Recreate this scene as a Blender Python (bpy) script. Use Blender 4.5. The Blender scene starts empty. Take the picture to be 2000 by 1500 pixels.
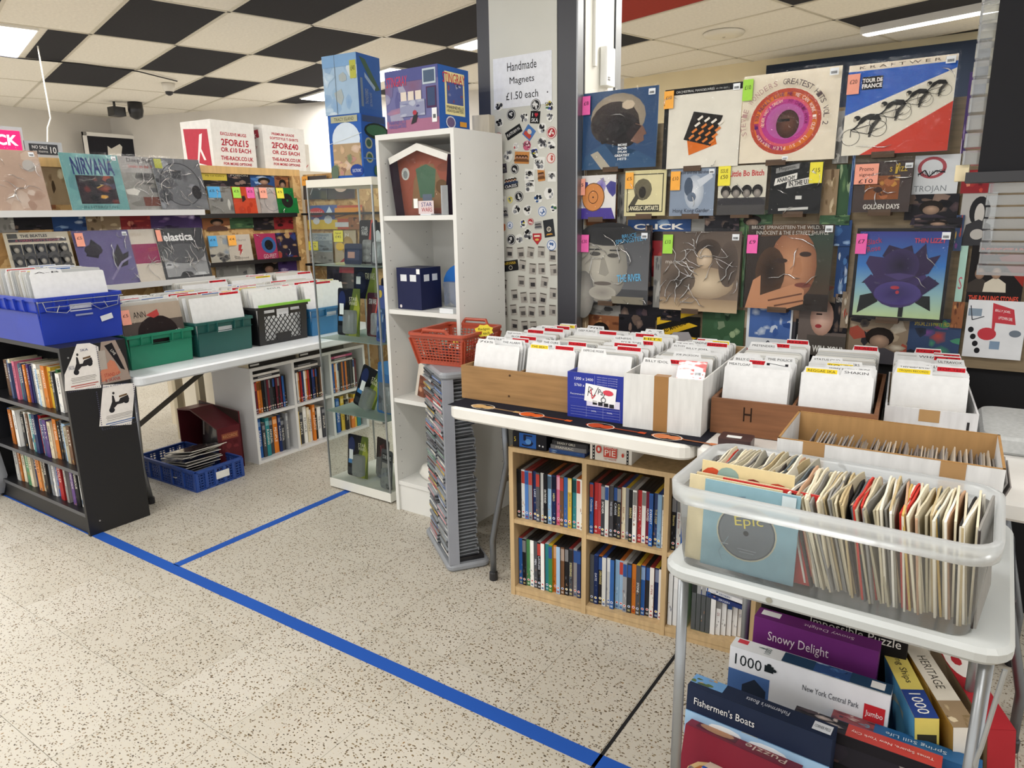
import bpy, math, random
from mathutils import Vector, Matrix
from math import sin, cos, pi, radians
R = random.Random(7)
# ------------------------------------------------------------------ camera, world, exposure
sc = bpy.context.scene
COL = sc.collection
CAM_H, F_PX = 1.40, 1390.0
_yaw, _pit, _rol = radians(34.3), radians(13.5), radians(1.0)
_fw = Vector((-sin(_yaw)*cos(_pit), cos(_yaw)*cos(_pit), -sin(_pit)))
_r0 = Vector((cos(_yaw), sin(_yaw), 0)); _u0 = _r0.cross(_fw)
_rt = _r0*cos(_rol) - _u0*sin(_rol); _up = _u0*cos(_rol) + _r0*sin(_rol)
cd = bpy.data.cameras.new('camera'); cam = bpy.data.objects.new('camera', cd); COL.objects.link(cam)
cd.sensor_width = 36.0; cd.lens = 36.0*F_PX/2000.0; cd.clip_start = 0.02; cd.clip_end = 60
cam.matrix_world = Matrix(((_rt.x, _up.x, -_fw.x, 0), (_rt.y, _up.y, -_fw.y, 0), (_rt.z, _up.z, -_fw.z, CAM_H), (0, 0, 0, 1)))
sc.camera = cam
w = bpy.data.worlds.new('world'); sc.world = w; w.use_nodes = True
w.node_tree.nodes['Background'].inputs[0].default_value = (1.0, 0.985, 0.96, 1)
w.node_tree.nodes['Background'].inputs[1].default_value = 1.1
sc.view_settings.view_transform = 'Standard'; sc.view_settings.look = 'None'
sc.view_settings.gamma = 1.0; sc.view_settings.use_curve_mapping = False
sc.view_settings.exposure = 0.42
sc.cycles.transparent_max_bounces = 24
LAMP = 0.31          # overall strength of the ceiling fittings
CEIL = 2.75
# survey helpers: where the line of sight through a pixel of the photograph meets a known plane of the room
def _ray(x, y): return _fw + _rt*((x-1000)/F_PX) - _up*((y-750)/F_PX)
def AZ(x, y, z): d = _ray(x, y); return Vector((0, 0, CAM_H)) + d*((z-CAM_H)/d.z)
def AY(x, y, Y): d = _ray(x, y); return Vector((0, 0, CAM_H)) + d*(Y/d.y)
def AX(x, y, X): d = _ray(x, y); return Vector((0, 0, CAM_H)) + d*(X/d.x)

# ------------------------------------------------------------------ colour and materials
def lin(c):
    if isinstance(c, str): c = [int(c[i:i+2], 16)/255 for i in (0, 2, 4)]
    return tuple((x/12.92 if x <= .04045 else ((x+.055)/1.055)**2.4) for x in c[:3])
def hx(c): return '%02x%02x%02x' % tuple(max(0, min(255, int(x*255+.5))) for x in c)
def mixc(a, b, t):
    A = [int(a[i:i+2], 16) for i in (0, 2, 4)]; B = [int(b[i:i+2], 16) for i in (0, 2, 4)]
    return '%02x%02x%02x' % tuple(int(p+(q-p)*t) for p, q in zip(A, B))
MT = {}
def node(nt, t, **k):
    n = nt.nodes.new(t)
    for a, b in k.items(): setattr(n, a, b)
    return n
def mat(name, rough=.5, metal=0., spec=.5, coat=0., nscale=0., namt=0., stretch=(1, 1, 1), bump=0., bscale=60., trans=0.):
    m = bpy.data.materials.new(name); m.use_nodes = True; nt = m.node_tree; b = nt.nodes['Principled BSDF']; L = nt.links
    at = node(nt, 'ShaderNodeAttribute', attribute_name='Col')
    col = at.outputs['Color']
    if namt:
        tc = node(nt, 'ShaderNodeTexCoord'); mp = node(nt, 'ShaderNodeMapping'); mp.inputs['Scale'].default_value = stretch
        L.new(tc.outputs['Object'], mp.inputs[0])
        no = node(nt, 'ShaderNodeTexNoise'); no.inputs['Scale'].default_value = nscale; no.inputs['Detail'].default_value = 5
        L.new(mp.outputs[0], no.inputs['Vector'])
        mr = node(nt, 'ShaderNodeMapRange'); mr.inputs[1].default_value = .3; mr.inputs[2].default_value = .7
        mr.inputs[3].default_value = 1-namt; mr.inputs[4].default_value = 1+namt*.6
        L.new(no.outputs['Fac'], mr.inputs[0])
        mx = node(nt, 'ShaderNodeMix', data_type='RGBA', blend_type='MULTIPLY'); mx.inputs[0].default_value = 1
        L.new(col, mx.inputs[6]); L.new(mr.outputs[0], mx.inputs[7]); col = mx.outputs[2]
    L.new(col, b.inputs['Base Color'])
    b.inputs['Roughness'].default_value = rough; b.inputs['Metallic'].default_value = metal
    b.inputs['Specular IOR Level'].default_value = spec
    if coat: b.inputs['Coat Weight'].default_value = coat; b.inputs['Coat Roughness'].default_value = .08
    if bump:
        tc2 = node(nt, 'ShaderNodeTexCoord'); n2 = node(nt, 'ShaderNodeTexNoise'); n2.inputs['Scale'].default_value = bscale
        L.new(tc2.outputs['Object'], n2.inputs['Vector'])
        bp = node(nt, 'ShaderNodeBump'); bp.inputs['Strength'].default_value = bump; bp.inputs['Distance'].default_value = .004
        L.new(n2.outputs['Fac'], bp.inputs['Height']); L.new(bp.outputs[0], b.inputs['Coat Normal' if coat else 'Normal'])
    MT[name] = m; return m
mat('print', .5, spec=.14, nscale=30, namt=.06)
mat('gloss', .35, spec=.14, nscale=20, namt=.05)
mat('shrink', .35, spec=.5, coat=.9, nscale=20, namt=.05, bump=.5, bscale=22)
mat('matte', .75, spec=.25, nscale=3, namt=.05)
mat('paper', .8, spec=.2, nscale=40, namt=.06)
mat('plastic', .38, nscale=8, namt=.06)
mat('darkplastic', .3, nscale=8, namt=.05)
mat('metal', .35, metal=.75, nscale=10, namt=.06)
mat('laminate', .4, nscale=5, namt=.03)
mat('card', .85, spec=.15, nscale=60, namt=.1, stretch=(1, 1, .15))
mat('wood', .6, spec=.3, nscale=22, namt=.22, stretch=(.25, 2, 3))
mat('oak', .55, spec=.3, nscale=18, namt=.16, stretch=(3, 3, .25))
mat('pine', .6, spec=.3, nscale=14, namt=.14, stretch=(3, 3, .3))
mat('cloth', .95, spec=.1, nscale=80, namt=.12)
def clear(name, tint, gloss, rough, bump, bscale, haze=0., dens=0., crease=0):
    """clear plastic or glass sheet: passes the light through, mirrors a little of the room"""
    m = bpy.data.materials.new(name); m.use_nodes = True; nt = m.node_tree; L = nt.links
    nt.nodes.remove(nt.nodes['Principled BSDF']); out = nt.nodes['Material Output']
    tr = node(nt, 'ShaderNodeBsdfTransparent'); tr.inputs[0].default_value = (*lin(tint), 1)
    gl = node(nt, 'ShaderNodeBsdfGlossy'); gl.inputs['Roughness'].default_value = rough
    fr = node(nt, 'ShaderNodeFresnel'); fr.inputs[0].default_value = 1.45
    mr = node(nt, 'ShaderNodeMath', operation='MULTIPLY_ADD'); mr.inputs[1].default_value = gloss; mr.inputs[2].default_value = haze
    L.new(fr.outputs[0], mr.inputs[0])
    if bump:
        tc = node(nt, 'ShaderNodeTexCoord'); n2 = node(nt, 'ShaderNodeTexNoise'); n2.inputs['Scale'].default_value = bscale
        n2.inputs['Detail'].default_value = 3; n2.inputs['Distortion'].default_value = crease
        L.new(tc.outputs['Object'], n2.inputs['Vector'])
        bp = node(nt, 'ShaderNodeBump'); bp.inputs['Strength'].default_value = bump; bp.inputs['Distance'].default_value = .01
        L.new(n2.outputs['Fac'], bp.inputs['Height']); L.new(bp.outputs[0], gl.inputs['Normal'])
    mx = node(nt, 'ShaderNodeMixShader'); L.new(mr.outputs[0], mx.inputs[0]); L.new(tr.outputs[0], mx.inputs[1]); L.new(gl.outputs[0], mx.inputs[2])
    last = mx.outputs[0]
    if dens:
        df = node(nt, 'ShaderNodeBsdfDiffuse'); df.inputs[0].default_value = (.95, .97, .98, 1)
        tl = node(nt, 'ShaderNodeBsdfTranslucent'); tl.inputs[0].default_value = (.95, .97, .98, 1)
        ad = node(nt, 'ShaderNodeMixShader'); ad.inputs[0].default_value = .5; L.new(df.outputs[0], ad.inputs[1]); L.new(tl.outputs[0], ad.inputs[2])
        m2 = node(nt, 'ShaderNodeMixShader'); m2.inputs[0].default_value = dens; L.new(last, m2.inputs[1]); L.new(ad.outputs[0], m2.inputs[2]); last = m2.outputs[0]
    L.new(last, out.inputs[0]); MT[name] = m; return m
clear('sleeve', 'ffffff', .42, .03, .45, 15, haze=.0, crease=2.2)
clear('crease', 'ffffff', 11.0, .16, 0, 1, haze=.03)
clear('glass', 'f6fbf9', .8, .02, 0, 1)
clear('glassedge', '9fc8b8', .9, .05, 0, 1, dens=.35)
clear('binplastic', 'fbfdfe', .9, .12, .1, 6, haze=.01, dens=.11)
clear('binrim', 'f8fbfd', .8, .3, .1, 6, haze=.02, dens=.36)
clear('tray', 'e8ecee', 1.2, .12, .3, 14, haze=.04, dens=.16)
def emit(name, col, s):
    m = bpy.data.materials.new(name); m.use_nodes = True; nt = m.node_tree; nt.nodes.remove(nt.nodes['Principled BSDF'])
    e = node(nt, 'ShaderNodeEmission'); e.inputs[0].default_value = (*lin(col), 1); e.inputs[1].default_value = s
    nt.links.new(e.outputs[0], nt.nodes['Material Output'].inputs[0]); MT[name] = m
emit('lamp', 'fff8f0', 6.0)
emit('neon', 'ff2e6a', 1.3)
emit('neonwhite', 'fff4f4', 2.0)
def terrazzo():
    m = bpy.data.materials.new('terrazzo'); m.use_nodes = True; nt = m.node_tree; L = nt.links; b = nt.nodes['Principled BSDF']
    g = node(nt, 'ShaderNodeNewGeometry'); pos = g.outputs['Position']
    rnd = node(nt, 'ShaderNodeObjectInfo')
    ofs = node(nt, 'ShaderNodeVectorMath', operation='SCALE'); L.new(rnd.outputs['Location'], ofs.inputs[0]); ofs.inputs['Scale'].default_value = 2.37
    ad = node(nt, 'ShaderNodeVectorMath', operation='ADD'); L.new(pos, ad.inputs[0]); L.new(ofs.outputs[0], ad.inputs[1])
    base = None
    def layer(scale, thr, col, prev, stretch):
        mp = node(nt, 'ShaderNodeMapping'); mp.inputs['Scale'].default_value = stretch; mp.inputs['Rotation'].default_value = (0, 0, .5+scale*.01)
        L.new(ad.outputs[0], mp.inputs[0])
        nz = node(nt, 'ShaderNodeTexNoise'); nz.inputs['Scale'].default_value = scale*.9; L.new(mp.outputs[0], nz.inputs['Vector'])
        dv = node(nt, 'ShaderNodeVectorMath', operation='SCALE'); dv.inputs['Scale'].default_value = .012; L.new(nz.outputs['Color'], dv.inputs[0])
        a2 = node(nt, 'ShaderNodeVectorMath', operation='ADD'); L.new(mp.outputs[0], a2.inputs[0]); L.new(dv.outputs[0], a2.inputs[1])
        vo = node(nt, 'ShaderNodeTexVoronoi'); vo.inputs['Scale'].default_value = scale; L.new(a2.outputs[0], vo.inputs['Vector'])
        hue = node(nt, 'ShaderNodeSeparateColor'); L.new(vo.outputs['Color'], hue.inputs[0])
        lim = node(nt, 'ShaderNodeMath', operation='MULTIPLY'); L.new(hue.outputs[0], lim.inputs[0]); lim.inputs[1].default_value = thr
        lt = node(nt, 'ShaderNodeMath', operation='LESS_THAN'); L.new(vo.outputs['Distance'], lt.inputs[0]); L.new(lim.outputs[0], lt.inputs[1])
        ramp = node(nt, 'ShaderNodeValToRGB'); L.new(hue.outputs[1], ramp.inputs[0])
        e = ramp.color_ramp.elements; e[0].color = (*lin(col[0]), 1); e[1].color = (*lin(col[2]), 1); e.new(.5).color = (*lin(col[1]), 1)
        mx = node(nt, 'ShaderNodeMix', data_type='RGBA'); L.new(lt.outputs[0], mx.inputs[0])
        if isinstance(prev, tuple): mx.inputs[6].default_value = prev
        else: L.new(prev, mx.inputs[6])
        L.new(ramp.outputs[0], mx.inputs[7]); return mx.outputs[2]
    nb = node(nt, 'ShaderNodeTexNoise'); nb.inputs['Scale'].default_value = 1.3; nb.inputs['Detail'].default_value = 6; L.new(ad.outputs[0], nb.inputs['Vector'])
    rb = node(nt, 'ShaderNodeValToRGB'); L.new(nb.outputs['Fac'], rb.inputs[0])
    rb.color_ramp.elements[0].position = .3; rb.color_ramp.elements[0].color = (*lin('b4aea1'), 1)
    rb.color_ramp.elements[1].position = .7; rb.color_ramp.elements[1].color = (*lin('bfbaaf'), 1)
    c = layer(170, .33, ('b3a58a', 'c6bba4', '9c9078'), rb.outputs[0], (1, 1.5, .3))
    c = layer(98, .445, ('5a4a34', '7b6a4c', '3f372c'), c, (1, 1.7, .3))
    c = layer(66, .265, ('6b4e2c', '4a4034', '8a6b40'), c, (1.5, 1, .3))
    L.new(c, b.inputs['Base Color']); b.inputs['Roughness'].default_value = .42; b.inputs['Specular IOR Level'].default_value = .4
    MT['terrazzo'] = m
terrazzo()
def osb():
    m = bpy.data.materials.new('osb'); m.use_nodes = True; nt = m.node_tree; L = nt.links; b = nt.nodes['Principled BSDF']
    tc = node(nt, 'ShaderNodeTexCoord'); nz = node(nt, 'ShaderNodeTexNoise'); nz.inputs['Scale'].default_value = 14; L.new(tc.outputs['Object'], nz.inputs['Vector'])
    ma = node(nt, 'ShaderNodeMix', data_type='VECTOR'); ma.inputs[0].default_value = .12; L.new(tc.outputs['Object'], ma.inputs[4]); L.new(nz.outputs['Color'], ma.inputs[5])
    vo = node(nt, 'ShaderNodeTexVoronoi'); vo.inputs['Scale'].default_value = 26; L.new(ma.outputs[1], vo.inputs['Vector'])
    sp = node(nt, 'ShaderNodeSeparateColor'); L.new(vo.outputs['Color'], sp.inputs[0])
    r = node(nt, 'ShaderNodeValToRGB'); L.new(sp.outputs[0], r.inputs[0]); e = r.color_ramp.elements
    e[0].color = (*lin('a07a48'), 1); e[1].color = (*lin('d6b47c'), 1); e.new(.5).color = (*lin('bf9660'), 1)
    L.new(r.outputs[0], b.inputs['Base Color']); b.inputs['Roughness'].default_value = .7; MT['osb'] = m
osb()

# ------------------------------------------------------------------ mesh building
_tc = {}
def glyphs(s):
    """flat outline of a line of lettering, scaled into the unit box"""
    if s in _tc: return _tc[s]
    c = bpy.data.curves.new('t', 'FONT'); c.body = s; c.resolution_u = 2; c.fill_mode = 'FRONT'
    if s.startswith('^'): c.body = s[1:]; c.offset = .028
    o = bpy.data.objects.new('t', c); me = bpy.data.meshes.new_from_object(o)
    vs = [v.co.copy() for v in me.vertices]; fs = [tuple(p.vertices) for p in me.polygons]
    bpy.data.objects.remove(o); bpy.data.curves.remove(c); bpy.data.meshes.remove(me)
    if not vs: _tc[s] = ([], []); return _tc[s]
    x0 = min(v.x for v in vs); x1 = max(v.x for v in vs); y0 = min(v.y for v in vs); y1 = max(v.y for v in vs)
    k = [((v.x-x0)/(x1-x0 or 1), (v.y-y0)/(y1-y0 or 1)) for v in vs]
    _tc[s] = (k, fs); return _tc[s]
class MB:
    def __init__(s): s.v = []; s.f = []; s.c = []; s.M = None
    def _a(s, pts):
        n = len(s.v)
        s.v += [tuple(s.M @ Vector(p)) for p in pts] if s.M else [tuple(p) for p in pts]
        return n
    def mesh(s, pts, faces, col):
        n = s._a(pts)
        for f in faces: s.f.append(tuple(n+i for i in f)); s.c.append(col)
        return s
    def box(s, a, b, col, side=None):
        """side: {'x-','x+','y-','y+','z-','z+'} -> colour override"""
        x0, y0, z0 = a; x1, y1, z1 = b
        n = s._a([(x0, y0, z0), (x1, y0, z0), (x1, y1, z0), (x0, y1, z0), (x0, y0, z1), (x1, y0, z1), (x1, y1, z1), (x0, y1, z1)])
        for k, f in (('z-', (3, 2, 1, 0)), ('z+', (4, 5, 6, 7)), ('y-', (0, 1, 5, 4)), ('x+', (1, 2, 6, 5)), ('y+', (2, 3, 7, 6)), ('x-', (3, 0, 4, 7))):
            s.f.append(tuple(n+i for i in f)); s.c.append((side or {}).get(k, col))
        return s
    def prism(s, poly, z0, z1, col, top=None):
        n = len(poly); k = s._a([(x, y, z0) for x, y in poly]+[(x, y, z1) for x, y in poly])
        s.f.append(tuple(k+i for i in reversed(range(n)))); s.c.append(col)
        s.f.append(tuple(k+n+i for i in range(n))); s.c.append(top or col)
        for i in range(n):
            j = (i+1) % n; s.f.append((k+i, k+j, k+n+j, k+n+i)); s.c.append(col)
        return s
    def tube(s, pts, r, col, n=8, closed=False):
        pts = [Vector(p) for p in pts]; rings = []; prev = None; m = len(pts)
        for i, p in enumerate(pts):
            a = pts[(i-1) % m] if (i or closed) else p; b = pts[(i+1) % m] if (i < m-1 or closed) else p
            t = (b-a).normalized()
            if prev is None: prev = t.orthogonal().normalized()
            prev = (prev - t*prev.dot(t)); prev = prev.normalized() if prev.length > 1e-6 else t.orthogonal().normalized()
            q = t.cross(prev); rr = r[i] if isinstance(r, (list, tuple)) else r
            rings.append(s._a([p + (prev*cos(2*pi*k/n)+q*sin(2*pi*k/n))*rr for k in range(n)]))
        for i in range(m if closed else m-1):
            A = rings[i]; B = rings[(i+1) % m]
            for k in range(n):
                s.f.append((A+k, A+(k+1) % n, B+(k+1) % n, B+k)); s.c.append(col)
        if not closed:
            s.f.append(tuple(rings[0]+k for k in reversed(range(n)))); s.c.append(col)
            s.f.append(tuple(rings[-1]+k for k in range(n))); s.c.append(col)
        return s
    def lathe(s, prof, col, n=24, c=(0, 0)):
        rings = [s._a([(c[0]+r*cos(2*pi*k/n), c[1]+r*sin(2*pi*k/n), z) for k in range(n)]) for r, z in prof]
        for A, B in zip(rings, rings[1:]):
            for k in range(n): s.f.append((A+k, A+(k+1) % n, B+(k+1) % n, B+k)); s.c.append(col)
        s.f.append(tuple(rings[0]+k for k in reversed(range(n)))); s.c.append(col)
        s.f.append(tuple(rings[-1]+k for k in range(n))); s.c.append(col)
        return s
    def art(s, O, U, V, shapes, lift=.0004, step=.00022):
        """flat print: shapes in the unit square of the face at O spanned by U and V, each a hair above the last"""
        O, U, V = Vector(O), Vector(U), Vector(V); N = U.cross(V).normalized()
        W, H = U.length, V.length; h = lift
        P = lambda u, v: O+U*u+V*v+N*h
        def fan(pts, ctr, c0, c1):
            m = len(pts); s.mesh(pts+[ctr], [(i, (i+1) % m, m) for i in range(m)], (c1, c1, c0))
        for q in shapes:
            k = q[0]
            if k == 'r': _, a, b, c, d, col = q; s.mesh([P(a, b), P(c, b), P(c, d), P(a, d)], [(0, 1, 2, 3)], col)
            elif k == 'e':
                _, a, b, ra, rb, col = q[:6]; n = q[6] if len(q) > 6 else 18
                s.mesh([P(a+ra*cos(2*pi*i/n), b+rb*sin(2*pi*i/n)) for i in range(n)], [tuple(range(n))], col)
            elif k == 'g':   # rectangle printed with a blend from its bottom colour to its top colour
                _, a, b, c, d, c0, c1 = q; s.mesh([P(a, b), P(c, b), P(c, d), P(a, d)], [(0, 1, 2, 3)], (c0, c0, c1, c1))
            elif k == 'eg':  # ellipse blended from centre to edge
                _, a, b, ra, rb, c0, c1 = q[:7]; n = 18; fan([P(a+ra*cos(2*pi*i/n), b+rb*sin(2*pi*i/n)) for i in range(n)], P(a, b), c0, c1)
            elif k == 'p': s.mesh([P(*p) for p in q[1]], [tuple(range(len(q[1])))], q[2])
            elif k == 'l':   # line of given width
                _, pts, wd, col = q
                for (a, b), (c, d) in zip(pts, pts[1:]):
                    dx, dy = (c-a)*W, (d-b)*H; ln = math.hypot(dx, dy) or 1; ox, oy = -dy/ln*wd/2/W, dx/ln*wd/2/H
                    s.mesh([P(a-ox, b-oy), P(c-ox, d-oy), P(c+ox, d+oy), P(a+ox, b+oy)], [(0, 1, 2, 3)], col)
            elif k == 'o':   # ring
                _, a, b, ra, rb, th, col = q; n = 24
                pts = [P(a+ra*cos(2*pi*i/n), b+rb*sin(2*pi*i/n)) for i in range(n)]+[P(a+ra*th*cos(2*pi*i/n), b+rb*th*sin(2*pi*i/n)) for i in range(n)]
                s.mesh(pts, [(i, (i+1) % n, n+(i+1) % n, n+i) for i in range(n)], col)
            elif k == 't':   # text, fitted in a box w x h round its centre
                _, txt, cu, cv, wu, hv, col = q[:7]; rot = radians(q[7]) if len(q) > 7 else 0
                vs, fs = glyphs(txt); cr, sr = cos(rot), sin(rot); pts = []
                for x, y in vs:
                    px, py = (x-.5)*wu*W, (y-.5)*hv*H
                    pts.append(P(cu+(px*cr-py*sr)/W, cv+(px*sr+py*cr)/H))
                s.mesh(pts, fs, col)
            elif k == 'ph':  # busy picture: irregular patches of a palette inside a rectangle
                _, a, b, c, d, seed, pal, n = q; r = random.Random(seed)
                s.mesh([P(a, b), P(c, b), P(c, d), P(a, d)], [(0, 1, 2, 3)], pal[0])
                for i in range(n):
                    h += step*.35
                    cx, cy = r.uniform(a, c), r.uniform(b, d); rx = (c-a)*r.uniform(.06, .24); ry = (d-b)*r.uniform(.05, .22); m = r.choice((5, 6, 7, 8)); ph = r.uniform(0, 6)
                    pts = [(min(c, max(a, cx+rx*r.uniform(.6, 1.1)*cos(ph+2*pi*j/m))), min(d, max(b, cy+ry*r.uniform(.6, 1.1)*sin(ph+2*pi*j/m)))) for j in range(m)]
                    pc = r.choice(pal[1:]); fan([P(*p) for p in pts], P(min(c, max(a, cx)), min(d, max(b, cy))), pc, mixc(pc, pal[0], r.choice((.1, .5, .8))))
            elif k == 'bust':  # plain unnamed head and shoulders
                _, cu, cv, sz, skin, hair, coat_ = q
                s.mesh([P(cu+sz*x, cv+sz*y) for x, y in ((-.75, -1.3), (.75, -1.3), (.68, -.75), (.2, -.45), (-.2, -.45), (-.68, -.75))], [tuple(range(6))], coat_); h += step
                fan([P(cu+sz*.46*cos(2*pi*i/14), cv+sz*.1+sz*.52*sin(2*pi*i/14)) for i in range(14)], P(cu, cv), hair, mixc(hair, '000000', .25)); h += step
                fan([P(cu+sz*.32*cos(2*pi*i/14), cv-sz*.13+sz*.36*sin(2*pi*i/14)) for i in range(14)], P(cu, cv), skin, mixc(skin, hair, .45))
            h += step
        return s
    def build(s, name, m='print', parent=None, smooth=False, loc=None, rz=0.0):
        me = bpy.data.meshes.new(name); me.from_pydata(s.v, [], s.f)
        ca = me.color_attributes.new('Col', 'FLOAT_COLOR', 'CORNER'); buf = []; memo = {}
        for f, c in zip(s.f, s.c):
            if isinstance(c, tuple):
                for cc in c: buf += [*lin(cc), 1.0]
                continue
            k = memo.get(c)
            if k is None: k = memo[c] = [*lin(c), 1.0]
            buf += k*len(f)
        ca.data.foreach_set('color', buf)
        me.materials.append(MT[m])
        if smooth: me.polygons.foreach_set('use_smooth', [True]*len(me.polygons))
        me.update()
        o = bpy.data.objects.new(name, me); COL.objects.link(o)
        if parent: o.parent = parent
        if loc is not None: o.location = loc
        if rz: o.rotation_euler = (0, 0, rz)
        return o
def tag(o, label=None, cat=None, group=None, kind=None):
    if label: o['label'] = label
    if cat: o['category'] = cat
    if group: o['group'] = group
    if kind: o['kind'] = kind
    return o
def thing(name, label, cat, loc=(0, 0, 0), rz=0., group=None):
    o = bpy.data.objects.new(name, None); COL.objects.link(o); o.location = loc; o.rotation_euler = (0, 0, rz); o.empty_display_size = .05
    return tag(o, label, cat, group)
def copy_tree(o, parent=None):
    c = o.copy(); COL.objects.link(c); c.parent = parent
    for ch in list(o.children): copy_tree(ch, c)
    return c
def rrect(x0, y0, x1, y1, r, n=5):
    out = []
    for cx, cy, a in ((x1-r, y0+r, -pi/2), (x1-r, y1-r, 0), (x0+r, y1-r, pi/2), (x0+r, y0+r, pi)):
        out += [(cx+r*cos(a+pi/2*i/n), cy+r*sin(a+pi/2*i/n)) for i in range(n+1)]
    return out
_one = ['', 'first', 'second', 'third', 'fourth', 'fifth', 'sixth', 'seventh', 'eighth', 'ninth', 'tenth', 'eleventh', 'twelfth', 'thirteenth', 'fourteenth', 'fifteenth', 'sixteenth', 'seventeenth', 'eighteenth', 'nineteenth']
_ten = ['', '', 'twent', 'thirt', 'fort', 'fift', 'sixt', 'sevent', 'eight', 'ninet']
def _ord(n):
    if n >= 100: return 'hundredth' if n == 100 else 'hundred-and-'+_ord(n-100)
    if n < 20: return _one[n]
    return _ten[n//10]+('ieth' if n % 10 == 0 else 'y-'+_one[n % 10])
ORD = [_ord(n) for n in range(1, 160)]
NAMES = {'white': 'e8e8e4', 'black': '1c1c20', 'red': 'b02a2c', 'blue': '2c5fa8', 'pale blue': '8fb4d6', 'navy': '20305e', 'yellow': 'd8b63c', 'orange': 'd47a2c', 'green': '3f7d4a',
         'grey': '8a8c90', 'purple': '5a3f86', 'brown': '6a4a34', 'pink': 'd66a90', 'cream': 'd9cdb0', 'teal': '2f7f86', 'dark grey': '404248', 'maroon': '6a2030'}
# ------------------------------------------------------------------ ceiling lamps (their light stays with them)
GU = Vector((cos(radians(164.5)), sin(radians(164.5)), 0)); GV = Vector((cos(radians(74.5)), sin(radians(74.5)), 0))
G0 = Vector((-5.661, 3.614, CEIL))
def G(i, j, dz=0.): return G0+GU*(1.2*i)+GV*(.6*j)+Vector((0, 0, dz))
def lamp(i, j, li, wj, label, watts, drop=.012):
    p = G(i, j); t = thing('ceiling_light', label, 'ceiling light', (p.x, p.y, CEIL-drop), radians(164.5), 'ceiling lights')
    L, W = li*1.2, wj*.6
    MB().box((-L/2-.012, -W/2-.012, 0), (L/2+.012, W/2+.012, drop+.01), 'e6e4de').build('housing', 'laminate', t)
    MB().prism(rrect(-L/2, -W/2, L/2, W/2, .012, 3), -.004, -.0005, 'ffffff').build('diffuser', 'lamp', t)
    ld = bpy.data.lights.new('ceiling_light_glow', 'AREA'); ld.shape = 'RECTANGLE'; ld.size = L*.96; ld.size_y = W*.9; ld.energy = watts*LAMP; ld.color = (1, .985, .95)
    lo = bpy.data.objects.new('ceiling_light_glow', ld); COL.objects.link(lo); lo.parent = t; lo.location = (0, 0, -.012)
    return t
lamp(.5, -1.77, .92, .42, 'bright white panel light at the far left of the chequered ceiling', 46)
lamp(-3.5, 6.75, .95, .16, 'long bright batten light above the cyclist record', 40, .05)
lamp(-1.28, 3.16, .42, .3, 'small bright panel light beside the dark column', 24)
def lamp_at(x, y, words, watts):
    d = Vector((x, y, CEIL))-G0; lamp(d.dot(GU)/1.2, d.dot(GV)/.6, .95, .46, 'panel light '+words, watts)
for x, y, words, wt in ((-5.45, 5.6, 'added unseen behind the toy cartons', 60), (-6.4, 5.95, 'glimpsed left of the toy cartons', 60), (-7.5, 1.4, 'added out of view beyond the left rack', 110), (-9.0, 2.3, 'added out of view near the far left wall', 95), (-4.45, 1.5, 'added out of view above the left rack', 50), (-2.9, 3.35, 'added out of view above the glass cabinet', 44),
                        (-.9, 3.45, 'added out of view above the display panel', 44), (1.5, 3.0, 'added out of view beyond the black rack on the right', 60), (1.2, .9, 'added out of view to the right of the viewer', 40), (-.9, .7, 'added out of view over the open floor', 52), (-3.0, .2, 'added out of view over the aisle', 56), (-1.0, -1.2, 'added out of view behind the viewer', 60), (-4.8, -.9, 'added out of view at the rear left', 75), (1.6, 5.4, 'added unseen far behind the display panel', 60), (-.4, 4.6, 'added unseen just behind the display panel', 44)):
    lamp_at(x, y, words, wt)  # all but the glimpsed one are unseen, added to brighten walls and ceiling

# ------------------------------------------------------------------ floor
def struct(o): return tag(o, kind='structure')
TX, TY, TS = -1.035, 1.8605, .306
ix = range(-12, 5); iy = range(-5, 5)
x0, x1, y0, y1 = TX+TS*ix[0], TX+TS*(ix[-1]+1), TY+TS*iy[0], TY+TS*(iy[-1]+1)
m = MB(); C_ = 'd9d2c2'
m.box((-11.5, -4, -.08), (6, y0, 0), C_); m.box((-11.5, y1, -.08), (6, 9, 0), C_); m.box((-11.5, y0, -.08), (x0, y1, 0), C_); m.box((x1, y0, -.08), (6, y1, 0), C_)
m.box((x0, y0, -.08), (x1, y1, -.006), C_)
floor = struct(m.build('floor', 'terrazzo')); floor['label'] = 'cream terrazzo floor flecked with brown stone chips'
tile = MB().box((.0006, .0006, -.006), (TS-.0006, TS-.0006, 0), C_).build('tile', 'terrazzo', floor)
first = True
for a in ix:
    for b in iy:
        o = tile if first else tile.copy()
        if not first: COL.objects.link(o)
        first = False; o.parent = floor; o.location = (TX+TS*a, TY+TS*b, 0)
struct(MB().box((-.726, .2, -.001), (-.716, 2.0, .0012), '1a1a1c').build('trim_1', 'matte'))
tag(bpy.data.objects['trim_1'], 'thin black strip set in the floor in front of the oak cube unit')
def tape(a, b, wd, label, col='1d50a6'):
    a, b = Vector(a), Vector(b); d = (b-a).normalized(); n = Vector((-d.y, d.x))*wd/2; k = 26
    pts = [a+(b-a)*i/k for i in range(k+1)]; mm = MB(); r = random.Random(label)
    lo = [(p.x-n.x*r.uniform(.95, 1.05), p.y-n.y*r.uniform(.95, 1.05)) for p in pts]; hi = [(p.x+n.x*r.uniform(.95, 1.05), p.y+n.y*r.uniform(.95, 1.05)) for p in pts]
    for i in range(k):
        mm.prism([lo[i], lo[i+1], hi[i+1], hi[i]], .0002, .0012, col)
    return tag(mm.build('floor_tape', 'matte'), label, 'floor tape', 'blue tape lines on the floor')
tape((-4.75, 1.415), (-.2, 1.425), .05, 'long blue tape line running from under the black bookcase across the floor')
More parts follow.
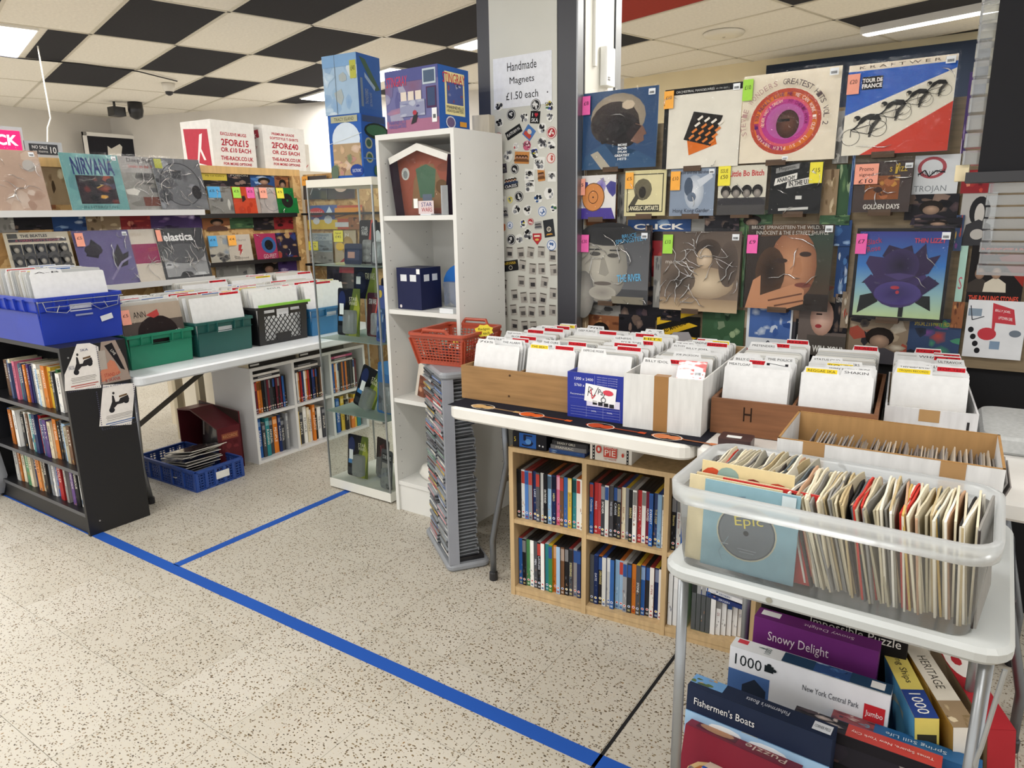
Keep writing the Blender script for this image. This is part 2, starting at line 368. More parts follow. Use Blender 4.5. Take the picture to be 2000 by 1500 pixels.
tape((-2.69, 1.44), (-2.69, 2.46), .042, 'short blue tape line from the long line to the glass cabinet')
tape((-7.2, 3.62), (-5.0, 4.3), .05, 'far blue tape line seen under the crate table')
MBs = MB().box((-5.6, 2.1, .0002), (-4.0, 2.16, .0012), '6a6468'); MBs.M = None
tag(MBs.build('floor_tape', 'matte'), 'grey-brown worn tape on the floor behind the blue basket', 'floor tape')

# ------------------------------------------------------------------ ceiling
ce = struct(MB().box((-12, -4, CEIL+.03), (6, 9.5, CEIL+.1), 'd8d4c8').build('ceiling', 'matte')); ce['label'] = 'suspended ceiling of cream and black tiles'
def ctile(col, nm):
    q = MB(); g = .012
    q.box((g, g, 0), (1.2-g, .6-g, .015), col); return q.build('tile', nm, ce)
mat('ceiltile', .9, spec=.1, nscale=45, namt=.07)
protos = {}
for i in range(-8, 6):
    for j in range(-9, 13):
        p = G(i, j)
        if p.x < -11 or p.x > 3.5 or p.y < -2.6 or p.y > 8.2: continue
        even = (i+j) % 2 == 0
        c = 'efebe2'
        if even and i <= 1 and (i <= -4 or j <= 4) and not (i == -3 and j >= 4): c = '3a3a3e'
        if (i, j) == (-3, 3): c = 'a8423a'
        half = (i, j) == (0, -2)
        if half: c = 'efebe2'
        if c in protos: o = protos[c].copy(); COL.objects.link(o)
        else: o = protos[c] = ctile(c, 'ceiltile')
        o.parent = ce; o.location = G(i, j+1, .004); o.rotation_euler = (0, 0, radians(164.5))   # local x runs along u, local y against v
q = MB(); q.box((.012, .012, 0), (1.188, .27, .005), '3a3a3e'); o = q.build('tile', 'ceiltile', ce); o.rotation_euler = (0, 0, radians(164.5)); o.location = G(0, -1, -.002)
for k in range(-8, 7):
    a, b = G(k, -9), G(k, 13); d = (b-a); L = d.length
    q = MB().box((0, -.012, 0), (L, .012, .01), 'cfc9ba').build('grid_bar', 'laminate', ce); q.location = (a.x, a.y, CEIL); q.rotation_euler = (0, 0, math.atan2(d.y, d.x))
for k in range(-9, 14):
    a, b = G(-8, k), G(6, k); d = (b-a); L = d.length
    q = MB().box((0, -.012, 0), (L, .012, .0095), 'cfc9ba').build('grid_bar', 'laminate', ce); q.location = (a.x, a.y, CEIL); q.rotation_euler = (0, 0, math.atan2(d.y, d.x))

# ------------------------------------------------------------------ walls
def wall(name, a, b, col, label, th=.1, z1=CEIL+.03):
    d = Vector((b[0]-a[0], b[1]-a[1])); q = MB().box((0, 0, 0), (d.length, th, z1), col).build(name, 'matte', None, loc=(a[0], a[1], 0), rz=math.atan2(d.y, d.x))
    struct(q); q['label'] = label; return q
wall('wall_left', (-9.3, -.6), (-10.29, 5.46), 'd6d2cc', 'pale grey wall at the far left of the shop')
wall('wall_back', (-10.29, 5.46), (-3.5, 7.32), 'd6d2cc', 'pale grey wall at the back of the shop')
wall('wall_right', (-3.5, 7.32), (5, 7.1), 'e4d6b2', 'back wall behind the record display, warm light tinted in as cream')  # part of the cream is warm light put into the wall colour

# ------------------------------------------------------------------ column
cx0, cx1, cy0, cy1 = -2.03, -1.53, 2.75, 3.15
colm = thing('column', 'square dark grey shop column with white front panel', 'column', (cx0, cy0, 0)); colm['kind'] = 'structure'; 
W_, D_ = cx1-cx0, cy1-cy0
MB().box((0, 0, 0), (W_, D_, CEIL), '3a3b42').build('column_core', 'laminate', colm)
MB().box((.068, -.004, 0), (.41, 0, CEIL), 'cacac2').build('front_panel', 'laminate', colm)
MB().box((W_, .07, 0), (W_+.004, .33, CEIL), 'e6e4da').build('side_panel', 'laminate', colm)
MB().box((W_, 0, 0), (W_+.007, .045, CEIL), '8d8f92').box((W_, .345, 0), (W_+.007, D_, CEIL), '9a9c9e').build('corner_trim', 'metal', colm)
MB().box((W_+.004, .135, 2.0), (W_+.016, .155, CEIL), 'ecebe4').build('cable_trunking', 'plastic', colm)
q = thing('wireless_sensor', 'white plastic sensor box with cable clip mounted on the column side', 'sensor', (cx1+.004, cy0+.24, 1.93))
MB().prism(rrect(0, -.045, .035, .045, .01, 3), 0, .155, 'eeeeea').build('case', 'plastic', q)
MB().box((.035, -.03, .02), (.0365, -.012, .026), '777777').box((.035, -.03, .03), (.0365, -.012, .034), '777777').build('vent', 'plastic', q)
s_ = MB(); A = AY(963, 116, cy0-.004); w_ = .32; h_ = .215
B = AY(1078, 97, cy0-.004); C2 = AY(965, 205, cy0-.004); w_ = (B-A).length; h_ = A.z-C2.z
s_.box((0, 0, 0), (w_, .0008, h_+.02), 'e4e7ee')
s_.art((0, 0, 0), (w_, 0, 0), (0, 0, h_+.02), [('t', 'Handmade', .5, .8, .5, .17, '1c1c20'), ('t', 'Magnets', .5, .51, .42, .17, '1c1c20'), ('t', '£1.50 each', .5, .23, .55, .15, '1c1c20'), ('e', .93, .22, .012, .016, '555560')])
tag(s_.build('paper_sign', 'paper', None, loc=(A.x, cy0-.0056, C2.z-.02)), 'white paper sign reading Handmade Magnets £1.50 each on the column', 'sign')
# magnets on the white front of the column: px, py, kind, size, title, words for the label
MG = [(975, 208, 'k', .045, 'I ♥ SKA', 'I heart SKA lettering'), (998, 224, 'b', .045, '', 'round black and white badge'), (976, 240, 'k', .045, '', 'black figure cut-out'), (1024, 229, 'c', .045, '', 'checkered comic'),
 (1046, 205, 'b', .05, 'SKA', 'round black SKA crest'), (1045, 229, 'h', .048, 'I ♥ SKA', 'black square red heart I SKA'), (1073, 206, 'g', .05, 'SKA', 'coloured SKA lettering'), (1074, 229, 'c', .04, '', 'small pink and grey dancer'),
 (1003, 258, 'pl', .085, 'PLATFORM 9¾', 'tilted black station nameplate'), (1033, 259, 'r', .05, '', 'tilted blue and red picture'), (1059, 250, 'c', .05, '', 'black and white cartoon pair'), (1077, 259, 'rb', .048, '', 'red round badge by the top right'),
 (973, 268, 'rb', .04, '', 'red scooter badge at the left edge'), (973, 293, 'gr', .045, '', 'green scooter cut-out'), (1008, 286, 's', .035, '', 'small white club crest'), (1029, 284, 'p', .048, 'SKA', 'pink SKA star'),
 (1059, 279, 'k', .055, 'ska', 'checkered ska word'), (1077, 284, 'c', .042, '', 'small checkered figure at right edge'), (992, 305, 'k', .055, '', 'black checkered dancer left'), (1019, 308, 'ph', .075, '', 'orange group picture'),
 (1044, 299, 'g', .05, 'SKA', 'green and blue SKA lettering'), (1053, 319, 'w', .055, 'SKA', 'SKA stamp with chequers below the green lettering'), (1076, 309, 'rs', .045, '', 'pale red round seal'), (979, 330, 'ph2', .058, '', 'dark group picture'),
 (1005, 330, 'b', .042, '', 'round grey badge below the dancer'), (1034, 342, 'w', .05, 'SKA', 'SKA chequered dancer'), (1057, 342, 'ph', .035, '', 'narrow orange picture'), (1078, 345, 'w', .042, 'SKA', 'SKA man at the right edge'),
 (975, 352, 'rd', .042, '', 'red shield crest upper'), (998, 356, 'oa', .075, 'OASIS', 'four-man cut-out and white lettering'), (1035, 364, 'w', .05, 'SKA', 'SKA stamp below the dancer stamp'), (973, 376, 'nb', .036, '', 'blue and white crest left'),
 (979, 393, 'w', .045, 'SKA', 'narrow SKA card left'), (996, 390, 'y', .034, '', 'yellow oval crest'), (1013, 384, 'b', .046, '', 'round black crest'), (1051, 388, 'nb', .045, '', 'blue and white crest middle'),
 (1073, 378, 'k', .058, '', 'tilted checkered man'), (983, 416, 'ph3', .05, '', 'grey photo rectangle'), (1008, 409, 'c', .052, '', 'grey cartoon pair'), (1030, 410, 'k', .052, '', 'dark scooter cut-out'), (1059, 413, 'bl', .045, '', 'blue round crest'),
 (1081, 407, 'g', .04, '', 'coloured figure at right edge'), (979, 444, 'hex', .05, '', 'orange hexagon crest'), (996, 440, 'bl', .034, '', 'small blue cockerel crest'), (1022, 437, 'g', .042, '', 'coloured strip figure'), (1036, 433, 'rb', .032, '', 'small red round crest'),
 (1051, 440, 'ph3', .036, '', 'small grey card'), (1072, 446, 'dk', .075, 'G', 'large black card with curled letter'), (1031, 457, 'k', .055, 'I ♥ SK', 'I heart SK lettering lower'), (976, 472, 'k', .05, '', 'black checkered figure lower left'),
 (998, 468, 'b', .048, '', 'round black lion badge'), (1014, 467, 'c', .048, '', 'checkered pair lower'), (1049, 467, 'rd', .05, '', 'red shield crest lower'), (1077, 479, 'bl', .05, '', 'blue ring crest lower right'), (997, 519, 'nv', .085, 'NIRVANA', 'wide black card and yellow lettering')]
NP = [(978, 500), (995, 493), (1017, 494), (1036, 493), (1057, 492), (1079, 500), (981, 530), (1020, 518), (1040, 525), (1058, 525), (1081, 527), (984, 556), (1018, 549), (1040, 553), (1063, 551), (1080, 573), (983, 585), (1005, 576), (1023, 581), (1041, 582), (1060, 583),
      (985, 609), (1003, 605), (1021, 609), (1038, 609), (1058, 608), (1079, 606), (1005, 634), (1025, 637), (1042, 638)]
def magnet(px, py, kind, sz, txt, words, i):
    p = AY(px, py, cy0-.006); r = random.Random(i*13+5); q = MB(); k = kind; tilt = r.uniform(-8, 8); h = sz*.9
    bw = ['1c1c20', 'e8e8e8', '55565c', '909298', 'f2f2f2']
    if k in ('b', 'rb', 'bl', 'rs'):
        c, c2 = {'b': ('26262a', 'cfcfcf'), 'rb': ('a8343a', 'e8dcd8'), 'bl': ('dfe4ee', '4d6a9c'), 'rs': ('e6d8d4', 'b85a50')}[k]
        n = 20; q.mesh([(sz/2*cos(2*pi*a/n), 0, sz/2*sin(2*pi*a/n)) for a in range(n)]+[(sz/2*cos(2*pi*a/n), .003, sz/2*sin(2*pi*a/n)) for a in range(n)], [tuple(range(n))]+[(a, n+a, n+(a+1) % n, (a+1) % n) for a in range(n)], c)
        q.art((-sz/2, 0, -sz/2), (sz, 0, 0), (0, 0, sz), [('o', .5, .5, .46, .46, .86, c2)]+[('e', r.uniform(.3, .7), r.uniform(.3, .7), r.uniform(.06, .14), r.uniform(.05, .16), c2, 7) for _ in range(5)]+([('t', txt, .5, .5, .6, .25, 'f2f2f2')] if txt else []))
    else:
        ww, hh = {'pl': (.085, .035), 'h': (.048, .05), 'dk': (.052, .075), 'nv': (.085, .048), 'ph': (sz, .05), 'oa': (.08, .05), 'np': (.036, .05), 'ph2': (.058, .04), 'ph3': (sz, sz*.9)}.get(k, (sz, sz))
        base = {'pl': '1d1f22', 'h': '1b1b1e', 'dk': '2e3034', 'nv': '262628', 'np': 'b4afa8', 'hex': 'b8643a', 'ph': 'c98a4e', 'ph2': '4a4450', 'ph3': 'a8a6a4', 'y': 'd6cf8c', 'rd': 'b03038', 'r': '4a74b0', 'gr': '4e7a4e', 'p': 'c0607c'}.get(k, 'e4e4e0')
        if k == 'hex': pts = [(.5*ww*cos(pi/6+pi/3*a), .5*hh*sin(pi/6+pi/3*a)) for a in range(6)]
        elif k == 'rd': pts = [(-.45*ww, .5*hh), (.45*ww, .5*hh), (.45*ww, 0), (0, -.5*hh), (-.45*ww, 0)]
        elif k in ('k', 'c', 'gr', 'oa', 'g', 'y', 'nb', 's', 'p'):
            n = 9; pts = [(ww/2*r.uniform(.78, 1.05)*cos(2*pi*a/n), hh/2*r.uniform(.8, 1.05)*sin(2*pi*a/n)) for a in range(n)]
        else: pts = [(-ww/2, -hh/2), (ww/2, -hh/2), (ww/2, hh/2), (-ww/2, hh/2)]
        n = len(pts); q.mesh([(a, 0, b) for a, b in pts]+[(a, .003, b) for a, b in pts], [tuple(range(n))]+[(a, n+a, n+(a+1) % n, (a+1) % n) for a in range(n)], base)
        sh = []
        if k == 'np': sh = [('r', .06, .88, .94, .97, '5a5650')] + [('r', .08, .1+.13*a, r.uniform(.4, .92), .15+.13*a, '8b8680') for a in range(4)] + [('r', .25 if r.random() < .5 else .5, .2, .9, .55, r.choice(('4a4848', '5c5856', '3c3a3c')))]
        elif k == 'pl': sh = [('t', txt, .5, .5, .86, .4, 'eeeeee')]
        elif k == 'nv': sh = [('t', txt, .5, .75, .75, .28, 'd8b63c'), ('o', .5, .32, .12, .2, .8, 'd8d0c0')]
        elif k == 'h': sh = [('t', 'I', .22, .7, .06, .28, 'f0f0f0'), ('p', [(.62, .5), (.42, .72), (.48, .86), (.6, .8), (.72, .87), (.82, .72)], 'b02838'), ('t', 'SKA', .5, .27, .7, .32, 'f0f0f0')]
        elif k == 'dk': sh = [('o', .5, .45, .22, .15, .7, 'd0c8b8'), ('p', [(.15, .12), (.85, .12), (.7, .2), (.3, .2)], 'c98f3c'), ('t', txt, .5, .45, .2, .16, 'd8d0c0')]
        elif k == 'rd': sh = [('r', .2, .7, .8, .85, 'e8d8c8'), ('e', .5, .45, .22, .1, 'd8b060', 10)]
        elif k == 'oa': sh = [('bust', .2+.2*a, .68, .26, 'c89a7c', '2c2626', '33405a') for a in range(4)]+[('r', .02, .0, .95, .34, '2a2a30'), ('t', txt, .48, .17, .8, .24, 'f0f0f0')]
        elif k == 'ph': sh = [('bust', .18+.21*a, .55, .3, 'c89a7c', '54362a', '6e4a30') for a in range(4)]
        elif k == 'hex': sh = [('e', .5, .5, .28, .28, '2a2420', 6), ('e', .5, .48, .16, .16, 'b8643a', 6)]
        elif k in ('ph2', 'ph3'): sh = [('bust', .2+.2*a, .55, .3, 'b0a8a4', '2a2a2e', '55555c') for a in range(4)]
        elif k == 'r': sh = [('r', .1, .1, .9, .45, 'b4483c'), ('e', .5, .6, .25, .2, 'd8c8b8', 8)]
        else:
            pal = {'g': ['3f6a40', '3a4a9a', 'c8b83c', '2a2a2e'], 'nb': ['3a5a8c', '222a3a', 'b8c4d0'], 'gr': ['2a4a2c', '9cb89a'], 'p': ['8c2c4c', 'e8c8d0'], 'y': ['3a5a8a', 'b8a83c'], 's': ['b04a50', 'c8c8c8']}.get(k, bw[:1]+bw[2:4])
            sh = [('e', r.uniform(.22, .78), r.uniform(.22, .78), r.uniform(.07, .2), r.uniform(.07, .2), r.choice(pal), 6) for _ in range(7)]
            if txt: sh += [('t', txt, .5, .62, .8, .3, '18181c')]
        q.art((-ww/2, 0, -hh/2), (ww, 0, 0), (0, 0, hh), sh)
    o = tag(q.build('magnet', 'gloss', None, loc=p), ('newspaper clipping magnet, ' if k == 'np' else 'magnet with ')+words+' on the column', 'magnet', 'handmade magnets on the column')
    o.rotation_euler = (0, radians(tilt if k not in ('r',) else 40) if k != 'pl' else radians(-24), 0)
for i, a in enumerate(MG): magnet(*a, i)
rows = {}
for i, (a, b) in enumerate(NP):
    row = min(4, int((b-488)/27)) if b < 620 else 5
    n = rows[row] = rows.get(row, 0)+1
    magnet(a, b, 'np', .036, '', '%s of the %s clipping row' % (ORD[n-1], ORD[row]), i+90)

# ------------------------------------------------------------------ record display panel
PY = 2.84
panel = struct(MB().box((-1.535, PY, .86), (.7, PY+.018, 1.74), '84745c').build('wall_display', 'wood')); panel['label'] = 'plywood display panel papered with record covers'
struct(MB().box((-1.4, PY+.02, .0), (.7, PY+.04, .86), '17171a').build('wall_display_skirt', 'matte'))['label'] = 'dark board below the record display'
# ------------------------------------------------------------------ printed covers
PAL = {'grey': ['8d8c88', '3a3a3c', 'b8b6b0', '5c5c5e', 'd0cec8', '777672'], 'dark': ['242328', '3a3440', '56464a', '16161a', '6a5a50', '8a7468'], 'warm': ['8c5a3c', 'c08a58', '5a3426', 'd8b48a', '3c2a26', 'a06a48'],
       'blue': ['2c4a7c', '4c78b0', '16264a', '9cb8d8', '3a5a90', 'c8d4e4'], 'green': ['3c5a40', '6a8a5c', '1e3024', '9cb08a', '4a6a50', '7a8a70'], 'purple': ['4c3a6c', '7a5a98', '2a2040', 'a890c0', '5a3a70', 'c8b8d8'],
       'multi': ['3a4a6a', 'b04a3c', 'd8b04a', '4a8a6a', 'c8c0b0', '7a4a8a', '2a2a30'], 'red': ['8c2a30', 'c04a40', '4a1820', 'd88a70', '2a1418', 'a83a38'], 'sepia': ['9a8468', 'c8b490', '6a543c', '443628', 'dcccac', '857050'],
       'street': ['8a7a68', '4c4a50', 'b8a890', '2c2c32', '6a5a4c', 'a04a3c', 'd0c8b8'], 'town': ['6a98c8', 'c89858', '8a6238', 'd8b880', '5a6a3c', 'a87848', '4c5a34']}
TAGC = {'pink': 'ee6ab0', 'orange': 'f5b052', 'green': 'a6dc56', 'salmon': 'f6a994', 'yellow': 'ece04e', 'blue': '5aa8dc'}
def bar(u, v, w_=.085, h_=.075):  # small printed price label with a bar code
    return [('r', u-w_/2, v-h_/2, u+w_/2, v+h_/2, 'eef2f6')]+[('r', u-w_*.36+w_*.09*k, v-h_*.32, u-w_*.36+w_*.09*k+w_*.05, v+h_*.05, '30343a') for k in range(8)]
CREASES = {'grey portrait record cover with blue brushed lettering': 12, 'crinkled brown record cover with a pale reclining figure': 34, 'dark record cover with a close-up of a bearded face and hand': 5, 'black single with torn white lettering strips': 7, 'brown single with a golden group photo': 7,
           'pale pink crinkled record at the far left of the rack': 12, 'teal record with tall blue lettering over a blurred stage photo': 2, 'cream record cover with a round pink and orange sun of lettering': 0, 'blue record cover with the back of a curly-haired head': 1, 'silver crinkled record with red title behind the teal one': 16, 'dark grey crinkled record with a faint disc': 18, 'violet record with large dark petals': 6, 'white record with a magenta panel': 8, 'black and silver record with white script lettering': 24, 'grey crinkled single with a blue price note on the black rail': 5}
def cover(name, label, cat, loc, w_, h_, shapes, base='d8d4cc', tagc=None, ttxt='', tpos=(.0, .84, .1, .2), sleeve=True, lean=-3., rz=0., group=None, th=.004, mt='shrink', margin=.008):
    q = MB(); q.box((0, 0, 0), (w_, th, h_), mixc(base, 'e8e4da', .3), {'y-': base})
    q.art((0, 0, 0), (w_, 0, 0), (0, 0, h_), shapes)
    o = q.build(name, 'gloss' if sleeve else mt, None, loc=loc); tag(o, label, cat, group); o.rotation_euler = (radians(lean), 0, rz)
    n = len(shapes)
    if sleeve:
        e = margin; y = -.0045; k = MB(); nu = 5
        pts = []; fs = []; r = random.Random(label)
        for a in range(nu):
            for b in range(nu): pts.append((-e+(w_+2*e)*a/(nu-1), y-(r.uniform(0, .004) if 0 < a < nu-1 and 0 < b < nu-1 else 0), -e*.2+(h_+e*1.7)*b/(nu-1)))
        for a in range(nu-1):
            for b in range(nu-1): fs.append((a*nu+b, (a+1)*nu+b, (a+1)*nu+b+1, a*nu+b+1))
        k.mesh(pts, fs, 'ffffff').build('clear_sleeve', 'sleeve', o, smooth=True)
        nc = CREASES.get(label.split(',')[0], 2 if w_ > .2 else 1)
        if nc:   # folds standing up in the clear plastic
            k = MB()
            for c in range(nc):
                x, z = r.uniform(.05, .95)*w_, r.uniform(.05, .95)*h_; a = r.uniform(0, 2*pi); pts = []
                for j in range(r.randint(4, 7)):
                    pts.append((min(w_*.99, max(w_*.01, x)), y-.0035-r.uniform(0, .001), min(h_*.99, max(h_*.01, z)))); a += r.uniform(-.8, .8); x += cos(a)*w_*.07; z += sin(a)*h_*.07
                if len(set(pts)) == len(pts): k.tube(pts, [.0004]+[r.uniform(.001, .0032) for _ in pts[1:-1]]+[.0004], 'ffffff', 6)
            if k.v: tag(k.build('sleeve_folds', 'crease', o, smooth=True), kind='stuff')
    if tagc:
        a, b, c, d = tpos; t = MB(); tw, thh = c*w_, d*h_
        t.box((0, 0, 0), (tw, .0006, thh), TAGC[tagc]); lines = ttxt.split('|')
        t.art((0, 0, 0), (tw, 0, 0), (0, 0, thh), [('t', s, .5, .75-.3*i if len(lines) > 1 else .62, .6, .2, '3a2a30') for i, s in enumerate(lines) if s], lift=.0003)
        t.build('price_tag', 'paper', o, loc=(a*w_, -.0095, b*h_-thh*.0))
    return o
def ledge(x, z, ww=.07):
    MB().box((x, PY-.05, z-.012), (x+ww, PY, z-.001), '4c3a2c').box((x, PY-.056, z-.012), (x+ww, PY-.05, z+.008), '5a4636').build('ledge', 'wood', panel)
LPW, SGW = .315, .18
def onpanel(name, label, bl, big, shapes, base, tagc=None, ttxt='', tpos=(.0, .72, .11, .24), group='records stood on the display panel', tr=None, **kw):
    p = AY(bl[0], bl[1], 2.79); w_ = LPW if big else SGW
    q = AY(tr[0], tr[1], 2.79) if tr else None
    if q: w_ = max(w_*.9, min(w_*1.1, q.x-p.x)); 
    h_ = max(w_*.92, min(w_*1.08, q.z-p.z)) if q else w_
    ledge(p.x+w_*.3, p.z)
    return cover(name, label, 'record', (p.x, 2.787, p.z), w_, h_, shapes, base, tagc, ttxt, tpos, group=group, lean=-2.5, **kw)
def ring_text(cu, cv, r, words, a0, a1, h, col):
    n = len(words); return [('t', ch, cu+r*cos(radians(a0+(a1-a0)*i/(n-1))), cv+r*sin(radians(a0+(a1-a0)*i/(n-1))), h*.62, h, col, a0+(a1-a0)*i/(n-1)-90) for i, ch in enumerate(words) if ch != ' ']
def cyclist(u, v, s):
    W = '1e1e1e'; H = 1.0
    return [('o', u-.85*s, v-.45*s, .55*s, .55*s, .95, W), ('o', u+.7*s, v+.02*s, .5*s, .52*s, .95, W), ('p', [(u-.5*s, v+.42*s), (u-.3*s, v+.8*s), (u+.15*s, v+1.02*s), (u+.65*s, v+.95*s), (u+.85*s, v+.6*s), (u+.5*s, v+.52*s), (u+.05*s, v+.66*s), (u-.25*s, v+.4*s)], '1c1c1c'),
            ('e', u-.55*s, v+.78*s, .2*s, .17*s, '222222', 10), ('e', u-.68*s, v+.66*s, .1*s, .12*s, 'b8b0a0', 8), ('p', [(u+.5*s, v+.6*s), (u+.8*s, v+.6*s), (u+.45*s, v+.05*s), (u+.3*s, v-.5*s), (u+.18*s, v-.5*s), (u+.22*s, v+.1*s)], '4a4844'), ('p', [(u+.3*s, v+.62*s), (u+.5*s, v+.55*s), (u+.1*s, v+.15*s), (u+.05*s, v-.3*s), (u-.05*s, v-.3*s), (u-.05*s, v+.2*s)], 'd8d2c4'),
            ('l', [(u-.3*s, v+.5*s), (u-.62*s, v+.15*s), (u-.85*s, v+.02*s)], .03*s, '2a2a28'), ('l', [(u-.85*s, v+.05*s), (u-.85*s, v-.45*s)], .012*s, W), ('l', [(u-.8*s, v-.05*s), (u+.15*s, v-.3*s), (u+.45*s, v+.35*s), (u-.7*s, v+.05*s)], .012*s, W), ('l', [(u+.15*s, v-.3*s), (u+.7*s, v+.02*s)], .012*s, W)]
# -- big row above
onpanel('record_sleeve', 'blue record cover with the back of a curly-haired head, pink price tag', (1137, 333), 1,
  [('eg', .48, .66, .37, .3, 'c0b098', '8f8474'), ('eg', .44, .58, .33, .28, '201b1c', '3a302b'), ('eg', .55, .48, .24, .22, '1a181b', '262022'), ('p', [(0, 0), (1, 0), (1, .08), (.75, .22), (.3, .34), (.04, .18)], '35577c'), ('p', [(.3, .34), (.5, .1), (.75, .22)], '22405f'), ('p', [(.12, .2), (.22, .24), (.42, 0), (.28, 0)], 'b0a898'),
   ('p', [(.72, .56), (.82, .52), (.87, .42), (.83, .4), (.84, .34), (.76, .3), (.66, .34)], '7a5a4c'), ('p', [(.66, .34), (.8, .52), (.7, .56), (.6, .44)], '2a2224'), ('e', .3, .42, .08, .1, '241e1e', 7), ('e', .2, .56, .07, .09, '2a2322', 7), ('e', .26, .7, .08, .08, '332a26', 7), ('e', .62, .8, .09, .06, 'c8b8a0', 7)] + [('t', '^'+t, .56, .3-.045*i, .2 if i == 3 else .12, .032, 'eef2f4') for i, t in enumerate(('MORE', 'BOB', 'DYLAN', 'GREATEST', 'HITS'))]+bar(.92, .93), '2f4d74', 'pink', '£8', tr=(1285, 176))
onpanel('record_sleeve', 'white record cover with a tilted black square over orange, orange price tag', (1293, 331), 1,
  [('r', 0, .92, 1, 1, '18181a'), ('r', 0, 0, .06, 1, '18181a'), ('t', 'ORCHESTRAL MANOEUVRES', .4, .955, .5, .028, 'd8d8d4'), ('t', 'in the dark', .75, .955, .14, .024, 'a8a8a4'),
   ('p', [(.36, .16), (.72, .28), (.66, .5), (.32, .4)], 'd8701e'), ('p', [(.28, .36), (.64, .26), (.78, .62), (.4, .7)], '1e1a18')]
  + [('p', [(.345+.09*i+.035*j, .375-.026*i+.075*j), (.365+.09*i+.035*j, .355-.026*i+.075*j), (.425+.09*i+.035*j, .395-.026*i+.075*j), (.41+.09*i+.035*j, .42-.026*i+.075*j)], 'eee8dc' if j == 3 or (j == 2 and i == 0) else 'e0843c') for i in range(4) for j in range(4)] + bar(.93, .945), 'e4e0d4', 'orange', '£10', tr=(1450, 158), tpos=(0, .76, .13, .22))
onpanel('record_sleeve', 'cream record cover with a round pink and orange sun of lettering, green price tag', (1443, 320), 1,
  [('e', .47, .45, .37, .37, 'b84a34', 32), ('e', .47, .45, .33, .33, 'd8742c', 32), ('p', [(.47, .45), (.8, .45), (.75, .62), (.62, .74), (.47, .78)], 'c85a2a'), ('p', [(.47, .45), (.14, .45), (.2, .26), (.36, .14), (.47, .12)], 'a8386a'), ('e', .47, .45, .28, .28, 'd85a6a', 28), ('e', .47, .45, .25, .25, 'b83a8c', 28), ('eg', .47, .45, .2, .2, 'a0607c', 'b85aa4'),
   ('eg', .5, .42, .12, .16, '6a4434', '3c2622'), ('r', .4, .45, .52, .48, '1c1616')]
  + ring_text(.47, .45, .305, 'IF YOU REALLY LOVE ME', 190, 80, .04, '5a1c6a') + ring_text(.47, .45, .305, 'WE CAN WORK IT OUT', 70, -20, .04, 'f4e4dc') + ring_text(.47, .45, .225, 'MY CHERIE AMOUR', 80, -10, .035, '6a1c50') + ring_text(.47, .45, .225, 'NEVER HAD A DREAM', 190, 100, .035, 'f0c8a8') + ring_text(.47, .45, .305, 'HEAVEN HELP US ALL', 210, 320, .035, 'f4d8c8')
  + ring_text(.47, .45, .43, 'STEVIE WONDERS', 196, 105, .06, 'b08c88') + ring_text(.47, .45, .43, 'GREATEST HITS VOL 2', 92, -8, .06, '55484a') + bar(.94, .93) + bar(.52, .03, .06, .04), 'e6dcc8', 'green', '£10', tr=(1644, 137))
onpanel('record_sleeve', 'record cover with cyclists on a cream diagonal between blue and red, salmon price tag', (1643, 305), 1,
  [('r', 0, .93, 1, 1, 'e8dcc8'), ('r', 0, 0, 1, .93, 'e9e4d4'), ('p', [(0, .45), (1, .86), (1, .93), (0, .93)], '1c5cbc'), ('p', [(.18, 0), (1, 0), (1, .52)], 'cf4230'), ('t', 'K R A F T W E R K', .53, .965, .85, .03, '5a4c3c'),
   ('r', .14, .72, .34, .86, '16161a'), ('t', '^TOUR DE', .24, .82, .19, .045, 'f0f0ec'), ('t', '^FRANCE', .24, .76, .19, .045, 'f0f0ec')] + cyclist(.22, .28, .17) + cyclist(.46, .43, .15) + cyclist(.67, .54, .13) + cyclist(.84, .63, .115) + bar(.94, .94), '1c5cbc', 'salmon', '£20', tr=(1873, 103), tpos=(0, .68, .12, .22))
# -- big row below
onpanel('record_sleeve', 'grey portrait record cover with blue brushed lettering, pink price tag', (1130, 588), 1,
  [('g', 0, 0, 1, 1, '4c4d50', '3a3b3e'), ('g', .5, .2, 1, .95, '6a6b6e', '55565a'), ('eg', .34, .5, .37, .5, 'c4bfb2', '85827a'), ('eg', .42, .95, .4, .16, '1c1c1e', '2f2f31'), ('eg', .08, .1, .16, .34, 'a8a49c', '6e6c68'), ('e', .36, .27, .13, .028, '6a625c', 12), ('p', [(.33, .62), (.3, .4), (.4, .37), (.45, .42), (.38, .62)], '9a968c'), ('eg', .36, .14, .2, .1, '8f8a82', 'b0aba0'), ('r', .15, .73, .33, .75, '3a3a3a'), ('r', .45, .72, .6, .74, '3a3a3a'), ('r', .5, 0, .95, .1, '8a8474'), ('e', .24, .68, .08, .03, '4c4a48', 10), ('e', .5, .66, .08, .03, '4c4a48', 10),
   ('t', 'BRUCE', .72, .93, .2, .05, '5aa4d0', 8), ('t', 'SPRINGSTEEN', .74, .87, .42, .06, '5aa4d0', 8), ('t', '^THE RIVER', .74, .36, .34, .1, '6ab0d8', 5)] + bar(.93, .93), '6a6a6c', 'pink', '£30', tr=(1268, 450), tpos=(.02, .7, .13, .24))
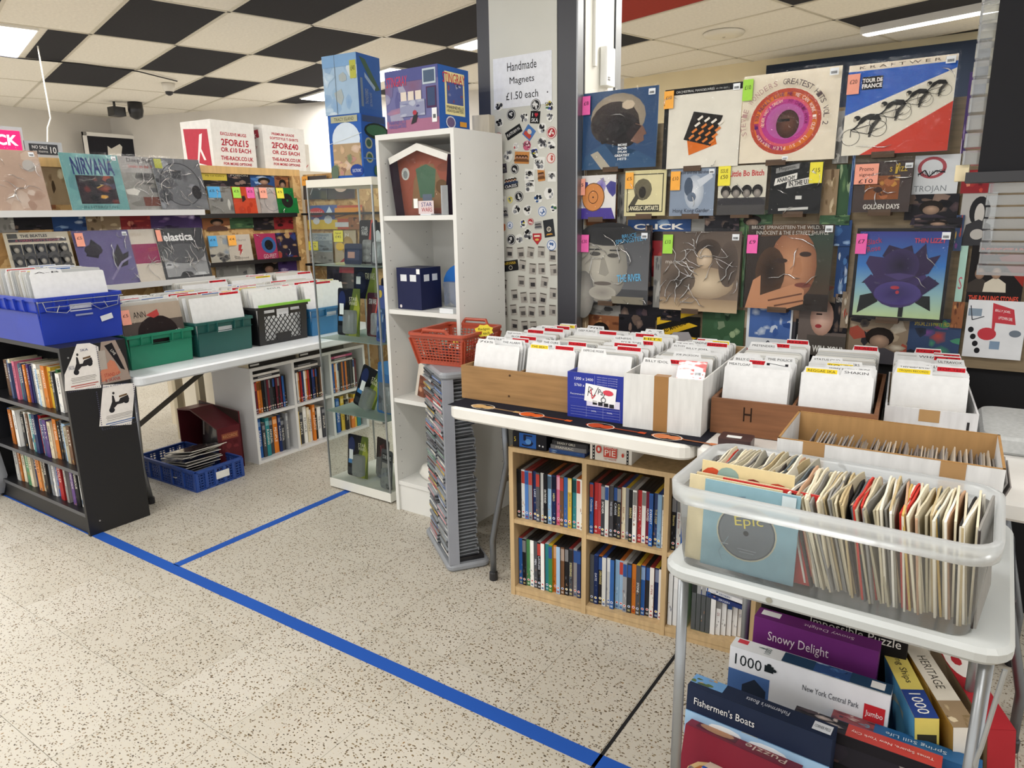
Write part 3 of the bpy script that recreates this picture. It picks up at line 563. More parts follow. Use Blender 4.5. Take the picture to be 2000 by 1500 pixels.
onpanel('record_sleeve', 'crinkled brown record cover with a pale reclining figure, green price tag', (1288, 603), 1,
  [('g', 0, 0, 1, 1, '8a7868', '5c5048'), ('g', 0, 0, 1, .16, 'c8b090', '9c866c'), ('eg', .6, .36, .34, .2, 'd8c6aa', '9c8870'), ('eg', .6, .78, .16, .13, '2c2420', '4c4038'), ('eg', .56, .67, .1, .13, 'e0cdb4', 'b09a80'), ('eg', .24, .38, .22, .18, '3c342e', '6e6054'), ('eg', .86, .6, .12, .28, '443a34', '5c5048'), ('t', 'madonna', .2, .62, .28, .05, 'd8d0c4')] + bar(.93, .93), '8a7868', 'green', '£10', tr=(1448, 452), tpos=(.02, .72, .13, .24))
onpanel('record_sleeve', 'dark record cover with a close-up of a bearded face and hand, pink price tag', (1452, 600), 1,
  [('g', 0, 0, 1, 1, '2a221e', '3a302a'), ('g', .72, .2, 1, .9, '4a3a2c', '33443a'), ('eg', .56, .52, .28, .43, 'd09a74', '8a5a40'), ('eg', .3, .44, .18, .3, '241a16', '4c3626'), ('p', [(.6, .62), (.56, .42), (.66, .4), (.68, .46), (.65, .62)], 'b07c5a'), ('p', [(.02, 0), (.1, .34), (.19, .4), (.2, .16), (.62, .32), (.72, .24), (.72, .08), (.5, 0)], 'c08a66'), ('l', [(.3, .1), (.7, .2)], .006, '6a4432'), ('l', [(.38, .04), (.72, .12)], .006, '6a4432'),
   ('e', .7, .3, .1, .03, '7a4238', 10), ('e', .42, .58, .08, .03, '3a2a24', 10), ('e', .7, .66, .07, .03, '3a2a24', 10), ('p', [(.16, .86), (.8, .9), (.72, 1), (.2, 1)], '5a4230'), ('t', 'BRUCE SPRINGSTEEN THE WILD, THE', .5, .965, .92, .045, 'c8c4bc'), ('t', 'INNOCENT & THE E STREET SHUFFLE', .52, .905, .84, .045, 'c8c4bc')] + bar(.94, .95), '2f2823', 'pink', '£9', tr=(1630, 438), tpos=(0, .66, .13, .22))
onpanel('record_sleeve', 'black-framed record cover with a dark purple flower on blue, pink price tag', (1658, 620), 1,
  [('g', .035, .035, .965, .3, 'bcd2a0', '8fb8c0'), ('g', .035, .3, .965, .6, '8fb8c0', '3a78c0'), ('g', .035, .6, .965, .965, '3a78c0', '3a3f8c'), ('p', [(.08, .06), (.1, .26), (.26, .3), (.3, .2)], '151a1c'), ('p', [(.66, .28), (.84, .28), (.86, .12), (.7, .2)], '151a1c'), ('p', [(.1, .4), (.2, .48), (.3, .4)], '161c1e'), ('p', [(.66, .4), (.88, .46), (.88, .38)], '161c1e'), ('r', .53, .04, .58, .16, '1a2022'),
   ('eg', .5, .4, .3, .26, '2a2040', '45366c'), ('p', [(.13, .62), (.16, .7), (.36, .68), (.46, .5), (.26, .44)], '3b2c58'), ('p', [(.58, .66), (.74, .84), (.77, .68), (.9, .72), (.8, .52), (.62, .46)], '33264a'), ('p', [(.3, .7), (.36, .82), (.5, .78), (.6, .82), (.64, .68), (.48, .58)], '2c2144'), ('p', [(.2, .5), (.12, .42), (.24, .28), (.4, .3)], '372a58'), ('p', [(.8, .5), (.92, .42), (.78, .3), (.62, .3)], '30254c'), ('eg', .5, .6, .2, .18, '1c1630', '3c2f5c'), ('eg', .5, .3, .25, .13, '30285a', '4c4080'), ('p', [(.34, .5), (.5, .44), (.68, .5), (.5, .52)], '4a3c70'), ('e', .47, .36, .05, .02, 'b03a48', 8), ('e', .5, .31, .02, .02, 'b03a48', 8),
   ('t', '^THIN LIZZY', .78, .87, .32, .05, 'c84a60'), ('t', 'Black', .2, .86, .16, .06, 'b83a5a', 12), ('t', 'Rose', .2, .78, .14, .06, 'b83a5a', 12)] + bar(.93, .92), '17171b', 'pink', '£7', tr=(1864, 445), tpos=(.0, .72, .12, .22))
# -- seven-inch singles between the rows
onpanel('single_sleeve', 'white and violet single with an orange disc label, salmon price tag', (1128, 428), 0,
  [('ph', 0, 0, 1, 1, 5, ['e4e2e0', '4a4a9c', '3c3a88', 'e0dedc', '6a5ab0'], 9), ('p', [(0, 0), (1, 0), (.9, .25), (.1, .25)], '4a3a94'), ('e', .42, .5, .3, .33, '6a4a2c', 20), ('e', .42, .5, .28, .31, 'd08a4c', 20), ('o', .42, .5, .13, .15, .9, '3a2418'), ('e', .42, .5, .02, .02, '201818')], 'e4e2e0', 'salmon', '£5', tpos=(.0, .55, .22, .38))
onpanel('single_sleeve', 'cream drawing single with a screaming face, orange price tag', (1219, 422), 0,
  [('r', 0, 0, 1, 1, 'd8cfa0'), ('r', .06, .08, .94, .92, '2c2a24'), ('r', .08, .1, .92, .9, 'ddd4a8'), ('e', .45, .58, .22, .24, '6a6450', 12), ('e', .44, .52, .09, .13, '2a2620', 10), ('p', [(.1, .2), (.3, .5), (.36, .4), (.2, .12)], '4a463a'), ('r', .12, .1, .86, .24, '22201c'), ('t', '^ANGELIC UPSTARTS', .49, .17, .7, .1, 'e8e0c0')], 'd8cfa0', 'orange', '£5', tpos=(.03, .6, .2, .36))
onpanel('single_sleeve', 'silver-blue single with a pale arched figure, orange price tag', (1307, 422), 0,
  [('r', 0, 0, 1, 1, '8a98ac'), ('eg', .55, .5, .22, .36, 'e4e8ec', 'a8b2c0'), ('p', [(.6, .75), (.92, .9), (.95, .8), (.68, .6)], 'ccd2da'), ('e', .42, .62, .1, .2, '4a586c', 10), ('e', .5, .4, .1, .1, '6a788c', 10), ('t', 'Siouxsie and the Banshees', .5, .92, .8, .07, '2a2a34'), ('t', 'Hong Kong Garden', .5, .1, .82, .11, '22222c')] + bar(.92, .92, .12, .1), '8a98ac', 'orange', '£10', tpos=(.02, .55, .22, .4))
onpanel('single_sleeve', 'cream single with four men in dark suits, yellow price tag', (1400, 420), 0,
  [('r', 0, 0, 1, .35, '4c4a4a'), ('r', 0, .35, 1, 1, 'd8d4c4'), ('t', '^Little Bo Bitch', .58, .84, .72, .12, 'c04848')] + [('bust', .17+.22*i, .46, .24, 'a8a098', '2a2828', '333236') for i in range(4)] + [('r', 0, 0, 1, .2, '4a4848')], 'd8d4c4', 'yellow', 'ISSUE|£50', tpos=(0, .6, .26, .4))
onpanel('single_sleeve', 'black single with torn white lettering strips, yellow price tag', (1500, 418), 0,
  [('r', 0, 0, 1, 1, '17181a'), ('p', [(.1, .8), (.55, .88), (.55, .98), (.1, .9)], '8c8c8a'), ('t', 'Megaton', .32, .89, .32, .08, '202020', 8), ('p', [(.08, .56), (.52, .68), (.52, .8), (.1, .7)], 'e8e6e0'), ('p', [(.32, .5), (.84, .58), (.84, .72), (.34, .62)], 'e4e2dc'), ('t', '^ANARCHY', .31, .685, .36, .09, '1a1a1c', 8), ('t', '^IN THE U.K.', .59, .605, .44, .09, '1a1a1c', 6), ('r', .52, .28, .64, .35, 'd8d8d4'), ('p', [(.2, .06), (.78, .08), (.78, .13), (.2, .11)], 'd0d0cc')], '17181a', 'yellow', '£15', tpos=(.76, .58, .24, .4))
onpanel('single_sleeve', 'brown single with a golden group photo, large salmon price note', (1663, 415), 0,
  [('r', 0, 0, 1, 1, '453a38'), ('r', .2, .25, .8, .72, 'a86a34'), ('ph', .2, .25, .8, .72, 12, ['8a5028', 'c89040', '5a3020', 'd8b060', '3a2420', 'b06a40'], 12), ('t', '^GOLDEN DAYS', .52, .11, .64, .1, 'd8d4cc'), ('p', [(.7, .75), (.74, .75), (.78, .95), (.75, .95)], 'c8a83c'), ('t', 's Fizz', .76, .86, .3, .14, 'c8a83c')] + bar(.93, .9, .13, .1), '453a38', 'salmon', 'Promo|signed|£10', tpos=(0, .56, .42, .4), tr=(1785, 312))
# -- covers papered flat over the panel behind: x0, y0, x1, y1 in the photograph, palette, lettering, words
BG = [(1140, 340, 1225, 440, 'warm', 'ON TOUR', 'pink tour poster cover'), (1205, 340, 1225, 440, 'grey', '', 'narrow grey cover strip'), (1225, 428, 1350, 520, 'blue', '^CLICK', 'blue and white lettered cover'), (1268, 470, 1295, 540, 'red', '', 'orange-red gradient cover'), (1350, 420, 1435, 460, 'grey', '', 'black and white striped cover'), (1430, 410, 1510, 450, 'green', '', 'pale green cover with black drawing'),
      (1140, 590, 1215, 618, 'grey', '', 'white framed cover with red mark'), (1212, 560, 1295, 620, 'dark', '', 'white cover with black top'), (1138, 618, 1210, 668, 'warm', '', 'orange cover with a dark-haired head'), (1208, 618, 1280, 672, 'dark', '', 'dark cover with a blond head'), (1282, 620, 1368, 672, 'y', '^BAD MANNERS', 'yellow and black striped cover'), (1290, 604, 1330, 625, 'dark', '', 'small dark cover under the crinkled record'), (1370, 606, 1455, 672, 'green', '', 'dark green cover with a profile'),
      (1440, 300, 1460, 420, 'sepia', '', 'sepia cover strip'), (1455, 600, 1550, 690, 'snow', '', 'blue and white winter picture cover'), (1550, 625, 1598, 690, 'chk', 'THE SPECIALS', 'black and white chequered cover'), (1555, 598, 1658, 690, 'head', '^WILL YOU?', 'cover with a woman in a black hat'), (1622, 320, 1668, 470, 'green', '', 'misty green landscape cover'), (1628, 480, 1660, 580, 'blue', '', 'pale blue seaside cover'), (1626, 575, 1660, 650, 'dark', 'LENNON', 'dark cover with a scribbled signature'),
      (1655, 625, 1785, 690, 'street', '', 'brown pavement cover'), (1770, 625, 1880, 690, 'multi', 'SPECIAL 2 x 6 PARTY FROM E.P', 'street party cover with yellow lettering'), (1780, 300, 1878, 380, 'troj', 'TROJAN', 'white paper bag with a red helmet seal'), (1765, 378, 1875, 430, 'dark', '', 'dark cover with men in white shirts'), (1868, 375, 1950, 480, 'head2', '', 'grey portrait cover of a dark-haired figure'), (1862, 480, 1892, 600, 'mint', 'S', 'pale mint cover'),
      (1885, 480, 2010, 590, 'rs', '^RESPECTABLE', 'black and red cover with a pair of figures'), (1878, 590, 2010, 695, 'joel', 'BILLY JOEL', 'white cover with red note and small drawings'), (1875, 140, 1905, 300, 'purple', '', 'lilac cover with coloured tangle'), (1875, 330, 1945, 378, 'red', '', 'red cover beside the black rack'), (1625, 215, 1665, 320, 'grey', '4', 'grey cover with a large figure 4'), (1600, 330, 1640, 425, 'sepia', '', 'brown portrait cover strip'), (1275, 500, 1300, 600, 'grey', '', 'white cover strip between the records'), (1610, 430, 1665, 480, 'blue', '', 'dark blue crowd cover'),
      (1128, 330, 1145, 440, 'sepia', '', 'sepia strip beside the column'), (1270, 330, 1300, 345, 'dark', '', 'sliver of a dark cover under the blue record'), (1375, 420, 1445, 470, 'dark', '', 'black cover with a pale blur above the crinkled record'), (1640, 570, 1662, 640, 'street', '', 'brown strip left of the flower record'), (1860, 420, 1885, 490, 'multi', '', 'many-coloured strip right of the flower record'), (1855, 590, 1885, 640, 'warm', '', 'orange strip by the white drawing cover'), (1600, 420, 1660, 440, 'green', '', 'thin green cover edge'), (1258, 440, 1275, 560, 'dark', '', 'dark strip between the grey portrait and brown record'), (1445, 440, 1460, 600, 'green', '', 'green strip between the brown and dark records'), (1655, 300, 1672, 420, 'blue', '', 'blue strip left of the golden group single'), (1785, 425, 1880, 445, 'dark', '', 'dark cover edge above the flower record'), (1300, 325, 1450, 345, 'grey', '', 'grey cover edge below the white record'), (1136, 560, 1150, 690, 'sepia', '', 'brown strip low by the column'), (1450, 560, 1662, 640, 'street', '', 'brown street cover behind the winter picture')]
BG = [b for b in BG if b[6].startswith('brown street')]+[b for b in BG if not b[6].startswith('brown street')]
for i, (xa, ya, xb, yb, pal, txt, words) in enumerate(BG):
    Y = PY-.0012-.0005*i; p = AY(xa, yb, Y); q = AY(xb, ya, Y); w_, h_ = q.x-p.x, q.z-p.z
    sh = []; base = '8a8a88'
    if pal == 'y': base = '1c1c1a'; sh = [('p', [(0, .2+.45*k), (0, .45+.45*k), (.75, .8+.45*k), (.95, .72+.4*k)], 'd8b02c') for k in range(-1, 2)] + [('p', [(.15, 0), (.4, .45), (.75, .5), (.95, 0)], 'a8a4a8'), ('t', txt, .4, .62, .6, .13, '2a2418', 24)]
    elif pal == 'snow': base = 'dfe4ea'; sh = [('r', .06, .35, .96, 1, '4c6aa8'), ('ph', .06, .38, .96, 1, 4, ['4c6aa8', 'e4e8ee', '2c4a88', 'c8d2e0', '3a5898'], 14), ('r', 0, 0, 1, .12, 'a83a40'), ('l', [(.4, .2), (.5, .3), (.6, .2), (.75, .27), (.95, .22)], .004, '30384a')]
    elif pal == 'chk': base = '1c1c20'; sh = [('e', .5, .45, .42, .3, 'dcdcd8'), ('t', 'THESE', .75, .4, .4, .13, '2a3a5a', -82), ('p', [(.1, .9), (.3, .98), (.3, .82)], 'e0e0e0')]
    elif pal == 'head': base = '6a605c'; sh = [('e', .62, .75, .36, .3, '17171a'), ('eg', .48, .75, .24, .36, 'e0bcac', 'a88474'), ('r', .36, .8, .48, .83, '3a2c2a'), ('e', .42, .58, .07, .04, '9c3c40', 10), ('r', .2, 0, 1, .4, '55504c'), ('t', txt, .64, .13, .62, .14, 'eeeeea')]
    elif pal == 'head2': base = 'b0aeac'; sh = [('e', .55, .65, .3, .28, '26262a'), ('e', .55, .6, .14, .2, 'c0bcb8'), ('p', [(.1, 0), (.2, .4), (.55, .5), (.9, .4), (1, 0)], '38383c'), ('e', .55, .22, .2, .1, 'b4b0ac')]
    elif pal == 'mint': base = 'a8ccc0'; sh = [('t', 'S', .5, .4, .5, .2, 'c06070')]
    elif pal == 'troj': base = 'd4d8dc'; sh = [('o', .4, .68, .32, .28, .74, 'a85058'), ('t', txt, .4, .12, .72, .2, '80868c'), ('l', [(.1, .5), (.25, .62), (.35, .45), (.5, .6), (.7, .55)], .004, '26262c'), ('t', 'HSS 14/9/24', .4, .55, .6, .1, '26262c', 8)]
    elif pal == 'rs': base = '1a1718'; sh = [('t', '^RESPECTABLE', .62, .9, .9, .12, 'c84a38'), ('bust', .2, .55, .28, 'b89078', '1c1818', '3a3430'), ('bust', .5, .56, .28, 'c8a488', '241c1a', 'c8c0b0'), ('p', [(.5, .8), (1, .3), (1, .9)], '8c2c24'), ('t', '^THE ROLLING STONES', .5, .08, .9, .1, 'c84a38')]
    elif pal == 'joel': base = 'd6d8dc'; sh = [('p', [(.42, .96), (.78, .86), (.84, .6), (.5, .62), (.5, .4), (.46, .4)], 'b83a44'), ('e', .38, .42, .16, .11, 'b83a44'), ('t', 'BILLY JOEL', .6, .82, .26, .05, 'e8e8e8', -6), ('t', 'UPTOWN GIRL', .66, .7, .24, .05, 'e8e8e8', -6)] + [('e', .1+.05*k, .48-.12*k, .05, .05, '1e1e22') for k in range(4)] + [('r', .45, .16, .62, .3, '7a90a8'), ('e', .85, .45, .1, .06, '6a7480'), ('r', .02, .72, .25, .85, '8090a0'), ('l', [(.05, .9), (.1, .65), (.3, .72)], .003, '40444c')]
    else:
        pl = PAL[pal]; base = pl[0]; sh = [('ph', 0, 0, 1, 1, i*7+1, pl, 11)]
        if i % 3 == 0 and w_ > .1: sh += [('bust', .5, .45, .5, 'b89a84', '2c2422', pl[1])]
        if txt: sh += [('t', txt, .5, .85 if pal != 'grey' else .5, .8, .12 if pal != 'grey' else .4, 'e8e4dc' if pal != 'multi' else 'd8c03c')]
    c = MB(); c.box((0, -.001, 0), (w_, 0, h_), base); c.art((0, -.001, 0), (w_, 0, 0), (0, 0, h_), sh, lift=.0001, step=.00004)
    tag(c.build('flat_cover', 'gloss', None, loc=(p.x, Y, p.z)), words+' papered on the display panel', 'record cover', 'covers papered on the display panel')
# paper bag of the seal, small sleeve below the trojan bag
# ------------------------------------------------------------------ things on the far cream wall
a = AY(1497, 128, 7.1); b = AY(1905, 330, 7.1)
tag(MB().box((0, 0, 0), (b.x-a.x, .03, a.z-b.z), '1f2838').build('notice_board', 'matte', None, loc=(a.x, 7.1, b.z)), 'large dark navy board on the far cream wall', 'notice board')
p = G(-2.4, 5.45); t = thing('smoke_detector', 'round white ceiling disc above the display panel', 'smoke detector', (p.x, p.y, CEIL-.03))
MB().lathe([(.09, 0), (.15, .012), (.16, .03)], 'e4dfd2').build('base', 'laminate', t, smooth=True)
MB().lathe([(.008, -.006), (.012, 0)], 'b0a898', 10).build('sensor', 'plastic', t)
# ------------------------------------------------------------------ long folding table with the single boxes
TZ = .74
t = thing('folding_table', 'long white plastic folding table carrying the boxes of singles', 'table', (-1.575, 1.885, 0))
def slab(x0, x1, y0, y1, z0, z1, r, col):
    q = MB(); e = .008; lo = rrect(x0+e, y0+e, x1-e, y1-e, r-e); mid = rrect(x0, y0, x1, y1, r); n = len(mid)
    rings = [q._a([(x, y, z) for x, y in pts]) for pts, z in ((lo, z0), (mid, z0+e), (mid, z1-e), (lo, z1))]
    for a, b in zip(rings, rings[1:]):
        for k in range(n): q.f.append((a+k, a+(k+1) % n, b+(k+1) % n, b+k)); q.c.append(col)
    q.f.append(tuple(rings[0]+k for k in reversed(range(n)))); q.c.append(col); q.f.append(tuple(rings[-1]+k for k in range(n))); q.c.append(col)
    return q
slab(0, .905, 0, .74, TZ-.048, TZ, .05, 'e2e0da').build('table_leaf', 'plastic', t)
slab(.909, 1.82, 0, .74, TZ-.048, TZ, .05, 'e0deda').build('table_leaf', 'plastic', t)
for x, sg in ((.07, 1), (1.75, -1)):
    for y in (.17, .60):
        MB().tube([(x+sg*.1, y-.05 if y < .3 else y+.05, TZ-.05), (x+sg*.075, y, .5), (x+sg*.02, y, .26), (x, y, .17), (x, y, .012)], .0125, '7a7e84', 10).build('leg', 'metal', t, smooth=True)
        MB().lathe([(.017, 0), (.017, .03), (.014, .035)], '222226', 12, c=(x, y)).build('foot_cap', 'darkplastic', t)
    MB().tube([(x+sg*.05, .17, .42), (x+sg*.05, .6, .42)], .01, '7a7e84', 8).build('leg_brace', 'metal', t)
# printed mat under the left boxes
q = MB(); q.box((0, 0, 0), (.92, .62, .0015), '24242c')
gs = []
for k, (u, v, c) in enumerate(((.12, .06, 'c8a470'), (.34, .055, 'd8602a'), (.62, .05, 'b84a2a'), (.86, .05, 'c87a50'), (.2, .3, 'd8602a'), (.6, .35, 'c8a470'))):
    gs += [('e', u, v, .035, .035, c, 12), ('e', u+.045, v, .03, .028, c, 12), ('r', u+.06, v-.008, u+.16, v+.008, mixc(c, '40302a', .4)), ('r', u+.16, v-.014, u+.185, v+.014, c), ('o', u+.02, v, .05, .05, .93, 'd8d4cc')]
q.art((0, 0, .0015), (.92, 0, 0), (0, .62, 0), gs, lift=.0002, step=.0001)
tag(q.build('table_mat', 'cloth', None, loc=(-1.57, 1.893, TZ+.0003), rz=.01), 'dark mat printed with orange guitars on the record table', 'table mat')

SING = ['c9c9c4', 'b4b5b2', 'd8d8d4', '9c9e9e', 'bdbcb4', 'a8a49a']
def sing_mesh(col, w_=.18, h_=.18, wave=.0):
    q = MB(); q.prism([(0, 0), (w_, 0), (w_, h_-.006), (w_-.006, h_), (.006, h_), (0, h_-.006)], 0, .0042, col, mixc(col, 'ffffff', .25))
    for i, v in enumerate(q.v): q.v[i] = (v[0], .0042-v[2], v[1])
    return q
_sproto = {}
def single(loc, lean, rz, label, group, k, w_=.18, nm='plastic', pal=None, cat='record', name='record_single'):
    key = (k, w_, nm, tuple(pal) if pal else 0)
    if key in _sproto: o = _sproto[key].copy(); COL.objects.link(o)
    else: o = _sproto[key] = sing_mesh((pal or SING)[k % len(pal or SING)], w_, w_).build(name, nm)
    o.location = loc; o.rotation_euler = (radians(lean), 0, rz); return tag(o, label, cat, group)
def divider(loc, lean, rz, txt, side, tagcol, label, group, w_=.19, h_=.188, blank=False):
    q = MB(); tw = w_*(.42 if len(txt) < 9 else .5); tx = {0: 0.004, 1: w_*.3, 2: w_-tw-.004}[side]; th = .017
    pts = [(0, 0), (w_, 0), (w_, h_-.004), (w_-.004, h_), (tx+tw, h_), (tx+tw-.005, h_+th), (tx+.005, h_+th), (tx, h_), (.004, h_), (0, h_-.004)]
    n = len(pts); q.mesh([(x, 0, z) for x, z in pts]+[(x, .0012, z) for x, z in pts], [tuple(range(n)), tuple(reversed(range(n, 2*n)))]+[(i, n+i, n+(i+1) % n, (i+1) % n) for i in range(n)], 'e2e3e4')
    sh = []
    if tagcol: sh.append(('r', .06, .16, .94, .86, tagcol))
    if txt: sh.append(('t', txt, .5, .5, .78, .42, '6a1c22' if tagcol == 'c8202c' else '2a2a2e'))
    q.art((tx, 0, h_-.001), (tw, 0, 0), (0, 0, th), sh)
    o = q.build('divider_card', 'paper', None, loc=loc); o.rotation_euler = (radians(lean), 0, rz); return tag(o, label, 'divider card', group)
RED_, YEL_ = 'c8202c', 'e8cc2c'
def open_box(name, label, loc, rz, W, D, H, col, m_, th=.006, inner=None, side=None, floor_=True, parts=None, cat='box', front_h=None):
    t = thing(name, label, cat, loc, rz); inner = inner or col; fh = front_h or H
    MB().box((0, 0, 0), (W, D, th), col).build('bottom', m_, t)
    f = MB().box((0, 0, th), (W, th, fh), col, {'y+': inner, **(side or {})}); f.build('front_panel', m_, t)
    MB().box((0, D-th, th), (W, D, H), col, {'y-': inner}).build('back_panel', m_, t)
    for x in (0, W-th):
        q = MB(); q.mesh([(x, th, th), (x+th, th, th), (x+th, D-th, th), (x, D-th, th), (x, th, fh), (x+th, th, fh), (x+th, D-th, H), (x, D-th, H)], [(3, 2, 1, 0), (4, 5, 6, 7), (0, 1, 5, 4), (1, 2, 6, 5), (2, 3, 7, 6), (3, 0, 4, 7)], col).build('side_panel', m_, t)
    return t
def fill(loc, rz, x0, W, D, z, seed, words, texts, boxwords, lean=-13, n=40, w_=.18, lift=0., ystart=.035, first_blank=True):
    """a column of singles and tabbed dividers, front to back"""
    r = random.Random(seed); M = Matrix.Translation(Vector(loc)) @ Matrix.Rotation(rz, 4, 'Z'); ti = 0; nd = 0
    gap = (D-ystart-.06)/n
    for i in range(n):
        y = ystart+i*gap; xx = x0+r.uniform(-.003, .003); p = M @ Vector((xx, y, z+lift))
        if i == 0 or r.random() < .22:
            tx = texts[ti % len(texts)] if ti < len(texts) else ''; ti += 1; nd += 1
            tc = None
            if tx.startswith('*'): tc = RED_; tx = tx[1:]
            elif tx.startswith('+'): tc = YEL_; tx = tx[1:]
            elif tx == '' and r.random() < .45: tc = RED_
            if tx == '' : tx = r.choice(('ROCK', 'POP', 'SOUL', 'A-Z', '80S', '60S', '70S'))
            cw = {None: 'white', RED_: 'red-labelled', YEL_: 'yellow-labelled'}[tc]
            sidx = r.choice((0, 0, 1, 2)) if not tc else r.choice((1, 2, 2))
            if i == 0: sidx = 0 if not tc else 0
            divider(p, lean+r.uniform(-2, 2), rz, tx, sidx, tc, '%s divider, %s from front, %s' % (cw, ORD[min(nd-1, 29)], boxwords.replace('the ', '')), 'divider cards in the single boxes', w_=w_+.008, h_=w_+.006)
        else:
            single(p, lean+r.uniform(-2.5, 2.5), rz, 'clear-sleeved single, %s card back, %s' % (ORD[i], boxwords.replace('the ', '')), 'singles filed in '+boxwords, r.randrange(6), w_)
BZ = TZ+.0022
# wooden box, two columns
L1 = (-1.585, 1.995, BZ); o = open_box('wooden_box', 'pale wooden box of singles at the left end of the table', L1, .04, .445, .62, .122, '9c784e', 'wood', .01)
for x, z in ((.21, .105), (.205, .03)): MB().lathe([(.004, 0), (.004, .001)], '4c3420', 8).build('nail', 'wood', o, loc=(x, -.0005, z)).rotation_euler = (radians(90), 0, 0)
MB().box((.217, .011, .011), (.225, .609, .11), '9a784e').build('partition', 'wood', o)
fill(L1, .04, .018, .2, .62, .012, 1, '', ['', 'THE ALARM', 'ABC', 'ADAM & THE ANTS', '*BAND AID', '*BAY CITY', 'BLONDIE', 'THE BAND', '*BEE GEES', '*BIG COUNTRY', 'BLUES', '*BOWIE', '+SOUL'], 'the left row of the pale wooden box')
fill(L1, .04, .236, .2, .62, .012, 2, '', ['+THE BEAT', '*BOOMTOWN', 'CULTURE CLUB', 'THE CURE', '*CLASH', '*COSTELLO', 'DEEP PURPLE', '', '', '*DURAN', '+SKA'], 'the right row of the pale wooden box')
# blue printed carton
L2 = (-1.13, 1.98, BZ); o = open_box('printed_carton', 'blue printed carton of singles with a scribbled white label', L2, .05, .196, .6, .152, '2f3a94', 'gloss', .004, 'b09470')
f = MB(); f.art((0, 0, 0), (.196, 0, 0), (0, 0, .152), [('t', '1200 x 2400', .3, .87, .34, .06, 'e4e6f2'), ('t', '5760 x 1440', .3, .73, .34, .06, 'e4e6f2'), ('l', [(.5, .97), (.5, .73)], .0008, '8a90c8'), ('r', .05, .44, .95, .445, '8a90c8'), ('t', 'Recommended', .2, .53, .28, .04, 'd0d4ec')]
  + [('t', 'Wireless printing', .72, .94-.05*i, .36, .025, 'b8bce0') for i in range(4)] + [('r', .36, .3, .95, .46, 'd8d4e8'), ('r', .47, .34, .55, .43, '26262c'), ('r', .57, .33, .65, .41, '2c2c32'), ('r', .67, .32, .75, .4, '26262c'), ('r', .77, .31, .85, .39, '2c2c32')]
  + [('l', [(.07, .26-.06*i), (.95, .26-.06*i)], .0006, 'a0a6d8') for i in range(4)] + [('l', [(.36+.3*i, .05), (.36+.3*i, .3)], .0006, 'a0a6d8') for i in range(3)] + [('t', s, .5+.28*i, .2, .1, .03, 'd8dcf0') for i, s in enumerate(('XL', 'XXXL'))])
f.build('front_print', 'gloss', o)
l_ = MB(); l_.box((0, 0, 0), (.108, .001, .058), 'eeeef0'); l_.art((0, 0, 0), (.108, 0, 0), (0, 0, .058), [('l', [(.1, .3), (.12, .85), (.25, .75), (.12, .55), (.3, .35)], .0022, '26262a'), ('l', [(.3, .35), (.42, .9)], .002, '26262a'), ('t', 'Pay', .55, .6, .25, .4, '33333a', -5), ('l', [(.18, .75), (.26, .2), (.35, .45)], .003, 'c82838'), ('e', .75, .7, .17, .16, 'd04858', 9), ('o', .62, .25, .08, .16, .75, '2a2a30')])
l_.build('handwritten_label', 'paper', o, loc=(.062, -.0026, .062)).rotation_euler = (0, radians(5), 0)
fill(L2, .05, .006, .185, .6, .022, 3, '', ['DEPECHE MODE', '*DIRE STRAITS', '*EURYTHMICS', 'FOUR TOPS', '*FAITH', 'GENESIS', '+HITS', '*HUMAN', 'ABBA'], 'the blue printed carton', n=36)
# white carton with brown tape
L3 = (-.922, 1.965, BZ); o = open_box('white_carton', 'tall white corrugated carton of singles sealed with brown tape', L3, .08, .245, .6, .172, 'd8d8d6', 'card', .005, 'b89a72')
MB().box((.098, -.0012, 0), (.142, 0, .171), '9c7448').box((.098, -.0012, .171), (.142, .03, .1725), '9c7448').build('brown_tape', 'gloss', o)
fill(L3, .08, .03, .185, .6, .012, 4, '', ['BILLY IDOL', '*ABC', 'JOE JACKSON', 'BILLY JOEL', 'ELTON JOHN', '', '*KINKS', 'MADNESS', '+BOB MARLEY', '*MADONNA'], 'the tall white carton', n=34)
o = cover('record_single', 'red single sleeve lying tilted in the tall white carton', 'record', (-.775, 2.02, .905), .085, .06, bar(.75, .35, .3, .45), 'c0302c', sleeve=False, lean=-35, rz=.1)
# brown wooden box marked H
L4 = (-.672, 2.05, BZ); o = open_box('wooden_box', 'brown wooden box of singles marked H', L4, .085, .448, .56, .108, '80563a', 'wood', .01)
f = MB(); f.art((0, 0, 0), (.448, 0, 0), (0, 0, .108), [('t', 'H', .24, .62, .055, .4, '2a1c14'), ]); f.build('marking', 'print', o)
MB().box((.224, .011, .011), (.232, .549, .1), '7c5030').build('partition', 'wood', o)
fill(L4, .085, .018, .2, .56, .012, 5, '', ['MEATLOAF', 'N', '*NEW ORDER', 'BILLY OCEAN', '', 'THE POLICE', 'PINK', 'PRETENDERS'], 'the left row of the box marked H')
fill(L4, .085, .238, .2, .56, .012, 6, '', ['+REGGAE SKA', 'SHAKIN', 'JIMMY RUFFIN', 'SIMPLE MINDS', '+ROXY', 'STRANGLERS', 'STATUS QUO', '*SLADE'], 'the right row of the box marked H')
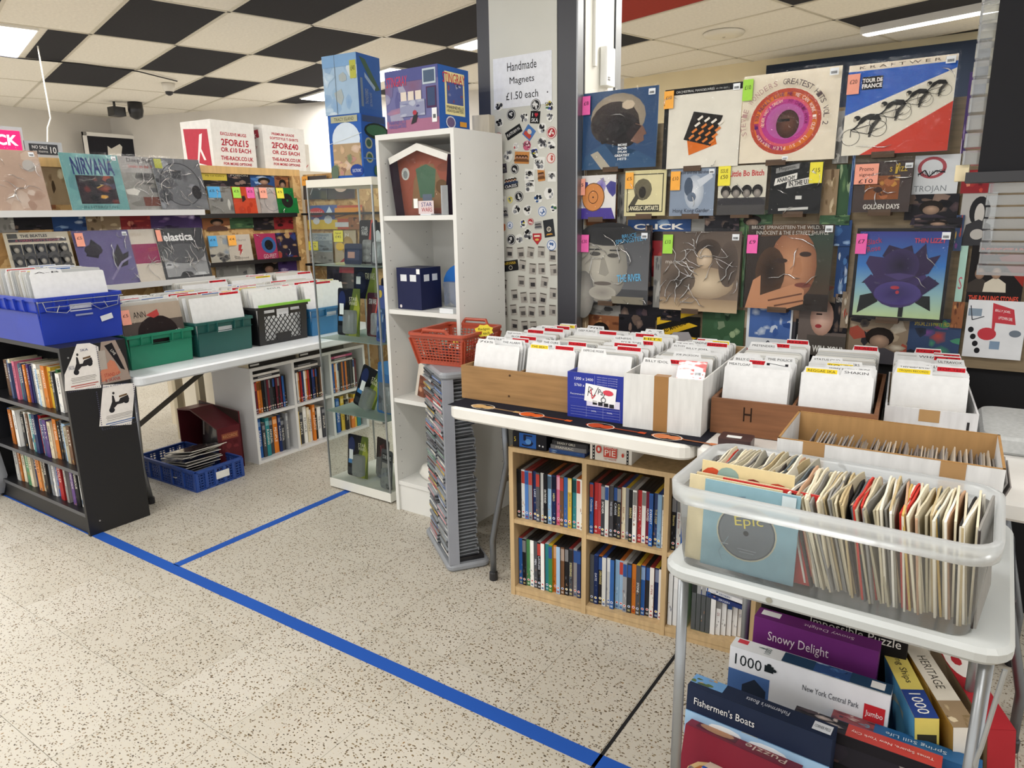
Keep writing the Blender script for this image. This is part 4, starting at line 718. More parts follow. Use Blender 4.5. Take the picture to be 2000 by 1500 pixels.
# low white box at the right end
L5 = (-.222, 2.2, BZ); o = open_box('white_carton', 'low torn white carton of singles at the right end of the table', L5, .1, .225, .48, .11, 'cbcbcd', 'card', .005, 'a88c68')
MB().box((.085, -.001, .075), (.135, 0, .109), 'a8865c').build('brown_tape', 'gloss', o)
MB().box((.2, -.001, .06), (.206, 0, .085), '2c2a2c').build('pen_mark', 'print', o)
fill(L5, .1, .012, .2, .48, .01, 7, '', ['+TROJAN RECORDS', 'T REX MARC BOLAN', '*TOP TEN', 'TCHIKA', 'THIN LIZZY', 'TEARS FOR FEARS', 'UB40', 'ULTRAVOX', '*U2', 'WHAM'], 'the low white carton', n=30)

# ------------------------------------------------------------------ oak cube unit under the table
UR = radians(4.8); UO = (-1.385, 2.0, 0)
t = thing('cube_unit', 'oak-effect cube shelf unit of films and games under the table', 'shelf unit', UO, UR)
UD, UH, UT, UP = .25, .585, .017, .288; UW = UP*3+UT; OC = 'c2a67c'
for k in range(4): MB().box((UP*k, 0, 0), (UP*k+UT, UD, UH-UT), OC).build('upright', 'oak', t)
MB().box((0, 0, UH-UT), (UW, UD, UH), OC).build('top', 'oak', t)
for k in range(3):
    MB().box((UP*k+UT, .002, .018), (UP*(k+1), UD-.004, .034), OC).build('shelf', 'oak', t)
    MB().box((UP*k+UT, .004, .0), (UP*(k+1), .016, .018), OC).build('plinth', 'oak', t)
    MB().box((UP*k+UT, .002, .292), (UP*(k+1), UD-.004, .307), OC).build('shelf', 'oak', t)
MB().box((UT, UD-.003, .0), (UW-UT, UD, UH-UT), 'a88e66').build('back_panel', 'oak', t)
UMX = Matrix.Translation(Vector(UO)) @ Matrix.Rotation(UR, 4, 'Z')
def spine_art(r, c, txt, th, h_, rating=True):
    dk = sum(lin(c)) < .6; ink = r.choice(('f0f0ec', 'e8d890', 'e0e4f0')) if dk else r.choice(('2a2a30', '8c2028', '24407c'))
    a = [('r', .02, .005, .98, .995, c)]
    if r.random() < .55: a.append(('r', .04, .72, .96, .97, r.choice((mixc(c, 'ffffff', .4), mixc(c, '000000', .45), 'b04038', '30508c'))))
    if r.random() < .5: a.append(('ph', .06, .2, .94, .45, r.randrange(999), [c, mixc(c, '000000', .4), mixc(c, 'ffffff', .4), 'b08060', '404c68'], 4))
    if txt: a.append(('t', txt, .5, .56, .5*h_/th*.55*min(1, len(txt)/7), .5*th/h_, ink, -90))
    if rating: a += [('e', .5, .13, .34, .34*th/h_, 'e8e8e8', 10), ('e', .5, .13, .22, .22*th/h_, r.choice(('c04040', 'c04040', 'd0b040', '4060a0')), 10), ('r', .2, .03, .8, .07, mixc(ink, c, .4))]
    return a
def dvd(M, x, y, z, col, txt, label, group, r, th=.0142, h_=.19, d_=.136, case='1c1c1f', name='film_case', cat='film case', lean=0., rating=True):
    p = M @ Vector((x, y, z)); rz = math.atan2(M[1][0], M[0][0])
    q = MB(); q.box((.0003, .0008, 0), (th-.0003, d_, h_), case, {'z+': mixc(case, 'ffffff', .06)})
    o = q.build(name, 'darkplastic', None, loc=p); o.rotation_euler = (0, radians(lean), rz); tag(o, label, cat, group)
    s_ = MB(); s_.box((0, 0, .001), (th, .0008, h_-.001), col); s_.art((0, 0, .001), (th, 0, 0), (0, 0, h_-.002), spine_art(r, col, txt, th, h_, rating), lift=.0002, step=.00008); s_.build('spine_print', 'gloss', o)
    return o
ROWS = [(0, .307, ['black', 'white', 'blue', 'grey', 'navy', 'dark grey', 'white', 'black', 'pale blue', 'navy', 'pink', 'brown', 'blue', 'yellow', 'teal', 'white', 'white'], ['', '', '', '', 'LAKE', '', '', 'ON THE ROAD', '', 'HERO', '', '', '', 'JIM THE CAT', '', ''], 'upper left compartment'),
        (1, .307, ['blue', 'red', 'red', 'dark grey', 'white', 'dark grey', 'black', 'black', 'cream', 'grey', 'black', 'white', 'red', 'white', 'maroon', 'blue', 'navy', 'pale blue', 'white'], ['Online', 'REDS', 'VAULT', 'SPIDER', '', 'THE WOODS', 'CRISIS', 'CRISIS', 'RAW', '', 'SEEDS', 'RED HILL', 'JUSTICE', '', 'HUNTED', 'EVEREST', 'THE DEEP', '', 'FIGHTING'], 'upper middle compartment'),
        (0, .034, ['blue', 'black', 'green', 'white', 'dark grey', 'black', 'white', 'teal', 'green', 'orange', 'pale blue', 'brown', 'black', 'dark grey', 'grey', 'navy', 'black'], ['', '', '', '', 'MEN', 'LAWLESS', '', '', '', '', '', '', '', 'MISSING', '', '', ''], 'lower left compartment'),
        (1, .034, ['dark grey', 'navy', 'black', 'white', 'white', 'blue', 'pale blue', 'pale blue', 'grey', 'black', 'orange', 'dark grey', 'blue', 'black', 'white', 'navy', 'white'], ['', 'DATE', 'OPEN RANGE', '', '', '', '', '', '', '', 'CONCRETE', 'STONE', '', '', 'SUPER', '', ''], 'lower middle compartment'),
        (2, .307, ['black', 'white', 'blue', 'grey', 'red', 'black', 'white', 'navy', 'dark grey', 'green', 'white', 'black'], ['Storm', 'the Firm'], 'upper right compartment')]
for c, z, cols, txts, words in ROWS:
    r = random.Random(words); x = UP*c+UT+.004
    for i, cn in enumerate(cols):
        case = r.choice(('1c1c1f', '1c1c1f', '1c1c1f', '1c1c1f', '8c2a2c', 'c8a82c', '888a8e', '2a4a94', 'c06a2c', 'b8babc'))
        col = mixc(NAMES[cn], r.choice(('ffffff', '000000', '8a6a5a')), r.uniform(0, .15))
        dvd(UMX, x, .018+r.uniform(0, .012)+(.012*(i/len(cols)) if z < .1 else 0), z, col, txts[i] if i < len(txts) else '', '%s-spined film case, %s from left, %s of oak unit' % (cn, ORD[i], words), 'film cases in the oak unit', r, th=.0138 if len(cols) > 17 else .0148, case=case)
        x += (.0142 if len(cols) > 17 else .0156)
r = random.Random(3); x = UP*2+UT+.004
for i in range(4): dvd(UMX, x, .02+.004*i, .034, 'e6e8ea', '', 'white game case with a blue foot, %s from the left in the lower right compartment' % ORD[i], 'game cases in the oak unit', r, case='e4e6e8', name='game_case', cat='game case', rating=False); x += .0162
x += .012
for i in range(4): dvd(UMX, x, .03, .034, '55585a', '', 'dark game case with a green top, %s of its four in the lower right compartment' % ORD[i], 'game cases in the oak unit', r, case='3f8a3a', name='game_case', cat='game case', rating=False); x += .0158
for i in range(7):
    dvd(UMX, x, .03+.006*i, .034, 'e4e4e4', r.choice(('DS', '')), 'short white handheld game case, %s from the green-topped cases' % ORD[i], 'game cases in the oak unit', r, case='dcdde0', name='game_case', cat='game case', rating=False, h_=.135, d_=.12, th=.0155); x += .0165
for i, (c, lab) in enumerate((('d8dade', 'clear game case slanting on top of the short game cases'), ('2c3a70', 'blue game case slanting beneath the clear game case'))):
    o = dvd(UMX, UP*2+.12, .03, .178+.02*(1-i)+.006, c, 'HEROES', lab, 'game cases in the oak unit', r, case='c8ccd2' if not i else '2c3a70', name='game_case', cat='game case', rating=False, h_=.15); o.rotation_euler = (0, radians(98), UR); 
# boxed sets on top of the oak unit
def setbox(name, label, x, z, W, D, H, col, art, cat='film box set', y=.012):
    p = UMX @ Vector((x, y, z)); q = MB(); q.box((0, 0, 0), (W, D, H), col); q.art((0, 0, 0), (W, 0, 0), (0, 0, H), art); o = q.build(name, 'gloss', None, loc=p, rz=UR); return tag(o, label, cat)
setbox('film_box_set', 'black film box set with a blue figure five on the oak unit', .012, UH, .135, .18, .058, '1b1b22', [('t', '5', .07, .5, .05, .3, 'd8c040'), ('r', .2, .05, .7, .95, '2a5ca8'), ('t', '5', .45, .5, .34, .75, '16203c'), ('e', .47, .45, .09, .18, '5a90d0', 12), ('e', .8, .3, .025, .06, 'd0d0d4', 8), ('e', .9, .28, .025, .06, 'd0d0d4', 8)])
for i, (c, tx) in enumerate((('3a4a78', ''), ('6a6a6e', 'MANIAC'), ('26262a', 'DEADLY GIRLS'))):
    setbox('film_case', '%s of three film cases lying flat on the oak unit' % ('bottom', 'middle', 'top')[i], .158+.006*i, UH+.0158*i, .135, .19, .0155, c, [('r', .05, .1, .95, .9, mixc(c, 'a0a0a0', .15))] + ([('t', tx, .4, .5, .5, .5, 'd8d4c8')] if tx else [('ph', .05, .1, .95, .9, 3, PAL['blue'], 6)]), 'film case', y=.01)
setbox('film_box_set', 'white film box set with red framed lettering on the oak unit', .312, UH, .148, .19, .072, 'dcd8d0', [('r', .06, 0, .12, 1, '1e2026'), ('r', .88, 0, .93, 1, '1e2026')] + [('r', .08, .05+.16*k, .1, .12+.16*k, 'd8d4cc') for k in range(6)] + [('r', .9, .05+.16*k, .915, .12+.16*k, 'd8d4cc') for k in range(6)] + [('e', .22, .55, .07, .2, 'c0483c', 14), ('e', .22, .55, .03, .1, 'e0d8d0', 10), ('r', .34, .22, .66, .85, 'c0483c'), ('t', 'AMERICAN', .5, .72, .28, .18, 'e8e0d8'), ('t', 'PIE', .5, .44, .26, .28, 'e8e0d8'), ('t', 'THE THREESOME', .5, .14, .3, .09, 'a04438'), ('e', .8, .42, .03, .1, 'c0483c', 12)])

# ------------------------------------------------------------------ small near table, clear bin of singles, long carton
NZ = .70
t = thing('folding_table', 'small worn white folding table in the foreground', 'table', (-.505, 1.262, 0))
slab(0, .6, 0, .61, NZ-.03, NZ, .055, 'b6baba').build('table_top', 'plastic', t)
for x in (.035, .565):
    for y in (.05, .56): MB().tube([(x, y, NZ-.03), (x, y, .012)], .0115, '9a9ea2', 10).build('leg', 'metal', t, smooth=True); MB().lathe([(.015, 0), (.015, .025)], '2a2a2c', 10, c=(x, y)).build('foot_cap', 'darkplastic', t)
    MB().tube([(x, .05, .1), (x, .56, .1)], .008, '9a9ea2', 8).build('leg_brace', 'metal', t)
MB().tube([(.59, .03, NZ-.04), (.575, .035, NZ-.2), (.565, .05, NZ-.28)], .004, 'b0b4b8', 6).build('locking_stay', 'metal', t)
MB().lathe([(.006, 0), (.006, .001)], 'a8a8a0', 10).build('rivet', 'metal', t, loc=(.22, -.0005, NZ-.015)).rotation_euler = (radians(90), 0, 0)
BX0, BX1, BY0, BY1, BH = -.470, .030, 1.284, 1.556, .172
t = thing('storage_bin', 'large clear plastic bin full of singles on the near table', 'storage bin', (0, 0, NZ+.001))
def ringmesh(q, rings, col, cap0=False):
    ids = [q._a([(x, y, z) for x, y in pts]) for pts, z in rings]; n = len(rings[0][0])
    for a, b in zip(ids, ids[1:]):
        for k in range(n): q.f.append((a+k, a+(k+1) % n, b+(k+1) % n, b+k)); q.c.append(col)
    if cap0: q.f.append(tuple(ids[0]+k for k in reversed(range(n)))); q.c.append(col)
q = MB(); g = .02
ringmesh(q, [(rrect(BX0, BY0, BX1, BY1, .03), 0), (rrect(BX0-g*.2, BY0-g*.2, BX1+g*.2, BY1+g*.2, .034), .02), (rrect(BX0-g*.75, BY0-g*.75, BX1+g*.75, BY1+g*.75, .045), BH-.02)], 'e8f0f4', True)
q.build('bin_wall', 'binplastic', t, smooth=True)
q = MB(); ringmesh(q, [(rrect(BX0-g*.75, BY0-g*.75, BX1+g*.75, BY1+g*.75, .045), BH-.021), (rrect(BX0-g*1.42, BY0-g*1.42, BX1+g*1.42, BY1+g*1.42, .06), BH-.032), (rrect(BX0-g*1.5, BY0-g*1.5, BX1+g*1.5, BY1+g*1.5, .06), BH), (rrect(BX0-g*.85, BY0-g*.85, BX1+g*.85, BY1+g*.85, .046), BH+.002), (rrect(BX0-g*.8, BY0-g*.8, BX1+g*.8, BY1+g*.8, .045), BH-.02)], 'eef4f8')
q.build('bin_rim', 'binrim', t, smooth=True)
# singles facing front at the left end
def sleeve7(label, x, y, z, art, base, lean, rz=0., hole=None):
    o = cover('record_single', label, 'record', (x, y, z), .18, .178, art, base, sleeve=False, lean=lean, rz=rz, mt='paper', th=.003, group='singles in the clear bin'); return o
zb = NZ+.006
sleeve7('pale blue single with a grey disc label at the front of the clear bin', -.432, 1.297, zb, [('e', .48, .47, .32, .32, 'b8b49c', 28), ('e', .48, .47, .305, .305, '4c5258', 28), ('e', .48, .47, .29, .29, '6a7076', 28), ('e', .48, .47, .03, .03, '2a2c30', 10), ('t', 'Epic', .5, .6, .3, .14, 'd8c860', 10), ('r', .2, .3, .3, .31, '9aa0a4'), ('r', .4, .28, .6, .285, '9aa0a4'), ('r', .42, .25, .58, .255, '9aa0a4'), ('l', [(.2, .78), (.35, .86), (.45, .88)], .002, '6a8090'), ('l', [(.3, .4), (.2, .2), (.25, .1)], .001, '7a949c'), ('r', .82, .86, .96, .98, 'c8d4d8')], '86a8b4', -3)
sleeve7('cream single with torn top edge behind the pale blue one', -.468, 1.306, zb, [], 'd8c9a4', -4)
sleeve7('bright red paper single behind the pale blue one', -.405, 1.315, zb, [], 'c03430', -5)
sleeve7('second cream paper single near the front of the bin', -.46, 1.323, zb, [], 'd4c49c', -4)
sleeve7('single with red and teal circle pattern and bar code', -.455, 1.334, zb+.022, [('r', 0, 0, 1, 1, 'd8c698')]+[('e', .12, .75, .14, .18, 'c04a2c', 16), ('e', .13, .74, .09, .12, '4a5c60', 14), ('e', .3, .86, .12, .1, '88a098', 14), ('e', .42, .7, .16, .12, '7c968c', 14), ('e', .58, .74, .13, .14, '84302c', 16), ('e', .84, .72, .16, .16, 'b8402c', 16), ('e', .8, .68, .1, .12, '5c2c34', 14)]+bar(.9, .72, .16, .14), 'd8c698', -6)
SC = ['d8ceb4', 'c8bea4', '2a2828', 'e4e0d4', 'b8a680', '8a8884', 'c0392f', 'a09c8e', 'c8a860', 'dcd6c6', '5c6468', 'b0a890', 'e0d8c0', '3a3432', 'b89478', 'cfc6ae', 'dad4c4', 'e6e2d8', 'c4bca8', 'd2c8b0']
r = random.Random(21); n = 104
for i in range(n):   # the long row, sleeves seen edge-on and leaning towards the left end
    f = i/(n-1); ln = -(23-18*f)+r.uniform(-3, 3); xx = BX0+.075+f*(.43)
    key = ('bin', r.randrange(len(SC)))
    c = SC[key[1]]
    if f < .36: yy, hh = 1.375, .0
    else: yy, hh = 1.305+r.uniform(0, .02), 0
    if key in _sproto: o = _sproto[key].copy(); COL.objects.link(o)
    else:
        q = MB(); pts = [(0, 0), (.18, 0), (.181, .174), (.15, .177), (.09, .175), (.04, .178), (0, .176)]
        m_ = len(pts); q.mesh([(0, y_, z_) for y_, z_ in pts]+[(.0036, y_, z_) for y_, z_ in pts], [tuple(reversed(range(m_))), tuple(range(m_, 2*m_))]+[(a, (a+1) % m_, m_+(a+1) % m_, m_+a) for a in range(m_)], c); o = _sproto[key] = q.build('record_single', 'paper')
    o.location = (xx, yy, zb+r.uniform(0, .008)); o.rotation_euler = (radians(r.uniform(-2, 2)), radians(ln), radians(r.uniform(-9, 4)))
    tag(o, '%s paper-sleeved single, %s from the left in the clear bin' % ('red' if c == 'c0392f' else 'black' if c in ('2a2828', '3a3432') else 'grey' if c in ('8a8884', '5c6468', 'a09c8e') else 'tan' if c in ('b8a680', 'c8a860', 'b89478') else 'cream', ORD[i]), 'record', 'edge-on singles in the clear bin')
# long carton behind the bin
LC = (-.372, 1.612, NZ+.001)
o = open_box('long_carton', 'long open brown carton with white outside, packed with singles', LC, .045, .43, .255, .192, 'd6d6d6', 'card', .005, 'b08a5c')
MB().box((.055, -.001, 0), (.1, 0, .192), 'a8845a').build('brown_tape', 'gloss', o); MB().box((.32, -.001, 0), (.365, 0, .192), 'a8845a').build('brown_tape', 'gloss', o)
f = MB(); f.art((0, 0, 0), (.43, 0, 0), (0, 0, .192), [('p', [(.3, .78), (.31, .84), (.33, .8), (.35, .72), (.33, .74)], '3a3838'), ('p', [(.62, .72), (.66, .74), (.65, .6), (.68, .56), (.63, .6)], '4a4848')]); f.build('pen_mark', 'print', o)
f = MB()
for a, b in (((0, 0), (.43, 0)), ((0, .25), (.43, .25))): f.box((a[0], a[1], .192), (b[0], b[1]+.005, .1935), 'a07a4c')
f.box((0, 0, .192), (.005, .255, .1935), 'a07a4c'); f.box((.425, 0, .192), (.43, .255, .1935), 'a07a4c'); f.build('brown_rim', 'card', o)
pal = ['a09890', '847e7c', 'b0a698', '8c8a8a', '746c6a', 'bcb0a0']
r = random.Random(22); q = MB()
for i in range(125):
    a = radians(16+r.uniform(-6, 6)); hh = .15*r.uniform(.93, 1.07); x = .01+i*.0031; y = .03+r.uniform(0, .012); dx, dz = sin(a)*hh, cos(a)*hh; tx, tz = .0026*cos(a), -.0026*sin(a); k = r.uniform(-.004, .004)
    q.mesh([(x, y, .006), (x+tx, y, .006+tz), (x+tx, y+.185, .006+tz), (x, y+.185, .006), (x+dx, y, .006+dz), (x+dx+tx, y, .006+dz+tz), (x+dx+tx+k, y+.185, .006+dz+tz), (x+dx+k, y+.185, .006+dz)], [(3, 2, 1, 0), (4, 5, 6, 7), (0, 1, 5, 4), (1, 2, 6, 5), (2, 3, 7, 6), (3, 0, 4, 7)], pal[r.randrange(6)])
tag(q.build('packed_singles', 'plastic', None, loc=LC, rz=.045), 'tightly packed worn clear-sleeved singles in the long brown carton', 'records', kind='stuff')
p = AY(1500, 850, 1.93)
t = thing('cassette_box', 'small dark plum plastic case with a white label beside the long carton', 'case', (-.60, 1.9, TZ+.0005), .1)
MB().prism(rrect(0, 0, .09, .07, .008, 3), 0, .035, '3a2426').build('body', 'darkplastic', t); MB().box((.02, .02, .035), (.06, .04, .0358), 'e0e0de').build('label_sticker', 'paper', t)
tag(slab(0, .25, 0, .36, 0, .05, .05, 'b4b6b6').build('seat_cushion', 'cloth', None, loc=(.012, 2.25, TZ+.001), rz=.05, smooth=False), 'pale grey padded seat cushion lying at the right end of the table', 'cushion')
# ------------------------------------------------------------------ jigsaw boxes under the near table
def puzzle(label, x, y, W, T, H, front, top, base, rz=0., lean=0., z=.0, side=None):
    q = MB(); q.box((0, 0, 0), (W, T, H), base); q.box((-.001, -.001, 0), (W+.001, T*.45, H+.001), mixc(base, 'ffffff', .04))
    q.art((-.001, -.001, 0), (W+.002, 0, 0), (0, 0, H), front); q.art((-.001, -.001, H+.001), (W+.002, 0, 0), (0, T+.001, 0), top)
    if side: q.art((-.001, T, 0), (0, -T-.001, 0), (0, 0, H), side)
    o = q.build('jigsaw_box', 'gloss', None, loc=(x, y, z)); o.rotation_euler = (radians(lean), 0, radians(rz)); return tag(o, label, 'jigsaw box', 'jigsaw boxes under the near table')
jig = lambda u, v, s, c: [('r', u-s, v-s, u+s, v+s, c), ('e', u+s*1.2, v, s*.5, s*.5, c, 8), ('e', u, v+s*1.2, s*.5, s*.5, c, 8)]
puzzle('navy-topped jigsaw box with a harbour town picture', -.512, 1.475, .33, .055, .27, [('r', 0, 0, 1, 1, '222c44'), ('ph', 0, 0, 1, .76, 31, ['7aa8d4', 'c8a060', 'd8b878', '8c6a40', 'b08858', '6a7a44', 'a8c4dc'], 30), ('r', 0, .52, 1, .76, '9cc0e0'), ('e', .6, .68, .14, .05, 'e4ecf2', 10), ('e', .3, .7, .12, .04, 'e4ecf2', 10), ('t', "Fishermen's Boats", .28, .88, .44, .07, 'e8e8e8')], [('r', 0, 0, 1, 1, '222c44'), ('ph', 0, .3, .24, 1, 32, PAL['town'], 10), ('t', "Fishermen's Boats", .55, .55, .3, .3, 'c8ccd8', 180), ('r', .86, .2, .98, .8, 'd8dce4'), ('t', 'CORNER PIECE', .92, .5, .1, .2, '222c44')], '222c44', rz=-2, lean=-4)
puzzle('maroon jigsaw box printed Puzzle in front of the harbour box', -.5, 1.40, .26, .05, .2, [('r', 0, 0, 1, 1, '7c2434'), ('e', .35, .4, .3, .3, 'c8a878', 14), ('e', .35, .4, .26, .26, 'a86838', 14)], [('r', 0, 0, 1, 1, '7c2434'), ('r', .08, .2, .45, .9, '5a1c28'), ('e', .26, .55, .16, .3, 'b08060', 12), ('t', 'Puzzle', .7, .5, .36, .45, 'e0c8b8', 180)], '7c2434', rz=-4, lean=-14)
puzzle('small blue and white jigsaw box lowest in the foreground', -.44, 1.33, .16, .05, .16, [('ph', 0, 0, 1, 1, 33, ['c8a080', '8a5a3c', 'e0d0b8', '4a3a34', '3060a8'], 10)], [('r', 0, 0, 1, 1, '2f5aa8'), ('ph', 0, .2, .8, 1, 34, ['d0c0b0', 'a06a4a', '4a3a34', 'e4dcd0'], 10)], '2f5aa8', rz=-8, lean=-20)
puzzle('white jigsaw box of a city park marked 1000', -.462, 1.648, .37, .05, .30, [('r', 0, 0, 1, 1, 'e0e2e8'), ('r', 0, .0, .28, .8, '4a6aa0'), ('p', [(.1, 0), (.1, .68), (.18, .76), (.26, .68), (.26, 0)], '2c3444'), ('t', '1000', .13, .9, .18, .1, '22282c'), ('t', 'New York Central Park', .66, .84, .34, .05, '3a3e48'), ('r', .86, .68, .98, .88, 'c02c34'), ('t', 'Jumbo', .92, .8, .1, .06, 'f0f0f0')]+jig(.27, .9, .03, '22282c'), [('r', 0, 0, 1, 1, 'dfe2e6'), ('p', [(.03, .5), (.1, .5), (.1, .9), (.03, .9)], 'c8404c'), ('t', '1000', .24, .5, .08, .3, '33504c', 90), ('r', .34, .05, .54, .95, '22405c'), ('ph', .54, .05, .76, .95, 35, PAL['blue'], 10), ('r', .76, .05, 1, .95, '22405c'), ('r', .88, .2, .96, .8, 'e8e8e8')]+jig(.2, .6, .025, '22504c'), 'dfe2e6', lean=-3)
puzzle('purple jigsaw box of a snowy village', -.435, 1.762, .30, .055, .335, [('r', 0, 0, 1, 1, '6a2c70'), ('ph', .05, 0, .95, .72, 36, ['3c6a78', '7a98a0', 'c8d0cc', '2c4a40', '5a7a68', 'b89a70'], 26), ('t', 'Snowy Delight', .38, .86, .5, .1, 'e8d8e4'), ('t', '500', .5, .6, .2, .12, 'e8e8f0'), ('r', .86, .4, .98, .56, 'eeeeee')], [('r', 0, 0, 1, 1, '6a2c70'), ('r', .04, .35, .2, .85, 'e8e8ea'), ('t', 'Snowy Delight', .6, .5, .4, .35, 'd8c0d8', 180)], '6a2c70', lean=-3)
puzzle('black jigsaw box marked Impossible Puzzle at the back', -.44, 1.85, .36, .055, .35, [('r', 0, 0, 1, 1, '1c1a1c'), ('t', 'Impossible Puzzle', .66, .9, .6, .09, 'e8e4e0')], [('r', 0, 0, 1, 1, 'a4443c'), ('r', 0, 0, .3, 1, '1c1a1c'), ('t', 'emoji', .14, .4, .22, .45, 'c85a2c'), ('ph', .22, .3, .6, 1, 37, ['c04a3c', 'd8b060', '7a3a34', 'e0c8a8', '4a5a3c'], 12), ('r', .6, .2, 1, .95, 'd8d8dc'), ('t', '1000', .85, .55, .12, .5, '3a3a44', 90)], '1c1a1c', lean=-3)
puzzle('black and red jigsaw box of a city square at night', -.278, 1.525, .30, .05, .245, [('r', 0, 0, 1, 1, '1e1c22'), ('ph', .05, .0, .95, .9, 38, ['26242c', '3a3440', '101014', '6a4a40', 'c8c0b8', '402830'], 18)], [('r', 0, 0, 1, 1, 'b8423c'), ('ph', 0, 0, .38, 1, 39, ['26242c', 'c8b8b0', 'a04038', '4a3a40', '101014'], 12), ('t', 'Times Square, New York City', .68, .5, .54, .25, 'e8d0cc', 180)], '26242c', rz=0, lean=-5)
puzzle('blue jigsaw box of a spring still life', -.205, 1.595, .30, .045, .225, [('r', 0, 0, 1, 1, '2a5c90'), ('r', .05, .05, .95, .9, '386a9c')], [('r', 0, 0, 1, 1, '2c6090'), ('ph', 0, .2, .3, 1, 40, ['8a4a50', 'c8b8b0', '4a3a4a', 'b07080', '6a8a9c'], 12), ('t', 'Spring Still Life', .58, .5, .4, .35, 'c8d8e8', 180)], '2c6090', rz=0, lean=-4)
def side_puzzle(label, a, b, z, wd, base, top, end, depthside, rz):
    # box standing on its long edge and running back from the viewer: narrow end towards the viewer
    L = .36; q = MB(); q.box((0, 0, 0), (wd, L, z), base)
    q.art((0, 0, 0), (wd, 0, 0), (0, 0, z), end); q.art((0, L, z), (0, -L, 0), (wd, 0, 0), top); q.art((0, L, 0), (0, -L, 0), (0, 0, z), depthside)
    o = q.build('jigsaw_box', 'gloss', None, loc=(a, b, 0)); o.rotation_euler = (0, radians(-6), radians(rz)); return tag(o, label, 'jigsaw box', 'jigsaw boxes under the near table')
side_puzzle('yellow and blue jigsaw box of sailing ships', -.012, 1.655, .28, .05, 'e4d270', [('r', 0, 0, 1, 1, 'e4d270'), ('r', .72, 0, 1, 1, '2c4488'), ('t', '1000', .86, .5, .2, .5, 'eeeee8'), ('t', 'Sailing Ships', .45, .5, .4, .4, '4a4638'), ('r', .04, .2, .2, .8, 'efe8b8')], [('r', 0, 0, 1, 1, 'e4d270'), ('r', .1, .45, .9, .85, '3a382c'), ('t', 'jr', .5, .65, .5, .25, 'e4d270'), ('t', 'PUZZLES', .5, .36, .8, .08, '3a382c'), ('r', .2, .08, .8, .26, 'e8e8e4')], [('ph', 0, 0, 1, 1, 41, ['5aa0cc', 'd8e4ec', '3a78a8', 'c8b890', '8a5a34', '6ab0d8'], 16)], 22)
side_puzzle('cream heritage jigsaw box with a street scene', .062, 1.66, .285, .05, 'ddd6c8', [('r', 0, 0, 1, 1, 'ddd6c8'), ('t', 'HERITAGE', .45, .5, .36, .4, '4a463e'), ('ph', .75, 0, 1, 1, 42, PAL['sepia'], 8)], [('r', 0, 0, 1, 1, 'e0dad0'), ('r', .3, .3, .7, .5, 'b8cce0'), ('t', 'Gibsons', .5, .4, .36, .1, '3a5a8c')], [('ph', 0, 0, 1, 1, 43, ['b08a48', '6a5030', 'd0b880', '483828', '8a6a38'], 16)], 24)
side_puzzle('red and white jigsaw box at the far right under the table', .125, 1.70, .28, .055, 'a82c34', [('r', 0, 0, 1, 1, 'a82c34'), ('e', .3, .5, .2, .48, 'e8e4e0', 16), ('e', .3, .45, .06, .2, 'b03038', 8)], [('r', 0, 0, 1, 1, 'a82c34'), ('e', .5, .3, .45, .2, 'e8e4e0', 14), ('e', .5, .3, .16, .08, 'b03038', 8)], [('ph', 0, 0, 1, 1, 44, PAL['sepia'], 10)], 22)
tag(MB().box((.118, 1.12, 0), (.19, 1.165, .86), 'd8b880').build('timber_post', 'pine'), 'pale pine post at the right edge in the foreground', 'post')

# ------------------------------------------------------------------ black rack with clear trays at the right edge
t = thing('cassette_rack', 'tall black wall rack with clear plastic trays at the right edge', 'display rack', (-.093, 2.2, 0))
MB().box((.02, 0, 1.48), (.42, .03, 2.6), '16161a').build('back_board', 'matte', t)
MB().box((-.005, -.012, 1.455), (.43, .09, 1.48), '26262a').build('base_shelf', 'laminate', t)
MB().box((-.03, .02, 1.46), (.0, .06, 1.5), 'd8cba8').build('timber_block', 'pine', t)
MB().box((.34, .035, 0), (.39, .085, 1.455), '1a1a1e').build('post', 'matte', t)
for k in range(24): MB().prism(rrect(-.018, .012, .02, .1, .006, 2), 1.5+.042*k, 1.534+.042*k, 'd8dcde').build('tray', 'tray', t)
for k in range(8): MB().prism(rrect(.045+.002*(k % 2), .0, .3, .1, .006, 2), 1.225+.029*k, 1.249+.029*k, 'b8bcbc').build('tray', 'tray', t)
